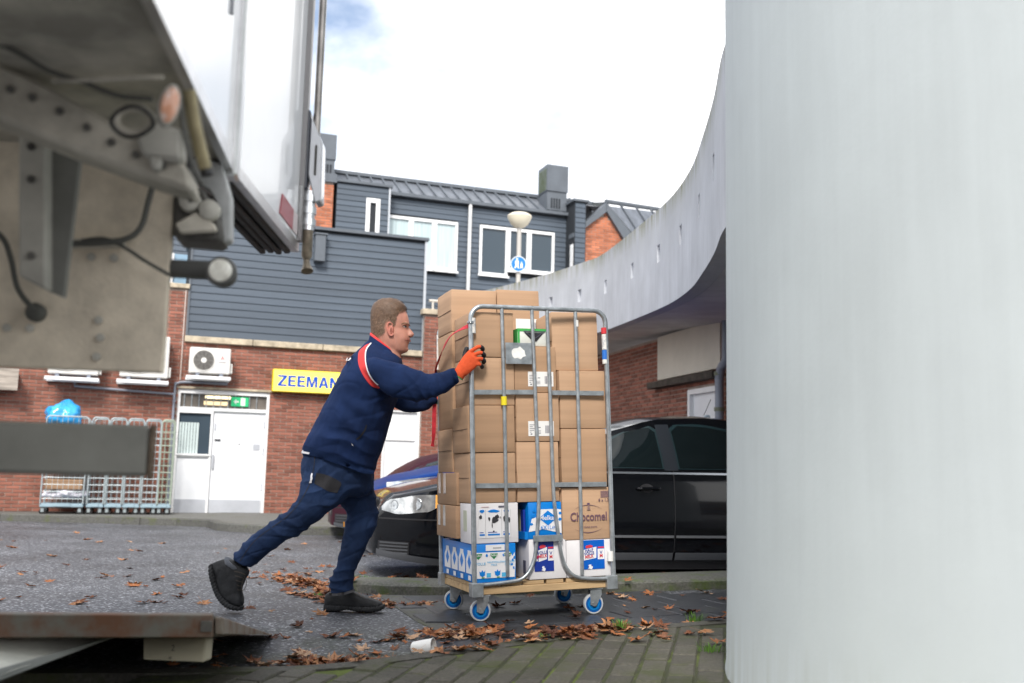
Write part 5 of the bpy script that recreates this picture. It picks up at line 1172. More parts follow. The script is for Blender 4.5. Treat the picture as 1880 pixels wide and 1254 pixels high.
def solid(mb, voxel=.009, smooth=6, fn=None, mat_=None, name='x', parent=None, keep_float=True):
    bmesh.ops.recalc_face_normals(mb.bm, faces=mb.bm.faces[:]); me = bpy.data.meshes.new(name); mb.bm.to_mesh(me); mb.bm.free()
    o = bpy.data.objects.new(name, me); COL.objects.link(o)
    r = o.modifiers.new('r', 'REMESH'); r.mode = 'VOXEL'; r.voxel_size = voxel
    if smooth: s = o.modifiers.new('s', 'SMOOTH'); s.factor = .5; s.iterations = smooth
    dg = bpy.context.evaluated_depsgraph_get(); m2 = bpy.data.meshes.new_from_object(o.evaluated_get(dg)); m2.name = name
    bpy.data.objects.remove(o); bpy.data.meshes.remove(me)
    if fn:
        nr = [v.normal.copy() for v in m2.vertices]
        for v, n_ in zip(m2.vertices, nr): v.co += n_*fn(v.co, n_)
    m2.polygons.foreach_set('use_smooth', [True]*len(m2.polygons)); m2.update()
    return link(name, m2, mat_, parent)
def rings(st, n=20, ex=2.3):
    """st: list of ((pxA,pyA),(pxB,pyB), b, lateral half width): elliptical rings seen from the side"""
    o = []
    for A, Bp, b, lat in st:
        p = mp(*A, b); q = mp(*Bp, b); c = (p+q)/2; r = (p-q)/2; rr = []
        for k in range(n):
            t = 2*math.pi*k/n; cs, sn = math.cos(t), math.sin(t)
            cs = math.copysign(abs(cs)**(2/ex), cs); sn = math.copysign(abs(sn)**(2/ex), sn)
            rr.append(c+r*cs+Vector((0, -lat*sn, 0)))
        o.append(rr)
    return o
def dense(st, k=3):
    o = []
    for i in range(len(st)-1):
        P = [st[max(i-1, 0)], st[i], st[i+1], st[min(i+2, len(st)-1)]]
        fl = [[*s[0], *s[1], s[2], s[3]] for s in P]
        for j in range(k):
            t = j/k; v = [.5*((2*b)+(c-a)*t+(2*a-5*b+4*c-d)*t*t+(3*b-a-3*c+d)*t**3) for a, b, c, d in zip(*fl)]
            o.append(((v[0], v[1]), (v[2], v[3]), v[4], v[5]))
    o.append(st[-1]); return o
bp_ = -(PMi @ (RM @ Vector((0, 0, 1.35)))).y; bq_ = -(PMi @ (RM @ Vector((0, RD, 1.2)))).y     # lateral position of the two posts
torso = [((557, 835), (689, 866), 0, .190), ((561, 813), (695, 842), 0, .200), ((576, 785), (708, 803), 0, .205), ((592, 754), (717, 768), 0, .208), ((608, 721), (726, 737), 0, .212),
         ((625, 690), (734, 708), 0, .218), ((643, 661), (738, 684), 0, .205), ((657, 643), (738, 668), 0, .165), ((668, 631), (736, 659), 0, .105), ((676, 624), (733, 655), 0, .078)]
arm_n = [((664, 668), (700, 716), .150, .085), ((684, 656), (706, 722), .190, .085), ((712, 660), (718, 728), .215, .080), ((742, 669), (740, 735), .225, .074), ((770, 680), (768, 740), .225, .068),
         ((795, 685), (797, 731), .222, .058), ((815, 682), (822, 718), .5*(.222+bp_+.03), .050), ((833, 676), (843, 701), bp_+.025, .040)]
arm_f = [((664, 668), (700, 716), -.15, .085), ((690, 668), (700, 730), -.19, .08), ((725, 690), (722, 748), -.22, .072), ((758, 706), (752, 758), -.24, .065), ((785, 716), (786, 752), .5*(-.24+bq_-.02), .052), ((800, 717), (806, 738), bq_-.01, .040)]
random.seed(11)
ELB = mp(778, 715, .22); SHO = mp(700, 700, .2); WAI = mp(640, 835, .18); ARMP = mp(725, 735, .12)
def crease(co, fx, fy, fz, w, amp):
    q = abs(noise.noise(Vector((co.x*fx+co.z*2, co.y*fy, co.z*fz-co.x*2)))); return -amp*max(0, 1-q/w)**1.5
def jfold(co, n):
    v = noise.noise(Vector((co.x*5, co.y*4, co.z*9)))*.0095+noise.noise(co*17)*.0034
    # diagonal pulls across the back towards the shoulder, ripples at elbow and waist
    v += crease(co, 2.5, 4, 8, .16, .0035)+crease(co+Vector((3, 1, 2)), 6, 3, 4, .12, .0018)
    d = (co.x*.55+co.z*.84); e = (co.x*.84-co.z*.55)
    v += .0085*math.sin(d*46+4*noise.noise(co*6))*max(0, 1-abs(co.z-1.05)/.22)*max(0, noise.noise(Vector((e*4, 3, 1)))+.45)
    k = max(0, 1-(co-ELB).length/.16); v += .010*k*(.9-2*abs(math.sin((co.x*.9+co.z*.6)*48+2*noise.noise(co*7)))**.65)
    k = max(0, 1-(co-ARMP).length/.17); v += .010*k*(.9-2*abs(math.sin((co.x*.4-co.z*.95)*36+2*noise.noise(co*6)))**.65)
    k = max(0, 1-(co-WAI).length/.22); v += .008*k*(.9-2*abs(math.sin(co.z*38+co.x*12+2*noise.noise(co*6)))**.65)
    return v
mb = MB(); mb.loft(rings(dense(torso), 26, 2.25)); mb.loft(rings(dense(arm_n), 18)); mb.loft(rings(dense(arm_f), 18))
JK = solid(mb, .0062, 6, jfold, M_JACK, 'jacket', MAN)
def bvh(o): me = o.data; return BVHTree.FromPolygons([v.co for v in me.vertices], [p.vertices[:] for p in me.polygons])
JB = bvh(JK)
CP_l = PMi @ CAM_P
def hit(B_, px, py, off=.002, fallback=.2):
    d = (PMi.to_3x3() @ ray(px, py)).normalized(); loc, n_, i, t = B_.ray_cast(CP_l, d)
    if loc is None: return mp(px, py, fallback)
    if n_.dot(d) > 0: n_ = -n_
    return loc+n_*off-d*off*.5
def ribbon(name, A, Bp, B_, m, parent, off=.0022, ns=6, nw=4, fb=.2):
    a = bez([(x, y, 0) for x, y in A], ns); b = bez([(x, y, 0) for x, y in Bp], ns); mb = MB(); g_ = []
    for p, q in zip(a, b): g_.append([mb.bm.verts.new(hit(B_, *(p.lerp(q, k/nw)).xy, off, fb)) for k in range(nw+1)])
    for r0, r1 in zip(g_[:-1], g_[1:]):
        for k in range(nw): mb.bm.faces.new((r0[k], r0[k+1], r1[k+1], r1[k]))
    return mb.build(name, m, parent, smooth='all')
ribbon('shoulder_stripe', [(671, 634), (660, 645), (657.5, 657), (659, 671), (665, 686), (674, 700), (684, 710), (696, 713)], [(681, 630), (673, 640), (670.5, 652), (672, 668), (676.5, 684), (685, 698), (692, 706), (698, 711)], JB, M_STRI, JK)
ribbon('white_piping', [(680.5, 630), (672.5, 640), (670, 652), (671.5, 668), (676, 684), (684.5, 698), (694, 707)], [(682.5, 630.5), (674.5, 641), (672, 652.5), (673.5, 668), (678, 683.5), (686.5, 697), (696, 706)], JB, M_PIPING, JK, .0032, nw=1)
ribbon('hem_band', [(559, 818), (580, 824), (610, 834), (640, 845), (668, 856), (688, 861)], [(556, 834), (578, 838), (608, 848), (638, 858), (664, 868), (687, 870)], JB, M_JACK2, JK, .004, fb=.19)
ribbon('pocket_zip', [(653, 806), (660, 800), (668, 789), (672, 779)], [(656, 808), (663, 802), (671, 790), (674, 780)], JB, M_GRIP, JK, .0028, nw=1)
ribbon('zip_pull', [(645, 813), (648, 815)], [(646.5, 817), (649, 818)], JB, M_PIPING, JK, .006, ns=1, nw=1)
ribbon('cuff', [(828, 678), (836, 676)], [(836, 706), (843, 700)], JB, M_JACK2, JK, .0035, nw=6)
bl = ribbon('back_lettering', [(635, 663), (640, 661), (644, 657)], [(636.5, 663.5), (641.5, 662.5), (646, 658)], JB, M_PIPING, JK, .003, nw=1)
ribbon('back_lettering', [(646, 652), (647.2, 652)], [(645.0, 658), (646.4, 658)], JB, M_PIPING, JK, .0032, ns=1, nw=1)
for k in range(2): ribbon('back_lettering', [(637+k*3.4, 656.5+k*.2), (638.6+k*3.4, 656.5)], [(635+k*3.4, 662), (636.8+k*3.4, 662)], JB, M_PIPING, JK, .0034, ns=1, nw=1)
# collar
col = [((676.5, 626), (733, 657), 0, .080), ((679, 617), (731, 653), 0, .074), ((680, 612), (729, 650), 0, .070)]
mb = MB(); rr = rings(dense(col, 2), 26, 2.1); mb.loft(rr, cap=False); CO = mb.build('collar', M_JACK, JK, smooth='all')
col2 = [((679.3, 615.5), (730.4, 652), 0, .0745), ((680, 611.0), (729.2, 648.8), 0, .0715), ((682.5, 611.5), (727.5, 648.8), 0, .066)]
mb = MB(); mb.loft(rings(col2, 26, 2.1), cap=False); mb.build('collar_trim', M_STRI, CO, smooth='all')
# ---------------- trousers
pel = [((557, 822), (686, 850), 0, .172), ((555, 838), (688, 868), 0, .178), ((553, 860), (688, 888), 0, .182), ((556, 885), (684, 905), 0, .165), ((580, 905), (660, 915), 0, .12)]
leg_n = [((556, 868), (664, 880), .085, .095), ((549, 893), (648, 905), .095, .098), ((545, 914), (621, 930), .10, .094), ((524, 936), (594, 951), .10, .088), ((500, 953), (556, 980), .10, .082), ((475, 972), (523, 997), .10, .076),
         ((450, 991), (497, 1016), .10, .072), ((433, 1010), (477, 1033), .10, .070), ((425, 1026), (463, 1046), .10, .068)]
leg_f = [((588, 872), (686, 880), -.085, .095), ((606, 902), (690, 904), -.09, .094), ((622, 925), (694, 926), -.09, .088), ((634, 945), (697, 945), -.09, .082), ((630, 967), (691, 968), -.09, .078), ((625, 1003), (675, 1002), -.09, .070),
         ((613, 1045), (656, 1044), -.09, .066), ((602, 1064), (652, 1064), -.09, .070), ((604, 1080), (652, 1076), -.09, .066), ((604, 1094), (653, 1085), -.09, .064)]
KN = mp(528, 965, .1); KF = mp(665, 940, -.09); AN = mp(440, 1020, .1); AF = mp(628, 1066, -.09); HI = mp(600, 900, .1)
def tfold(co, n):
    v = -.004+noise.noise(Vector((co.x*6, co.y*5, co.z*6)))*.004+noise.noise(co*19)*.0025
    v += crease(co, 5, 5, 11, .18, .0045)+crease(co+Vector((5, 2, 1)), 11, 4, 5, .14, .0025)
    for C0, rad, am, fx, fz, fr in ((KN, .20, .013, .55, .85, 80), (KF, .20, .012, -.3, .95, 75), (AN, .15, .014, .55, .85, 90), (AF, .14, .016, .1, 1, 95), (HI, .22, .013, -.5, .86, 70)):
        k = max(0, 1-(co-C0).length/rad); v += am*.8*k*(.9-2*abs(math.sin((co.x*fx+co.z*fz)*fr*.5+2*noise.noise(co*7)))**.65)
    return v
mb = MB(); mb.loft(rings(dense(pel), 24)); mb.loft(rings(dense(leg_n), 18)); mb.loft(rings(dense(leg_f), 18))
TRO = solid(mb, .0062, 5, tfold, M_TROU, 'trousers', MAN); TB = bvh(TRO)
ribbon('pocket_patch', [(581, 868), (600, 872), (622, 883), (627, 889)], [(577, 888), (592, 896), (606, 903), (619, 905)], TB, M_TROU2, TRO, .003, fb=.18)
ribbon('zip_pull', [(573, 869), (571, 878), (568, 886)], [(575.5, 870), (574, 879), (571.5, 887)], TB, M_PIPING, TRO, .007, ns=3, nw=1)
ribbon('side_seam', [(578, 832), (574, 868), (560, 905), (530, 945), (470, 990), (440, 1030)], [(579.2, 832), (575.2, 868), (561.2, 905.5), (530.6, 946), (470.6, 991), (441, 1030.5)], TB, M_TROU2, TRO, .0016, nw=1)
ribbon('waist_lettering', [(555.5, 828), (561, 829), (570, 830.5)], [(555.5, 832), (560.5, 832.8), (568.5, 834)], JB, M_PIPING, JK, .006, ns=2, nw=1)
ribbon('waist_lettering', [(557, 826.5), (558.5, 826.5)], [(557, 832), (558.5, 832)], JB, M_PIPING, JK, .0062, ns=1, nw=1)
ribbon('knee_tag', [(630, 958), (633, 958)], [(630, 967), (633, 967)], TB, mat('tag_orange', (.7, .3, .05), .7), TRO, .004, ns=1, nw=1)
ribbon('hem_stitch', [(604, 1089), (628, 1088), (652, 1081)], [(604, 1094), (628, 1093), (652, 1086)], TB, M_TROU2, TRO, .003, nw=1)
# ---------------- boots
b1 = [((597, 1098), (597, 1114), -.09, .026), ((600, 1089), (600, 1118), -.09, .040), ((614, 1084), (614, 1119), -.09, .046), ((634, 1080), (634, 1119), -.09, .046), ((652, 1086), (652, 1119), -.09, .044), ((668, 1094), (668, 1119), -.09, .047), ((685, 1099), (685, 1119), -.09, .050), ((697, 1104), (697, 1118), -.09, .044), ((702, 1108), (702, 1116), -.09, .026)]
s1 = [((595, 1110), (595, 1120), -.09, .028), ((600, 1107), (600, 1123), -.09, .045), ((620, 1108), (620, 1122), -.09, .047), ((640, 1110), (640, 1118.5), -.09, .045), ((655, 1111), (655, 1122), -.09, .047), ((680, 1111), (680, 1123), -.09, .055), ((697, 1110), (697, 1121), -.09, .050), ((705, 1109), (705, 1117), -.09, .030)]
mb = MB(); mb.loft(rings(dense(b1), 16, 2.8)); BT = solid(mb, .006, 3, lambda c, n: noise.noise(c*40)*.002, M_BOOT, 'boot', MAN)
mb = MB(); mb.loft(rings(dense(s1), 16, 3.5)); solid(mb, .005, 1, lambda c, n: (.002 if (c.x*60) % 1 > .5 else -.001), M_SOLE, 'boot_sole', BT)
b2 = [((390, 1034), (412, 1026), .10, .034), ((391, 1046), (438, 1030), .10, .044), ((394, 1062), (458, 1048), .10, .046), ((399, 1080), (450, 1066), .10, .045), ((407, 1096), (444, 1082), .10, .046), ((420, 1106), (445, 1092), .10, .048), ((434, 1113), (447, 1101), .10, .044), ((442, 1115), (447, 1107), .10, .028)]
s2 = [((385, 1038), (392, 1034), .10, .030), ((386, 1054), (396, 1050), .10, .046), ((392, 1078), (402, 1072), .10, .045), ((401, 1098), (410, 1090), .10, .047), ((414, 1112), (422, 1102), .10, .052), ((430, 1119), (434, 1109), .10, .052), ((444, 1121), (446, 1112), .10, .036)]
mb = MB(); mb.loft(rings(dense(b2), 16, 2.8)); BT2 = solid(mb, .006, 3, lambda c, n: noise.noise(c*40)*.002, M_BOOT, 'boot', MAN)
mb = MB(); mb.loft(rings(dense(s2), 16, 3.2)); solid(mb, .005, 1, lambda c, n: (.002 if ((c.x-c.z)*45) % 1 > .5 else -.001), M_SOLE, 'boot_sole', BT2)
BB = bvh(BT2); BB1 = bvh(BT)
for k in range(5): ribbon('lace', [(430+k*1.5, 1048+k*8), (441-k*1.2, 1050+k*8), (450-k*1.6, 1054+k*7)], [(430+k*1.5, 1050+k*8), (441-k*1.2, 1052+k*8), (450-k*1.6, 1056+k*7)], BB, mat('lace', (.07, .06, .05), .8), BT2, .003, ns=3, nw=1, fb=.1)
mb = MB(); mb.tube(bez([mp(448, 1058, .13), mp(452, 1066, .14), mp(451, 1078, .14), mp(445, 1084, .14), mp(444, 1074, .14), mp(447, 1062, .13)], 4), .0018, 6); mb.build('lace_loop', mat('lace', (.07, .06, .05)), BT2, smooth=True)
mb = MB(); st = rings(dense([((414, 1021), (446, 1046), .10, .052), ((411, 1031), (440, 1050), .10, .050)], 2), 16); mb.loft(st); solid(mb, .006, 2, None, mat('sock_grey', (.12, .13, .15), .9, bump=.4, bs=200), 'sock', MAN)
for k in range(3): ribbon('lace', [(650+k*7, 1089+k*3.5), (655+k*7, 1094+k*3)], [(651.5+k*7, 1088.5+k*3.5), (656.5+k*7, 1093.5+k*3)], BB1, mat('lace', (.07, .06, .05)), BT, .003, ns=2, nw=1, fb=-.04)
# ---------------- head (one continuous body mesh: head, neck and an inner torso)
HD = [((735, 651), (708, 649), 0, .030), ((745, 646.5), (697, 641), 0, .052), ((748.5, 639), (691, 634), 0, .064), ((750, 631), (687, 627), 0, .070), ((751.5, 624), (685, 620), 0, .074), ((751, 616), (684, 613), 0, .077), ((748.5, 606), (683, 604), 0, .079), ((750, 599), (683, 597), 0, .081),
      ((751, 592), (683, 589), 0, .082), ((749, 581), (684, 579), 0, .082), ((745, 571), (687, 569), 0, .078), ((738, 562), (692, 561), 0, .067), ((729, 556), (699, 556), 0, .048), ((720, 553.5), (708, 553.5), 0, .022)]
mb = MB(); mb.loft(rings(dense(HD), 28, 2.15))
mb.loft(rings([((692, 600), (735, 625), 0, .058), ((687, 618), (736, 640), 0, .062), ((684, 632), (736, 658), 0, .066), ((680, 650), (735, 670), 0, .070), ((640, 720), (700, 735), 0, .08), ((590, 840), (660, 850), 0, .08)], 20, 2.1))
# nose, lips, chin, brow
mb.loft(rings([((748, 598), (738, 600), 0, .009), ((753.5, 604), (742, 606), 0, .011), ((758.5, 610), (745, 612), 0, .015), ((760.5, 614), (746, 616), 0, .018), ((757, 619), (745, 620), 0, .016)], 12, 2))
mb.loft(rings([((749, 621.5), (742, 621), 0, .020), ((753.3, 623), (742, 623.5), 0, .022), ((752.5, 625.2), (742, 625.5), 0, .022), ((749.5, 626), (742, 626.6), 0, .02)], 12, 2))
mb.loft(rings([((749.5, 626.6), (742, 626.6), 0, .020), ((752.3, 628.5), (742, 628.5), 0, .021), ((749.5, 631.5), (742, 631), 0, .018)], 12, 2))
mb.loft(rings([((744, 636), (735, 636), 0, .018), ((750.5, 641), (737, 641), 0, .024), ((747, 647), (735, 647), 0, .02)], 12, 2))
mb.loft(rings([((747, 593), (738, 593), 0, .050), ((752.5, 596), (740, 596), 0, .054), ((748, 599), (740, 599), 0, .05)], 14, 2.4))
def hfn(co, n): return noise.noise(co*30)*.0008
HEAD = solid(mb, .0048, 3, hfn, M_SKIN, 'body', MAN)
HB = bvh(HEAD)
# ears
def ear(sg):
    mb = MB(); e0 = mp(718.5, 605, .078*sg); out = Vector((0, -sg, 0))
    pts = [mp(x, y, .083*sg) for x, y in [(722, 597), (717.5, 592.5), (712.5, 594), (711, 601), (712.5, 609), (716, 615.5), (720.5, 616), (722, 612)]]
    pp = bez(pts, 4); mb.tube(pp, [.0035+.0032*math.sin(math.pi*i/(len(pp)-1)) for i in range(len(pp))], 8)
    st = []
    for k, (rx, ry) in enumerate([(1, 1), (.9, .9), (.6, .6)]):
        st.append([e0+out*(-.008+.008*k)+Vector((.0165*rx*math.cos(t*math.pi/8), 0, .034*ry*math.sin(t*math.pi/8))) for t in range(16)])
    mb.loft(st); return solid(mb, .003, 2, None, mat('skin_ear', (.46, .165, .12), .5, var=.1, vs=20), 'ear', HEAD)
ear(1); ear(-1)
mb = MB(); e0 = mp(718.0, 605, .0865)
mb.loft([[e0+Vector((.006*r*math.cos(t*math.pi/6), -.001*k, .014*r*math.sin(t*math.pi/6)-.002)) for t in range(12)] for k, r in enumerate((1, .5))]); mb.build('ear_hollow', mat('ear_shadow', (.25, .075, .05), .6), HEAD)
# eyes, brows and mouth line on both sides
def side_pt(px, py, sg, off=.001):
    p = mp(px, py, 0); d = Vector((0, sg, 0)); o_ = Vector((p.x, -sg*.3, p.z)); loc, n_, i, t = HB.ray_cast(o_, d)
    return (loc+n_*off) if loc is not None else Vector((p.x, -sg*.05, p.z))
def side_rib(name, A, Bp, sg, m, off=.0012, ns=4):
    a = bez([(x, y, 0) for x, y in A], ns); b = bez([(x, y, 0) for x, y in Bp], ns); mb = MB(); g_ = [[mb.bm.verts.new(side_pt(*(p.lerp(q, k/2)).xy, sg, off)) for k in range(3)] for p, q in zip(a, b)]
    for r0, r1 in zip(g_[:-1], g_[1:]):
        for k in range(2): mb.bm.faces.new((r0[k], r0[k+1], r1[k+1], r1[k]))
    return mb.build(name, m, HEAD, smooth='all')
M_BROW = mat('eyebrow', (.22, .12, .07), .8); M_LIP = mat('lip', (.50, .20, .155), .5); M_EYE = mat('eye_white', (.55, .50, .47), .25, coat=.6); M_IRIS = mat('iris', (.05, .06, .07), .2, coat=.8); M_LASH = mat('lash', (.06, .035, .025), .7)
for sg in (1, -1):
    side_rib('eyebrow', [(739, 597.5), (744, 594.5), (749, 594.2), (751.5, 595.5)], [(739.5, 598.8), (744.5, 596.6), (749, 596.5), (751.3, 597.5)], sg, M_BROW)
    side_rib('eye', [(741.5, 601.6), (744, 599.8), (747.3, 600.4)], [(741.5, 602.0), (744.5, 603.4), (747.3, 602.9)], sg, M_EYE, .0012)
    side_rib('iris', [(744.6, 600.2), (747.0, 600.4)], [(744.8, 603.0), (747.0, 602.7)], sg, M_IRIS, .0018, 2)
    side_rib('eyelid', [(740.5, 601.2), (744, 598.9), (747.8, 599.6)], [(741, 602.0), (744.2, 600.2), (747.6, 600.9)], sg, M_LASH, .0024)
    side_rib('mouth_line', [(744.5, 626.2), (748, 626.0), (752, 626.0)], [(744.6, 626.6), (748, 626.7), (752, 626.7)], sg, mat('mouth_dark', (.22, .08, .06), .6), .0012)
    side_rib('lip', [(745.5, 624.6), (749, 623.3), (752.5, 623.2)], [(745.8, 625.9), (749, 625.7), (752.4, 625.7)], sg, M_LIP, .0008)
    side_rib('nostril', [(750.8, 617.2), (754, 617.4)], [(750.8, 618.6), (754, 618.7)], sg, M_LASH, .0012, 2)
# hair: a shell over the scalp plus many short strands
HP = [(748, 564), (742, 572), (735, 576), (731.5, 584), (730, 594), (727, 601), (723, 599), (721, 592), (716, 590), (711, 594), (709.5, 603), (710, 612), (703, 617), (694, 618), (683, 616), (670, 615), (670, 540), (760, 540)]
CR3 = CAM_R.transposed()
def toimg(p):
    c = CR3 @ (PMX @ p-CAM_P); return (940+FPX*c.x/-c.z, 627-FPX*c.y/-c.z)
def to_side(p):      # side-projection of a local point onto the middle plane, in picture units
    return toimg(Vector((p.x, 0, p.z)))
mb = MB(); vm = {}; hv = []
me = HEAD.data
for p in me.polygons:
    c = p.center
    if c.z < 1.2: continue
    if inside(to_side(c), HP):
        q = []
        for vi in p.vertices:
            if vi not in vm:
                v = me.vertices[vi]; s_ = to_side(v.co)
                th = .006+.011*max(0, min(1, (592-s_[1])/30))
                ed = min(((s_[0]-a[0])**2+(s_[1]-a[1])**2)**.5 for a in HP[:15]); th *= min(1, .25+ed/9)
                nn = noise.noise(Vector((v.co.x*45, v.co.y*45, v.co.z*45)))*.0022
                vm[vi] = mb.bm.verts.new(v.co+v.normal*(th+nn)); hv.append((v.co+v.normal*th*.55, v.normal.copy(), th))
            q.append(vm[vi])
        try: mb.bm.faces.new(q)
        except ValueError: pass
HAIR = mb.build('hair', M_HAIR, MAN, smooth='all')
rnd = random.Random(5); V = []; F = []
for k in range(11000):
    p, n_, th = rnd.choice(hv)
    s_ = to_side(p)
    # lie backwards and down at the sides, forwards-up on top
    upk = max(0, min(1, (575-s_[1])/20))
    fl = Vector((-.55+.9*upk*(1 if s_[0] > 712 else -.2), 0, -.75+.75*upk)); fl = fl-n_*fl.dot(n_); 
    d = (fl.normalized() if fl.length > .01 else Vector((1, 0, 0)))*(.75)+n_*(.22+.25*upk)+Vector((rnd.uniform(-1, 1), rnd.uniform(-1, 1), rnd.uniform(-1, 1)))*.10
    d.normalize(); L_ = rnd.uniform(.010, .018)*(1+.5*upk); q = p+Vector((rnd.uniform(-1, 1), rnd.uniform(-1, 1), rnd.uniform(-1, 1)))*.003
    sd = d.cross(n_).normalized()*.0007; i = len(V)
    V += [q-sd, q+sd, q+d*L_*.6+sd*.8, q+d*L_*.6-sd*.8, q+d*L_-n_*.002]; F += [(i, i+1, i+2, i+3), (i+3, i+2, i+4)]
me = bpy.data.meshes.new('hair_strands'); me.from_pydata(V, [], F); me.update(); tag(link('hair_strands', me, mat('hair_strand', (.20, .122, .076), .5, island=.5), HAIR), kind='stuff')
# ---------------- gloved hands
def glove(G, sg, wr, name):
    """G: grip point on the post (local), sg: +1 back of hand towards viewer; offsets: x forward, y towards viewer*sg, z up (metres); wr: wrist point"""
    def P(x, y, z): return G+Vector((x, -y*sg, z))
    root = MB()
    w = wr; k1_ = P(-.030, .026, -.012); k2_ = P(.0, .034, .012)
    def ell(c, t, u, s, ru, rs): 
        return [c+u*ru*math.cos(a*math.pi/8)+s*rs*math.sin(a*math.pi/8) for a in range(16)]
    ax = (k2_-w).normalized(); s = Vector((0, 1, 0)); s = (s-ax*s.dot(ax)).normalized(); u = ax.cross(s)
    root.loft([ell(w-ax*.02, ax, u, s, .036, .030), ell(w, ax, u, s, .034, .028), ell(w.lerp(k2_, .35), ax, u, s, .042, .026), ell(w.lerp(k2_, .7), ax, u, s, .047, .022), ell(k2_, ax, u, s, .046, .018), ell(k2_+ax*.008, ax, u, s, .038, .010)])
    F_ = [((-.006, .036, .050), (.026, .040, .068), (.046, .016, .062), (.040, -.010, .050)), ((.004, .038, .024), (.036, .042, .036), (.055, .016, .026), (.046, -.012, .016)), ((.008, .037, -.002), (.038, .040, .004), (.056, .014, -.006), (.046, -.012, -.014)), ((.004, .034, -.026), (.030, .036, -.026), (.046, .012, -.036), (.038, -.010, -.042))]
    tips = MB()
    for i, f in enumerate(F_):
        r0 = .0118 if i < 3 else .0105
        pts = bez([P(-.022+f[0][0]*.5, .030, f[0][2]*.75)]+[P(*q) for q in f], 5); n_ = len(pts); h = int(n_*.60)
        root.tube(pts[:h+1], [r0*(1.0-.12*j/h) for j in range(h+1)], 10); root.lathe([(r0*.88, 0), (r0*.6, .005), (.0005, .007)], Matrix.Translation(pts[h]) @ (pts[h]-pts[h-1]).to_track_quat('Z', 'Y').to_matrix().to_4x4(), 8)
        tp2 = pts[h-1:]; m_ = len(tp2); tips.tube(tp2, [r0*(1.0 if j < m_-2 else .62) for j in range(m_)], 10)
    th = bez([P(-.045, .004, -.020), P(-.052, -.006, .020), P(-.046, -.010, .052), P(-.038, -.010, .072)], 5)
    tips.tube(th, [.014]*(len(th)-3)+[.0125, .010, .006], 10)
    gl = solid(root, .0038, 3, lambda c, n: noise.noise(c*70)*.0009, M_ORAN, name, MAN)
    solid(tips, .0035, 2, None, M_GRIP, 'grip_coating', gl)
    mb = MB(); mb.loft([ell(w-ax*.024, ax, u, s, .0368, .0308), ell(w-ax*.019, ax, u, s, .0372, .0312)]); mb.build('cuff_edge', mat('glove_green', (.05, .32, .10), .8), gl, smooth='all')
    return gl
GN = mp(870.5, 661, bp_); glove(GN, 1, mp(845, 684, bp_+.022), 'glove')
GF = mp(813, 724, bq_); glove(GF, -1, mp(802, 729, bq_-.02), 'glove')
# ================================================================== PARKED CARS
M_TYRE2 = mat('tyre_rubber', (.012, .012, .013), .8, bump=.3, bs=60); M_RIM = mat('rim_alloy', (.35, .36, .38), .35, metal=.8)
M_CGLASS = mat('car_glass', (.005, .009, .010), .03, spec=.5); M_TRIMB = mat('car_trim_black', (.014, .014, .016), .45)
M_GREYP = mat('car_grey_plastic', (.060, .064, .072), .5); M_SEALG = mat('window_seal', (.012, .028, .032), .3)
M_LAMPR = mat('lamp_reflector', (.55, .57, .58), .12, metal=.7, var=.35, vs=14); M_AMBER = mat('lamp_amber', (.75, .36, .08), .15, coat=.8); M_LENS = mat('lamp_bowl_dark', (.34, .36, .38), .1, metal=.6, coat=.8, var=.4, vs=25)
def paint(name, c, met=.0, rough=.14, coat=.45, spec=.25): return mat(name, c, rough, metal=met, coat=coat, spec=spec, var=.04, vs=3)
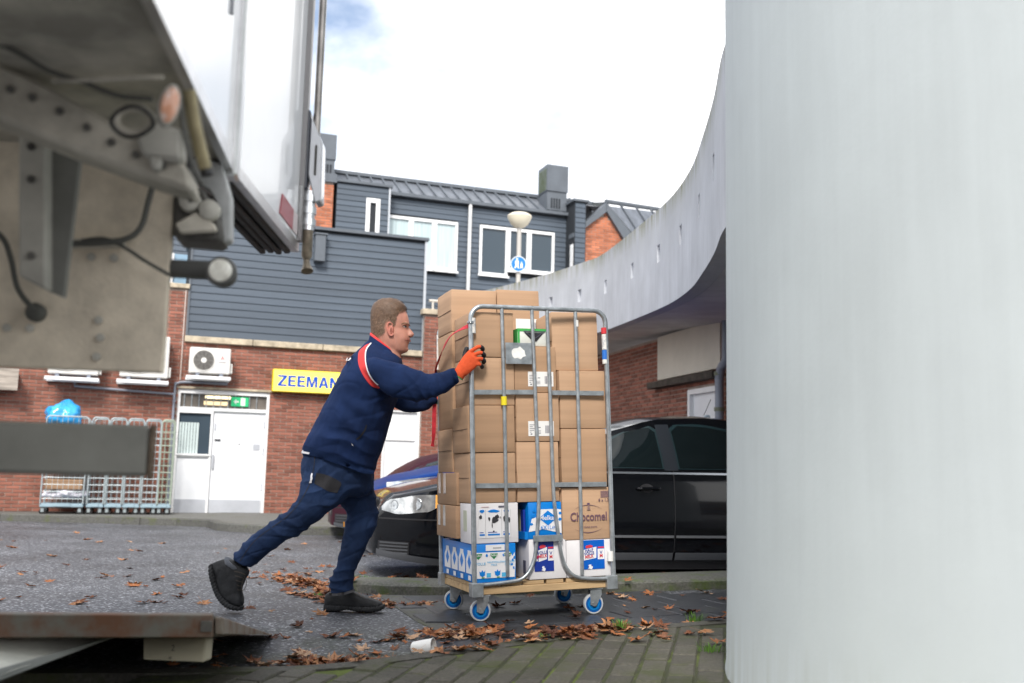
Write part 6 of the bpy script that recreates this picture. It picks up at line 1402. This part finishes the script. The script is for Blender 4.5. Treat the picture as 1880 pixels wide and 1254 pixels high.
def car(name, label, O, ang, P):
    C0 = empty(name, label, 'car', frame(Vector((O[0], O[1], gz(O[0], O[1])-.0)), ang), 'cars parked beyond the verge')
    L_, Wh, pm = P['L'], P['W']/2, P['paint']; k = L_/4.47
    deck, roof, (c0, c1), belt0 = P['deck'], P['roof'], P['cab'], P['belt']
    def w(x):
        t = x/L_
        f = 1.0
        if x < .6: f -= .42*((.6-x)/.6)**2.3
        if x > L_-.6: f -= .30*((x-(L_-.6))/.6)**2.3
        return Wh*f
    PZ_ = [(.12, .90), (.2, .955), (.32, .985), (.5, 1.0), (.64, .992), (.78, .972), (.9, .955), (1.0, .945)]
    def Ys(x, z): return w(x)*interp(z, PZ_)
    def belt(x): return min(belt0(x), interp(x, deck)-.035)
    def zb(x): return P['sill']+(.06*((.5-x)/.5)**1.5 if x < .5 else 0)
    xs_ = [0, .02, .06, .12, .2, .3, .42, .55, .7, .88, 1.05, 1.25, 1.5, 1.8, 2.1, 2.4, 2.7, 3.0, 3.3, 3.55, 3.75, 3.95, 4.12, 4.27, 4.38, 4.45, 4.47]; xs_ = [x*k for x in xs_]
    rg = []
    for x in xs_:
        b = belt(x); z0 = zb(x); d = interp(x, deck); half = [(Ys(x, z0)*.86, z0)]
        for t in (.03, .15, .32, .5, .68, .84, 1.0): z = z0+(b-z0)*t; half.append((Ys(x, z), z))
        wb = Ys(x, b); half += [(wb-.018, b+(d-b)*.45), (wb*.92, b+(d-b)*.8), (wb*.62, d), (wb*.25, d+.012)]
        rg.append([Vector((x, -y, z)) for y, z in half]+[Vector((x, y, z)) for y, z in half[::-1]])
    mb = MB(); mb.loft(rg)
    body = mb.build('body', pm, C0, smooth=True)
    # cabin
    def cw(x, z):
        zr = interp(x, roof)-.055; b = belt0(x); t = max(0, min(1, (z-b)/max(.05, zr-b)))
        return (Wh*.95)-(Wh*.26)*t**1.15-.06*max(0, (abs(x-(c0+c1)/2)/((c1-c0)/2))-.75)
    rg = []; n_ = 22
    for i in range(n_+1):
        x = c0+(c1-c0)*i/n_; zr = interp(x, roof); b = belt0(x)-.04; h = []
        for t in (0, .15, .35, .55, .75, .92): z = b+(zr-.055-b)*t; h.append((cw(x, z), z))
        ys = h[-1][0]; h += [(ys-.025, zr-.03), (ys*.72, zr-.006), (ys*.3, zr+.006)]
        rg.append([Vector((x, -y, z)) for y, z in h]+[Vector((x, y, z)) for y, z in h[::-1]])
    mb = MB(); mb.loft(rg); cab = mb.build('cabin', pm, C0, smooth=True)
    def patch(name, x0, x1, zlo, zhi, m, parent, off=.004, fn=None, nx=16, nz=8, both=True, th=0.0):
        fn = fn or Ys; o = None
        for sg in ((-1, 1) if both else (-1,)):
            mb = MB(); g_ = []
            for i in range(nx+1):
                x = x0+(x1-x0)*i/nx; a, b = zlo(x), zhi(x)
                g_.append([mb.bm.verts.new((x, sg*(fn(x, a+(b-a)*j/nz)+off), a+(b-a)*j/nz)) for j in range(nz+1)])
            for r0, r1 in zip(g_[:-1], g_[1:]):
                for j in range(nz):
                    try: mb.bm.faces.new((r0[j], r1[j], r1[j+1], r0[j+1]))
                    except ValueError: pass
            o = mb.build(name, m, parent, smooth='all')
        return o
    for (a, b, lo_, hi_, rf) in P['windows']:
        # rounded window outline: top edge from points, corners eased
        def hi2(x, a=a, b=b, hi_=hi_, lo_=lo_): e = min(x-a, b-x); return interp(x, hi_)-(.05*(1-min(1, e/.07))**2)
        def lo2(x, a=a, b=b, lo_=lo_, hi_=hi_): return min(interp(x, lo_), hi2(x)-.001)
        def hi3(x): return hi2(x)+.022
        def lo3(x): return lo2(x)-.008
        f_ = patch('window_seal', a-.018, b+.018, lambda x: lo3(min(max(x, a), b)), lambda x: hi3(min(max(x, a), b)), M_SEALG, cab, .003, cw)
        patch('window', a, b, lo2, hi2, M_CGLASS, cab, .006, cw)
    if 'pillar' in P:
        a, b = P['pillar']; patch('door_pillar', a, b, lambda x: belt0(x)-.0, lambda x: interp(x, roof)-.075, mat('pillar_black', (.02, .024, .03), .3), cab, .005, cw, 4, 6)
    for x in P.get('gaps', []): patch('door_gap', x-.004, x+.004, lambda q: zb(q)+.10, lambda q: belt(q)-.0, M_TRIMB, body, .0025, None, 1, 14)
    if 'mould' in P:
        a, b = P['mould']
        for x0, x1 in ((a, P['gaps'][0]-.01), (P['gaps'][0]+.01, b)):
            patch('side_moulding', x0, x1, lambda x: .352, lambda x: .372, mat('mould_chrome', (.25, .26, .28), .25, metal=.6), body, .010, None, 10, 2)
            patch('sill_strip', x0, x1, lambda x: .175, lambda x: .235, M_GREYP, body, .012, None, 10, 2)
        patch('belt_strip', a, b, lambda x: belt0(x)-.028, lambda x: belt0(x)-.012, mat('belt_chrome', (.30, .32, .35), .2, metal=.7), body, .004, None, 14, 2)
        patch('sill', a, b, lambda x: .10, lambda x: .172, M_TRIMB, body, .006, None, 10, 2)
    for x in P.get('handles', []):
        for sg in (-1, 1):
            y = Ys(x, P['hz']); mb = MB(); mb.tube(bez([(x-.10, sg*(y+.004), P['hz']), (x-.07, sg*(y+.032), P['hz']+.002), (x+.05, sg*(y+.034), P['hz']+.004), (x+.09, sg*(y+.004), P['hz']+.004)], 5), .013, 8); mb.build('door_handle', pm, body, smooth=True)
            mb = MB(); mb.lathe([(.055, .0), (.04, .003), (.001, .004)], Matrix.Translation((x-.02, sg*(y+.001), P['hz'])) @ Matrix.Rotation(R(90)*(1 if sg < 0 else -1), 4, 'X') @ Matrix.Diagonal((1.1, .75, 1, 1)), 16); mb.build('handle_cup', M_TRIMB, body, smooth=True)
    # lamps
    a, b, lo_, hi_ = P['lamp']
    def hl(x): return interp(x, hi_)
    def ll(x): return interp(x, lo_)
    hd = patch('headlight', a, b, ll, hl, M_LAMPR, body, .006)
    if P.get('amber'):
        aa_, ab_ = P['amber']; patch('indicator', aa_, ab_, ll, hl, M_AMBER, body, .009)
    for (px_, pz_, r_) in P['bowls']:
        for sg in (-1, 1):
            y = Ys(px_, pz_); dd = Vector((-.8, sg*.75, .05)).normalized(); mb = MB(); mb.lathe([(r_, -.02), (r_, .0), (r_*.9, .004), (r_*.6, .002), (.001, .005)], Matrix.Translation((px_, sg*(y+.002), pz_)) @ dd.to_track_quat('Z', 'Y').to_matrix().to_4x4(), 20); mb.build('lamp_bowl', M_LENS, body, smooth=True)
    # lower grille and fog lamp at the bumper corner, black lip
    for (x0, x1, z0, z1) in P['grilles']: 
        g_ = patch('lower_grille', x0, x1, lambda x: z0, lambda x: z1, M_TRIMB, body, .004, None, 8, 4)
        for j in range(4): z = z0+(z1-z0)*(j+.5)/4; patch('grille_bar', x0+.01, x1-.01, lambda x: z-.006, lambda x: z+.006, M_GREYP, body, .010, None, 8, 1)
    patch('bumper_lip', .02, .62*k, lambda x: zb(x)+.0, lambda x: zb(x)+.05, M_GREYP, body, .012, None, 12, 3)
    patch('bumper_fold', .03, .70*k, lambda x: P['fold']-.006, lambda x: P['fold']+.006, M_TRIMB, body, .003, None, 12, 1)
    mb = MB(); mb.box((-.012, -.42, .30), (.06, .42, .42), .02); mb.box((-.015, -.30, .52), (.08, .30, .62), .02); mb.build('front_grille', M_TRIMB, body)
    # wheels
    for x in P['axles']:
        for sg in (-1, 1):
            y = w(x)-.10; M = Matrix.Translation((x, sg*y, .305)) @ Matrix.Rotation(R(90)*(1 if sg < 0 else -1), 4, 'X')
            mb = MB(); mb.lathe([(.20, -.09), (.29, -.10), (.312, -.08), (.312, .08), (.29, .105), (.20, .10)], M, 32); wh = mb.build('wheel', M_TYRE2, C0, smooth=True)
            mb = MB(); mb.lathe([(.20, .101), (.205, .106), (.18, .104), (.06, .102), (.001, .106)], M, 24); mb.build('rim', M_RIM, wh, smooth=True)
            patch_m = MB(); patch_m.lathe([(.001, 0), (.352, 0), (.352, .006), (.001, .006)], Matrix.Translation((x, sg*(Ys(x, .35)-.012), .315)) @ Matrix.Rotation(R(90)*(1 if sg < 0 else -1), 4, 'X'), 32); patch_m.build('wheel_arch', M_TRIMB, body)
    return C0, body, cab
# black saloon nearest
ang = R(15)
P_black = dict(L=4.74, W=1.80, sill=.13, paint=paint('paint_black', (.003, .0035, .005)),
    deck=[(0, .50), (.05, .60), (.14, .665), (.5, .745), (1.0, .85), (1.4, .92), (2.5, .93), (4.1, .99), (4.5, .95), (4.7, .80), (4.74, .6)],
    roof=[(1.25, .90), (1.55, 1.05), (2.0, 1.26), (2.3, 1.34), (2.75, 1.365), (3.2, 1.335), (3.6, 1.24), (4.0, 1.08), (4.2, .98)], cab=(1.25, 4.2), belt=lambda x: .865+.02*x/2.5,
    windows=[(1.60, 2.27, [(1.60, .905), (2.27, .905)], [(1.60, .95), (1.85, 1.11), (2.05, 1.20), (2.27, 1.25)], 0), (2.42, 3.42, [(2.42, .905), (3.2, .915), (3.42, .98)], [(2.42, 1.26), (2.7, 1.258), (3.1, 1.20), (3.42, 1.07)], 0)],
    pillar=(2.285, 2.405), gaps=[2.36, 1.45, 3.72], mould=(1.42, 3.85), handles=[2.14, 3.28], hz=.735, lamp=(.045, .50, [(.045, .53), (.15, .505), (.36, .53), (.50, .61)], [(.045, .56), (.09, .615), (.3, .655), (.50, .66)]), amber=(.41, .50), bowls=[(.13, .575, .040), (.28, .585, .046)],
    grilles=[(.03, .24, .20, .30)], fold=.47, axles=[.93, 3.65])
Pn = at(690, 960, 7.75); nose = Vector((Pn.x, Pn.y, 0))-Vector((-math.sin(ang), math.cos(ang), 0))*-.62
CB_, body_, cab_ = car('parked_car', 'black saloon car nearest the roll container, half hidden behind it', nose, ang, P_black)
mb = MB(); mb.prism([(3.02, -.02, 1.35), (3.12, -.02, 1.34), (3.10, -.02, 1.405), (3.07, -.02, 1.405)], (0, .04, 0), .004); an = mb.build('antenna', mat('fin_grey', (.2, .25, .3), .4), cab_)
mb = MB(); mb.tube([(3.05, 0, 1.40), (3.12, 0, 1.55)], .003, 6); mb.build('antenna_rod', M_TRIMB, an)
# seats seen through the glass are dark; blue hatchback behind
P_blue = dict(P_black); P_blue.update(L=4.3, W=1.80, paint=paint('paint_blue', (.005, .032, .16), .0, .35, .0, .08), deck=[(0, .52), (.05, .64), (.14, .72), (.5, .84), (1.0, .95), (1.3, 1.0), (3.9, 1.05), (4.2, 1.0), (4.3, .7)],
    roof=[(1.0, .98), (1.5, 1.25), (2.0, 1.42), (2.6, 1.47), (3.4, 1.43), (3.9, 1.25), (4.2, 1.02)], cab=(1.0, 4.2), belt=lambda x: .93+.02*x/2.5,
    windows=[(1.5, 2.3, [(1.5, .98), (2.3, .98)], [(1.5, 1.1), (1.9, 1.3), (2.3, 1.36)], 0), (2.4, 3.4, [(2.4, .98), (3.4, 1.0)], [(2.4, 1.36), (3.0, 1.34), (3.4, 1.2)], 0)], pillar=(2.3, 2.4), gaps=[2.35], lamp=(.18, .82, [(.18, .66), (.4, .70), (.82, .80)], [(.18, .75), (.5, .80), (.82, .84)]), amber=None, bowls=[(.34, .725, .035), (.52, .755, .035)], mould=(1.4, 3.6), handles=[2.2, 3.2], hz=.85, axles=[.85, 3.4])
Pn = at(640, 940, 10.1); car('parked_car', 'blue hatchback parked between the black saloon and the maroon car', (Pn.x, Pn.y+.7), R(15), P_blue)
P_mar = dict(P_blue); P_mar.update(L=4.2, paint=paint('paint_maroon', (.04, .012, .02), .0, .4, .0, .08), roof=[(.75, .80), (1.0, 1.0), (1.3, 1.13), (1.8, 1.18), (3.4, 1.14), (3.9, 1.0), (4.1, .9)], cab=(.75, 4.1), deck=[(0, .45), (.05, .55), (.14, .62), (.5, .70), (1.0, .80), (1.3, .84), (3.9, .88), (4.1, .9), (4.2, .6)], belt=lambda x: .82+.02*x/2.5,
    windows=[(1.0, 1.75, [(1.0, .88), (1.75, .88)], [(1.0, .93), (1.4, 1.04), (1.75, 1.07)], 0), (1.85, 2.9, [(1.85, .88), (2.9, .9)], [(1.85, 1.075), (2.4, 1.07), (2.9, 1.02)], 0)], pillar=(1.75, 1.85), gaps=[1.8], lamp=(.1, .6, [(.1, .52), (.6, .62)], [(.1, .60), (.6, .70)]), bowls=[(.25, .58, .04)], grilles=[(.03, .2, .2, .34)], mould=(1.0, 3.4), handles=[1.7, 2.7], hz=.75, fold=.42)
Pn = at(592, 950, 12.9); C3, b3, c3 = car('parked_car', 'low maroon car farthest back of the three, by the white door', (Pn.x, Pn.y+.55), R(13), P_mar)
mb = MB(); mb.lathe([(.055, -.01), (.055, .012), (.04, .006), (.001, .012)], Matrix.Translation((.14, -.60, .27)) @ Vector((-.6, -.8, 0)).to_track_quat('Z', 'Y').to_matrix().to_4x4(), 20); mb.build('fog_lamp', M_LAMPR, b3, smooth=True)
# ================================================================== SMALL THINGS
# ---------------- roll cages waiting along the wall
M_GALV2 = mat('galvanised_far', (.42, .48, .50), .4, metal=.6, var=.15, vs=10)
M_CAGEB = mat('cage_base_blue', (.26, .36, .42), .5, var=.1)
def cage(s, w, y, label, bars=True, m=M_GALV2, deep=.65):
    zf = gz(*(FM @ Vector((s, y, 0))).xy)+.105; zf = -.085
    Cg = empty('wall_roll_container', label, 'roll container', FM @ Matrix.Translation((s, y, zf)), 'roll containers parked against the brick wall')
    mb = MB(); mb.box((0, -deep, .13), (w, 0, .19), .01); base = mb.build('base', M_CAGEB, Cg)
    mb = MB(); mb.box((w*.3, -deep-.012, .145), (w*.7, -deep, .20)); mb.build('base_lip', M_CAGEB, base)
    for yy in (-deep, 0):
        mb = MB(); r = .014; c = .05
        pts = [(0.01, yy, .19), (0.01, yy, 1.62-c), (.02+.01, yy, 1.62-.015), (c, yy, 1.62), (w-c, yy, 1.62), (w-.03, yy, 1.605), (w-.01, yy, 1.62-c), (w-.01, yy, .19)]
        mb.tube(pts, r, 8); fr = mb.build('end_frame', m, Cg, smooth=True)
        nb = max(2, round(w/.085))
        mb = MB()
        for i in range(1, nb): mb.tube([(w*i/nb, yy, .19), (w*i/nb, yy, 1.61)], .005, 5)
        for z in [.27+.115*j for j in range(11)]: mb.tube([(.01, yy, z), (w-.01, yy, z)], .005, 5)
        tag(mb.build('wire_mesh', m, fr), kind='stuff')
    for x in (.01, w-.01):
        for z in (.5, .95, 1.4): mb = MB(); mb.tube([(x, -deep, z), (x, 0, z)], .006, 5); mb.build('side_rail', m, Cg)
    for x in (.05, w-.05):
        for yy in (-deep+.06, -.06):
            M = Matrix.Translation((x, yy, .058)) @ Matrix.Rotation(R(90), 4, 'X'); mb = MB(); mb.lathe([(.03, -.014), (.056, -.014), (.056, .014), (.03, .014)], M, 16); wh = mb.build('castor', M_TYRE2, Cg, smooth=True)
            boxpart('fork', (x-.03, yy-.025, .05), (x+.02, yy+.025, .13), M_GALV2, wh, .004)
    return Cg
c1_ = cage(-2.05, .66, -.25, 'wide roll container with a blue bag on top and cardboard inside, by the wall')
for i, (s, l) in enumerate([(-1.35, 'narrow empty roll container next to the one with the blue bag'), (-1.07, 'second narrow empty roll container from the blue bag'), (-.79, 'third narrow empty roll container from the blue bag'), (-.51, 'fourth narrow empty roll container from the blue bag')]): cage(s, .27, -.25, l)
cage(-.25, .23, -.25, 'greenish narrow roll container nearest the white double door', m=mat('galv_green', (.34, .40, .33), .5, metal=.4))
# contents of the wide one
zb_ = -.085
for k, (z, h) in enumerate([(.80, .28), (1.15, .20), (.42, .16)]):
    o = boxpart('cardboard_bundle', (0, -.55, 0), (.58, -.05, h), M_CARD[k % 3], None, .006, FM @ Matrix.Translation((-2.01, -.28, zb_+z)))
    tag(o, ['flattened brown cardboard in the middle of the wide wall container', 'flattened brown cardboard at the top of the wide wall container', 'lowest flattened brown cardboard in the wide wall container'][k], 'cardboard', 'cardboard in the wall container')
def lump(name, c, rx, ry, rz_, m, seed, amp=.35, label=None, cat=None, n=3):
    bm = bmesh.new(); bmesh.ops.create_icosphere(bm, subdivisions=4, radius=1)
    for v in bm.verts:
        p = v.co.copy(); k = 1+amp*noise.noise(p*1.3+Vector((seed, 0, 0)))+amp*.55*abs(noise.noise(p*3.1+Vector((0, seed, 0))))+amp*.25*noise.noise(p*8)
        v.co = Vector((p.x*rx*k, p.y*ry*k, max(-.55, p.z)*rz_*k))
    me = bpy.data.meshes.new(name); bm.to_mesh(me); bm.free(); me.polygons.foreach_set('use_smooth', [True]*len(me.polygons))
    o = link(name, me, m, None, FM @ Matrix.Translation(c)); return tag(o, label, cat)
lump('blue_bag', (-1.80, -.55, 1.55), .27, .25, .24, mat('blue_plastic', (.03, .33, .72), .22, var=.2, vs=6, coat=.4, bump=.6, bs=14, dist=.02), 3.3, .4, 'crumpled bright blue plastic bag on top of the wide wall container', 'bag')
lump('white_bag', (-1.70, -.60, .27), .27, .2, .09, mat('white_plastic', (.62, .62, .70), .4, var=.2, vs=8), 8.1, .6, 'crumpled whitish plastic in the bottom of the wide wall container', 'bag')
lump('litter', FM.inverted() @ (ground(404, 969)+Vector((0, 0, .02))), .13, .05, .045, mat('litter_white', (.55, .55, .56), .5, var=.3, vs=20), 5.5, .5, 'white crumpled scrap lying against the far kerb corner', 'litter')
# ---------------- paper cup
cp = ground(776, 1203); CU = empty('paper_cup', 'crushed white paper cup lying on its side among the leaves', 'cup', Matrix.Translation(cp+Vector((0, 0, .034))) @ Matrix.Rotation(R(-22), 4, 'Z') @ Matrix.Rotation(R(82), 4, 'Y'))
mb = MB(); mb.lathe([(.001, -.048), (.024, -.048), (.0255, -.045), (.031, .0), (.0355, .050)], n=28); mb.lathe([(.0350, .050), (.030, .0), (.024, -.044)], n=28)
mb2 = MB(); nn2 = 28; rg = [[Vector((r*math.cos(2*math.pi*a/nn2), r*math.sin(2*math.pi*a/nn2)*(1-.22*max(0, (z+.02)/.07)), z)) for a in range(nn2)] for r, z in [(.024, -.048), (.0255, -.045), (.031, 0), (.0355, .05), (.0348, .05), (.030, .0), (.0235, -.044)]]
mb.bm.free(); mb2.loft(rg, cap=True); mb2.build('cup_wall', mat('cup_white', (.72, .72, .70), .6, var=.06, vs=20), CU, smooth=True)
mb = MB(); mb.tube([Vector((.0358*math.cos(t*.2244), .0358*math.sin(t*.2244)*.78, .05)) for t in range(29)], .0018, 6); mb.build('cup_rim', mat('cup_white', (.72, .72, .7)), CU, smooth=True)
for k, c in enumerate([(.55, .08, .10), (.05, .25, .5), (.5, .1, .12)]):
    mb = MB(); mb.prism([Vector((.0268*math.cos(a), .0268*math.sin(a), -.036)) for a in [2.6+.18*k+.05*j for j in range(3)]]+[Vector((.0292*math.cos(a), .0292*math.sin(a), -.018)) for a in [2.7+.18*k, 2.6+.18*k]], Vector((.0006, -.0006, 0))); mb.build('cup_print', mat('cup_print%d' % k, c, .6), CU)
# ---------------- fallen leaves
def leaf_mesh(seed):
    r = random.Random(seed); out = [];
    tips = [(-150, .40), (-100, .62), (-48, .85), (0, 1.0), (48, .85), (100, .62), (150, .40)]
    pts = []
    for i, (a, l) in enumerate(tips):
        l *= r.uniform(.85, 1.12); A = R(a+r.uniform(-6, 6))
        for da, ll in ((-14, .66), (-6, .74), (0, 1.0), (6, .74), (14, .66)): pts.append((A+R(da), l*ll))
        if i < len(tips)-1: b = R((a+tips[i+1][0])/2); pts.append((b, .34*r.uniform(.85, 1.2)))
    s = .066; cu = r.uniform(.15, .6); tw = r.uniform(-.5, .5); V = [Vector((0, 0, 0))]
    def shp(x, y): return Vector((x, y, cu*(x*x*.55+y*y*1.0)/s*.55+tw*x*y/s*.6+noise.noise(Vector((x*40, y*40, seed)))*.012))
    for a, l in pts: V.append(shp(s*l*math.cos(a), s*l*math.sin(a)))
    for a, l in pts: V.append(shp(s*l*.5*math.cos(a), s*l*.5*math.sin(a)))
    n = len(pts); F = []
    for i in range(n-1): F += [(1+i, 2+i, n+2+i, n+1+i), (0, n+1+i, n+2+i)]
    st = len(V); V += [Vector((0, -.0008, .001)), Vector((0, .0008, .001)), Vector((-s*1.0, .0008, .008)), Vector((-s*1.0, -.0008, .008))]; F.append((st, st+1, st+2, st+3))
    me = bpy.data.meshes.new('fallen_leaf'); me.from_pydata(V, [], F); me.update(); return me
LCOL = [(.27, .10, .036), (.14, .05, .022), (.33, .16, .075), (.075, .028, .016), (.38, .24, .15), (.18, .075, .038)]
LM = [mat('leaf_%d' % i, c, .6, var=.35, vs=30, spec=.35) for i, c in enumerate(LCOL)]
leaves = []
for i in range(12): me = leaf_mesh(i+1); me.materials.append(LM[i % len(LM)]); leaves.append(me)
lr = random.Random(21)
def ztop(x, y):
    if below_kerb(x, y): return gz(x, y)+.062
    if y > 6.75 and y < 7.3 and x > -1.05: return gz(x, y)+.075
    if x > -.45 and 4.6 < y < 6.65: return gz(x, y)+.014
    return gz(x, y)
def leafM(x, y, sc, lift_=0, tilt=.35):
    return Matrix.Translation((x, y, ztop(x, y)+.006+lift_)) @ Euler((lr.uniform(-tilt, tilt), lr.uniform(-tilt, tilt), lr.uniform(0, 6.28))).to_matrix().to_4x4() @ Matrix.Diagonal((sc, sc, sc, 1))
single = [(560, 1203, 1.35, 'pale brown maple leaf alone on the asphalt in front of the man', 4), (905, 1198, 1.1, None, 0), (1140, 1100, 1.2, None, 2), (1195, 1160, 1.15, None, 0), (1310, 1162, 1.5, 'orange leaf standing against the foot of the pillar', 0), (1165, 1205, 1.3, 'large orange leaf on the mossy paving near the pillar', 0), (735, 1160, 1.1, None, 1), (590, 1130, 1.1, None, 2), (420, 1118, 1.0, None, 1), (260, 1108, 1.1, None, 0), (145, 1110, 1.0, None, 2), (330, 1078, 1.1, None, 0), (245, 1075, 1.1, None, 2), (285, 1066, 1.0, None, 1), (340, 1052, 1.1, None, 2), (190, 1062, 1.0, None, 3), (95, 1022, 1.1, None, 2), (120, 1038, .9, None, 3), (560, 1000, 1.0, None, 2), (500, 1022, 1.0, None, 0), (195, 1058, .9, None, 2), (60, 1078, .9, None, 0), (40, 1052, .9, None, 1), (170, 1098, .9, None, 1), (550, 1150, .9, None, 3), (548, 1152, .8, None, 1), (630, 1172, .9, None, 0), (1015, 1160, 1.0, None, 3), (1040, 1122, 1.0, None, 1), (1150, 1088, .9, None, 0), (1290, 1190, 1.0, None, 2), (1320, 1210, 1.0, None, 0), (1225, 1124, .8, None, 0), (1060, 1140, .9, None, 3)]
for px_, py_, sc, lb, ci in single:
    p = ground(px_, py_); me = leaves[[i for i in range(12) if i % 6 == ci][px_ % 2]]
    o = link('fallen_leaf', me, None, None, leafM(p.x, p.y, sc, .004, .25)); tag(o, lb or ('single brown leaf on the mossy paving at the front right' if below_kerb(p.x, p.y) else 'single brown leaf on the wet tiles around the roll container' if p.x > -.45 else 'single brown leaf on the open asphalt left of the man' if p.x < -1.2 else 'single brown leaf on the asphalt near the front boot'), 'leaf', 'single fallen leaves on the ground')
def litter(name, label, spots, seed):
    r = random.Random(seed); mbv = {i: ([], []) for i in range(6)}
    V = []; F = []; MI = []
    for (x, y, sx, sy, an_, n, pile) in spots:
        for i in range(n):
            a = r.gauss(0, 1)*sx; b = r.gauss(0, 1)*sy; px_ = x+a*math.cos(an_)-b*math.sin(an_); py_ = y+a*math.sin(an_)+b*math.cos(an_)
            h = r.random()*pile*math.exp(-(b/(sy+1e-6))**2*.6-(a/(sx+1e-6))**2*.4)
            me = leaves[r.randrange(12)]; sc = r.choice((r.uniform(.3, .6), r.uniform(.55, 1.0), r.uniform(.8, 1.3))); t = .3+h*7
            M = Matrix.Translation((px_, py_, ztop(px_, py_)+.006+h)) @ Euler((r.uniform(-t, t), r.uniform(-t, t), r.uniform(0, 6.28))).to_matrix().to_4x4() @ Matrix.Diagonal((sc, sc, sc, 1))
            k = len(V); mi = r.choice((0, 0, 1, 1, 2, 3, 4, 5))
            V += [M @ v.co for v in me.vertices]
            for p in me.polygons: F.append([k+q for q in p.vertices]); MI.append(mi)
    me = bpy.data.meshes.new(name); me.from_pydata(V, [], F); me.polygons.foreach_set('material_index', MI); me.update()
    for m_ in LM: me.materials.append(m_)
    return tag(link(name, me), label, 'leaves', kind='stuff')
def gp(px_, py_): p = ground(px_, py_); return p.x, p.y
x1, y1 = gp(1050, 1188); x2, y2 = gp(900, 1200); x3, y3 = gp(830, 1168); x4, y4 = gp(690, 1225); x5, y5 = gp(560, 1072); x6, y6 = gp(600, 1095); x7, y7 = gp(720, 1108)
litter('leaf_litter', 'brown leaf litter heaped along the front kerb near the paper cup', [(x1, y1-.02, .19, .05, .45, 85, .024), (x2, y2, .15, .05, .5, 60, .018), (x3, y3, .16, .10, .3, 70, .010), (x4, y4, .22, .035, .35, 90, .012), (gp(600, 1222)[0], gp(600, 1222)[1]+.02, .20, .04, .25, 70, .015), (gp(430, 1240)[0], gp(430, 1240)[1], .16, .04, .1, 40, .01), (gp(1250, 1185)[0], gp(1250, 1185)[1], .25, .15, .2, 16, 0), (.35, 4.95, .5, .2, .3, 30, 0), (-.55, 4.6, .4, .25, 0, 26, 0)], 4)
litter('leaf_litter', 'brown leaves gathered in the gutter behind the man', [(x5, y5, .28, .10, -.95, 120, .02), (x6, y6, .14, .10, -.9, 90, .03), (-1.6, 7.8, .5, .18, -1.1, 50, .0), (x7, y7-.1, .22, .04, .0, 60, .02), (.9, 7.6, .6, .12, .15, 90, .02), (-1.6, 6.2, 1.2, .7, 0, 36, 0), (1.1, 6.1, .4, .4, 0, 18, 0), (-3, 7, 2, 1.5, 0, 45, 0), (-2.5, 11, 2.5, 1.5, 0, 50, 0), (-.5, 8.0, .8, .25, .2, 60, 0)], 9)
# ---------------- grass tufts
def tuft(px_, py_, n, h, label, dz=0.0, spread=.05):
    p = ground(px_, py_); r = random.Random(px_); V = []; F = []
    for i in range(n):
        a = r.uniform(0, 6.28); d = r.random()**.7*spread; b = Vector((d*math.cos(a), d*math.sin(a)*.6, 0)); L_ = h*r.uniform(.5, 1.1); l = Vector((math.cos(a), math.sin(a), 0))*L_*r.uniform(.2, .7); s_ = Vector((-math.sin(a), math.cos(a), 0))*.0022; k = len(V)
        V += [b-s_, b+s_, b+l*.4+Vector((0, 0, L_*.6))+s_*.7, b+l*.4+Vector((0, 0, L_*.6))-s_*.7, b+l+Vector((0, 0, L_*.9))]; F += [(k, k+1, k+2, k+3), (k+3, k+2, k+4)]
    me = bpy.data.meshes.new('grass_tuft'); me.from_pydata(V, [], F); me.update()
    q = Vector((p.x, p.y, ztop(p.x, p.y)+dz)); return tag(link('grass_tuft', me, mat('grass', (.075, .17, .02), .6, island=.4), None, Matrix.Translation(q)), label, 'grass', 'grass tufts between the paving')
tuft(668, 1068, 120, .055, 'bright green grass tuft on the left end of the verge', 0, .09)
tuft(585, 1097, 40, .04, 'small green weed in the gutter leaves behind the front boot', 0, .04)
tuft(1140, 1180, 60, .05, 'green grass tuft at the kerb right of the leaf pile', 0, .05); tuft(1180, 1170, 50, .045, 'green grass tuft on the kerb line, second from the leaf pile', 0, .05)
tuft(1275, 1150, 70, .06, 'green grass tuft beside the foot of the pillar', 0, .05); tuft(775, 1218, 50, .03, 'low green weed just below the paper cup', 0, .06); tuft(1000, 1178, 50, .04, 'green grass showing above the leaf pile', 0, .08)
tuft(1305, 1225, 60, .04, 'green weed at the bottom right against the pillar', 0, .06); tuft(1250, 1060, 90, .04, 'green grass on the verge right of the container', 0, .2)
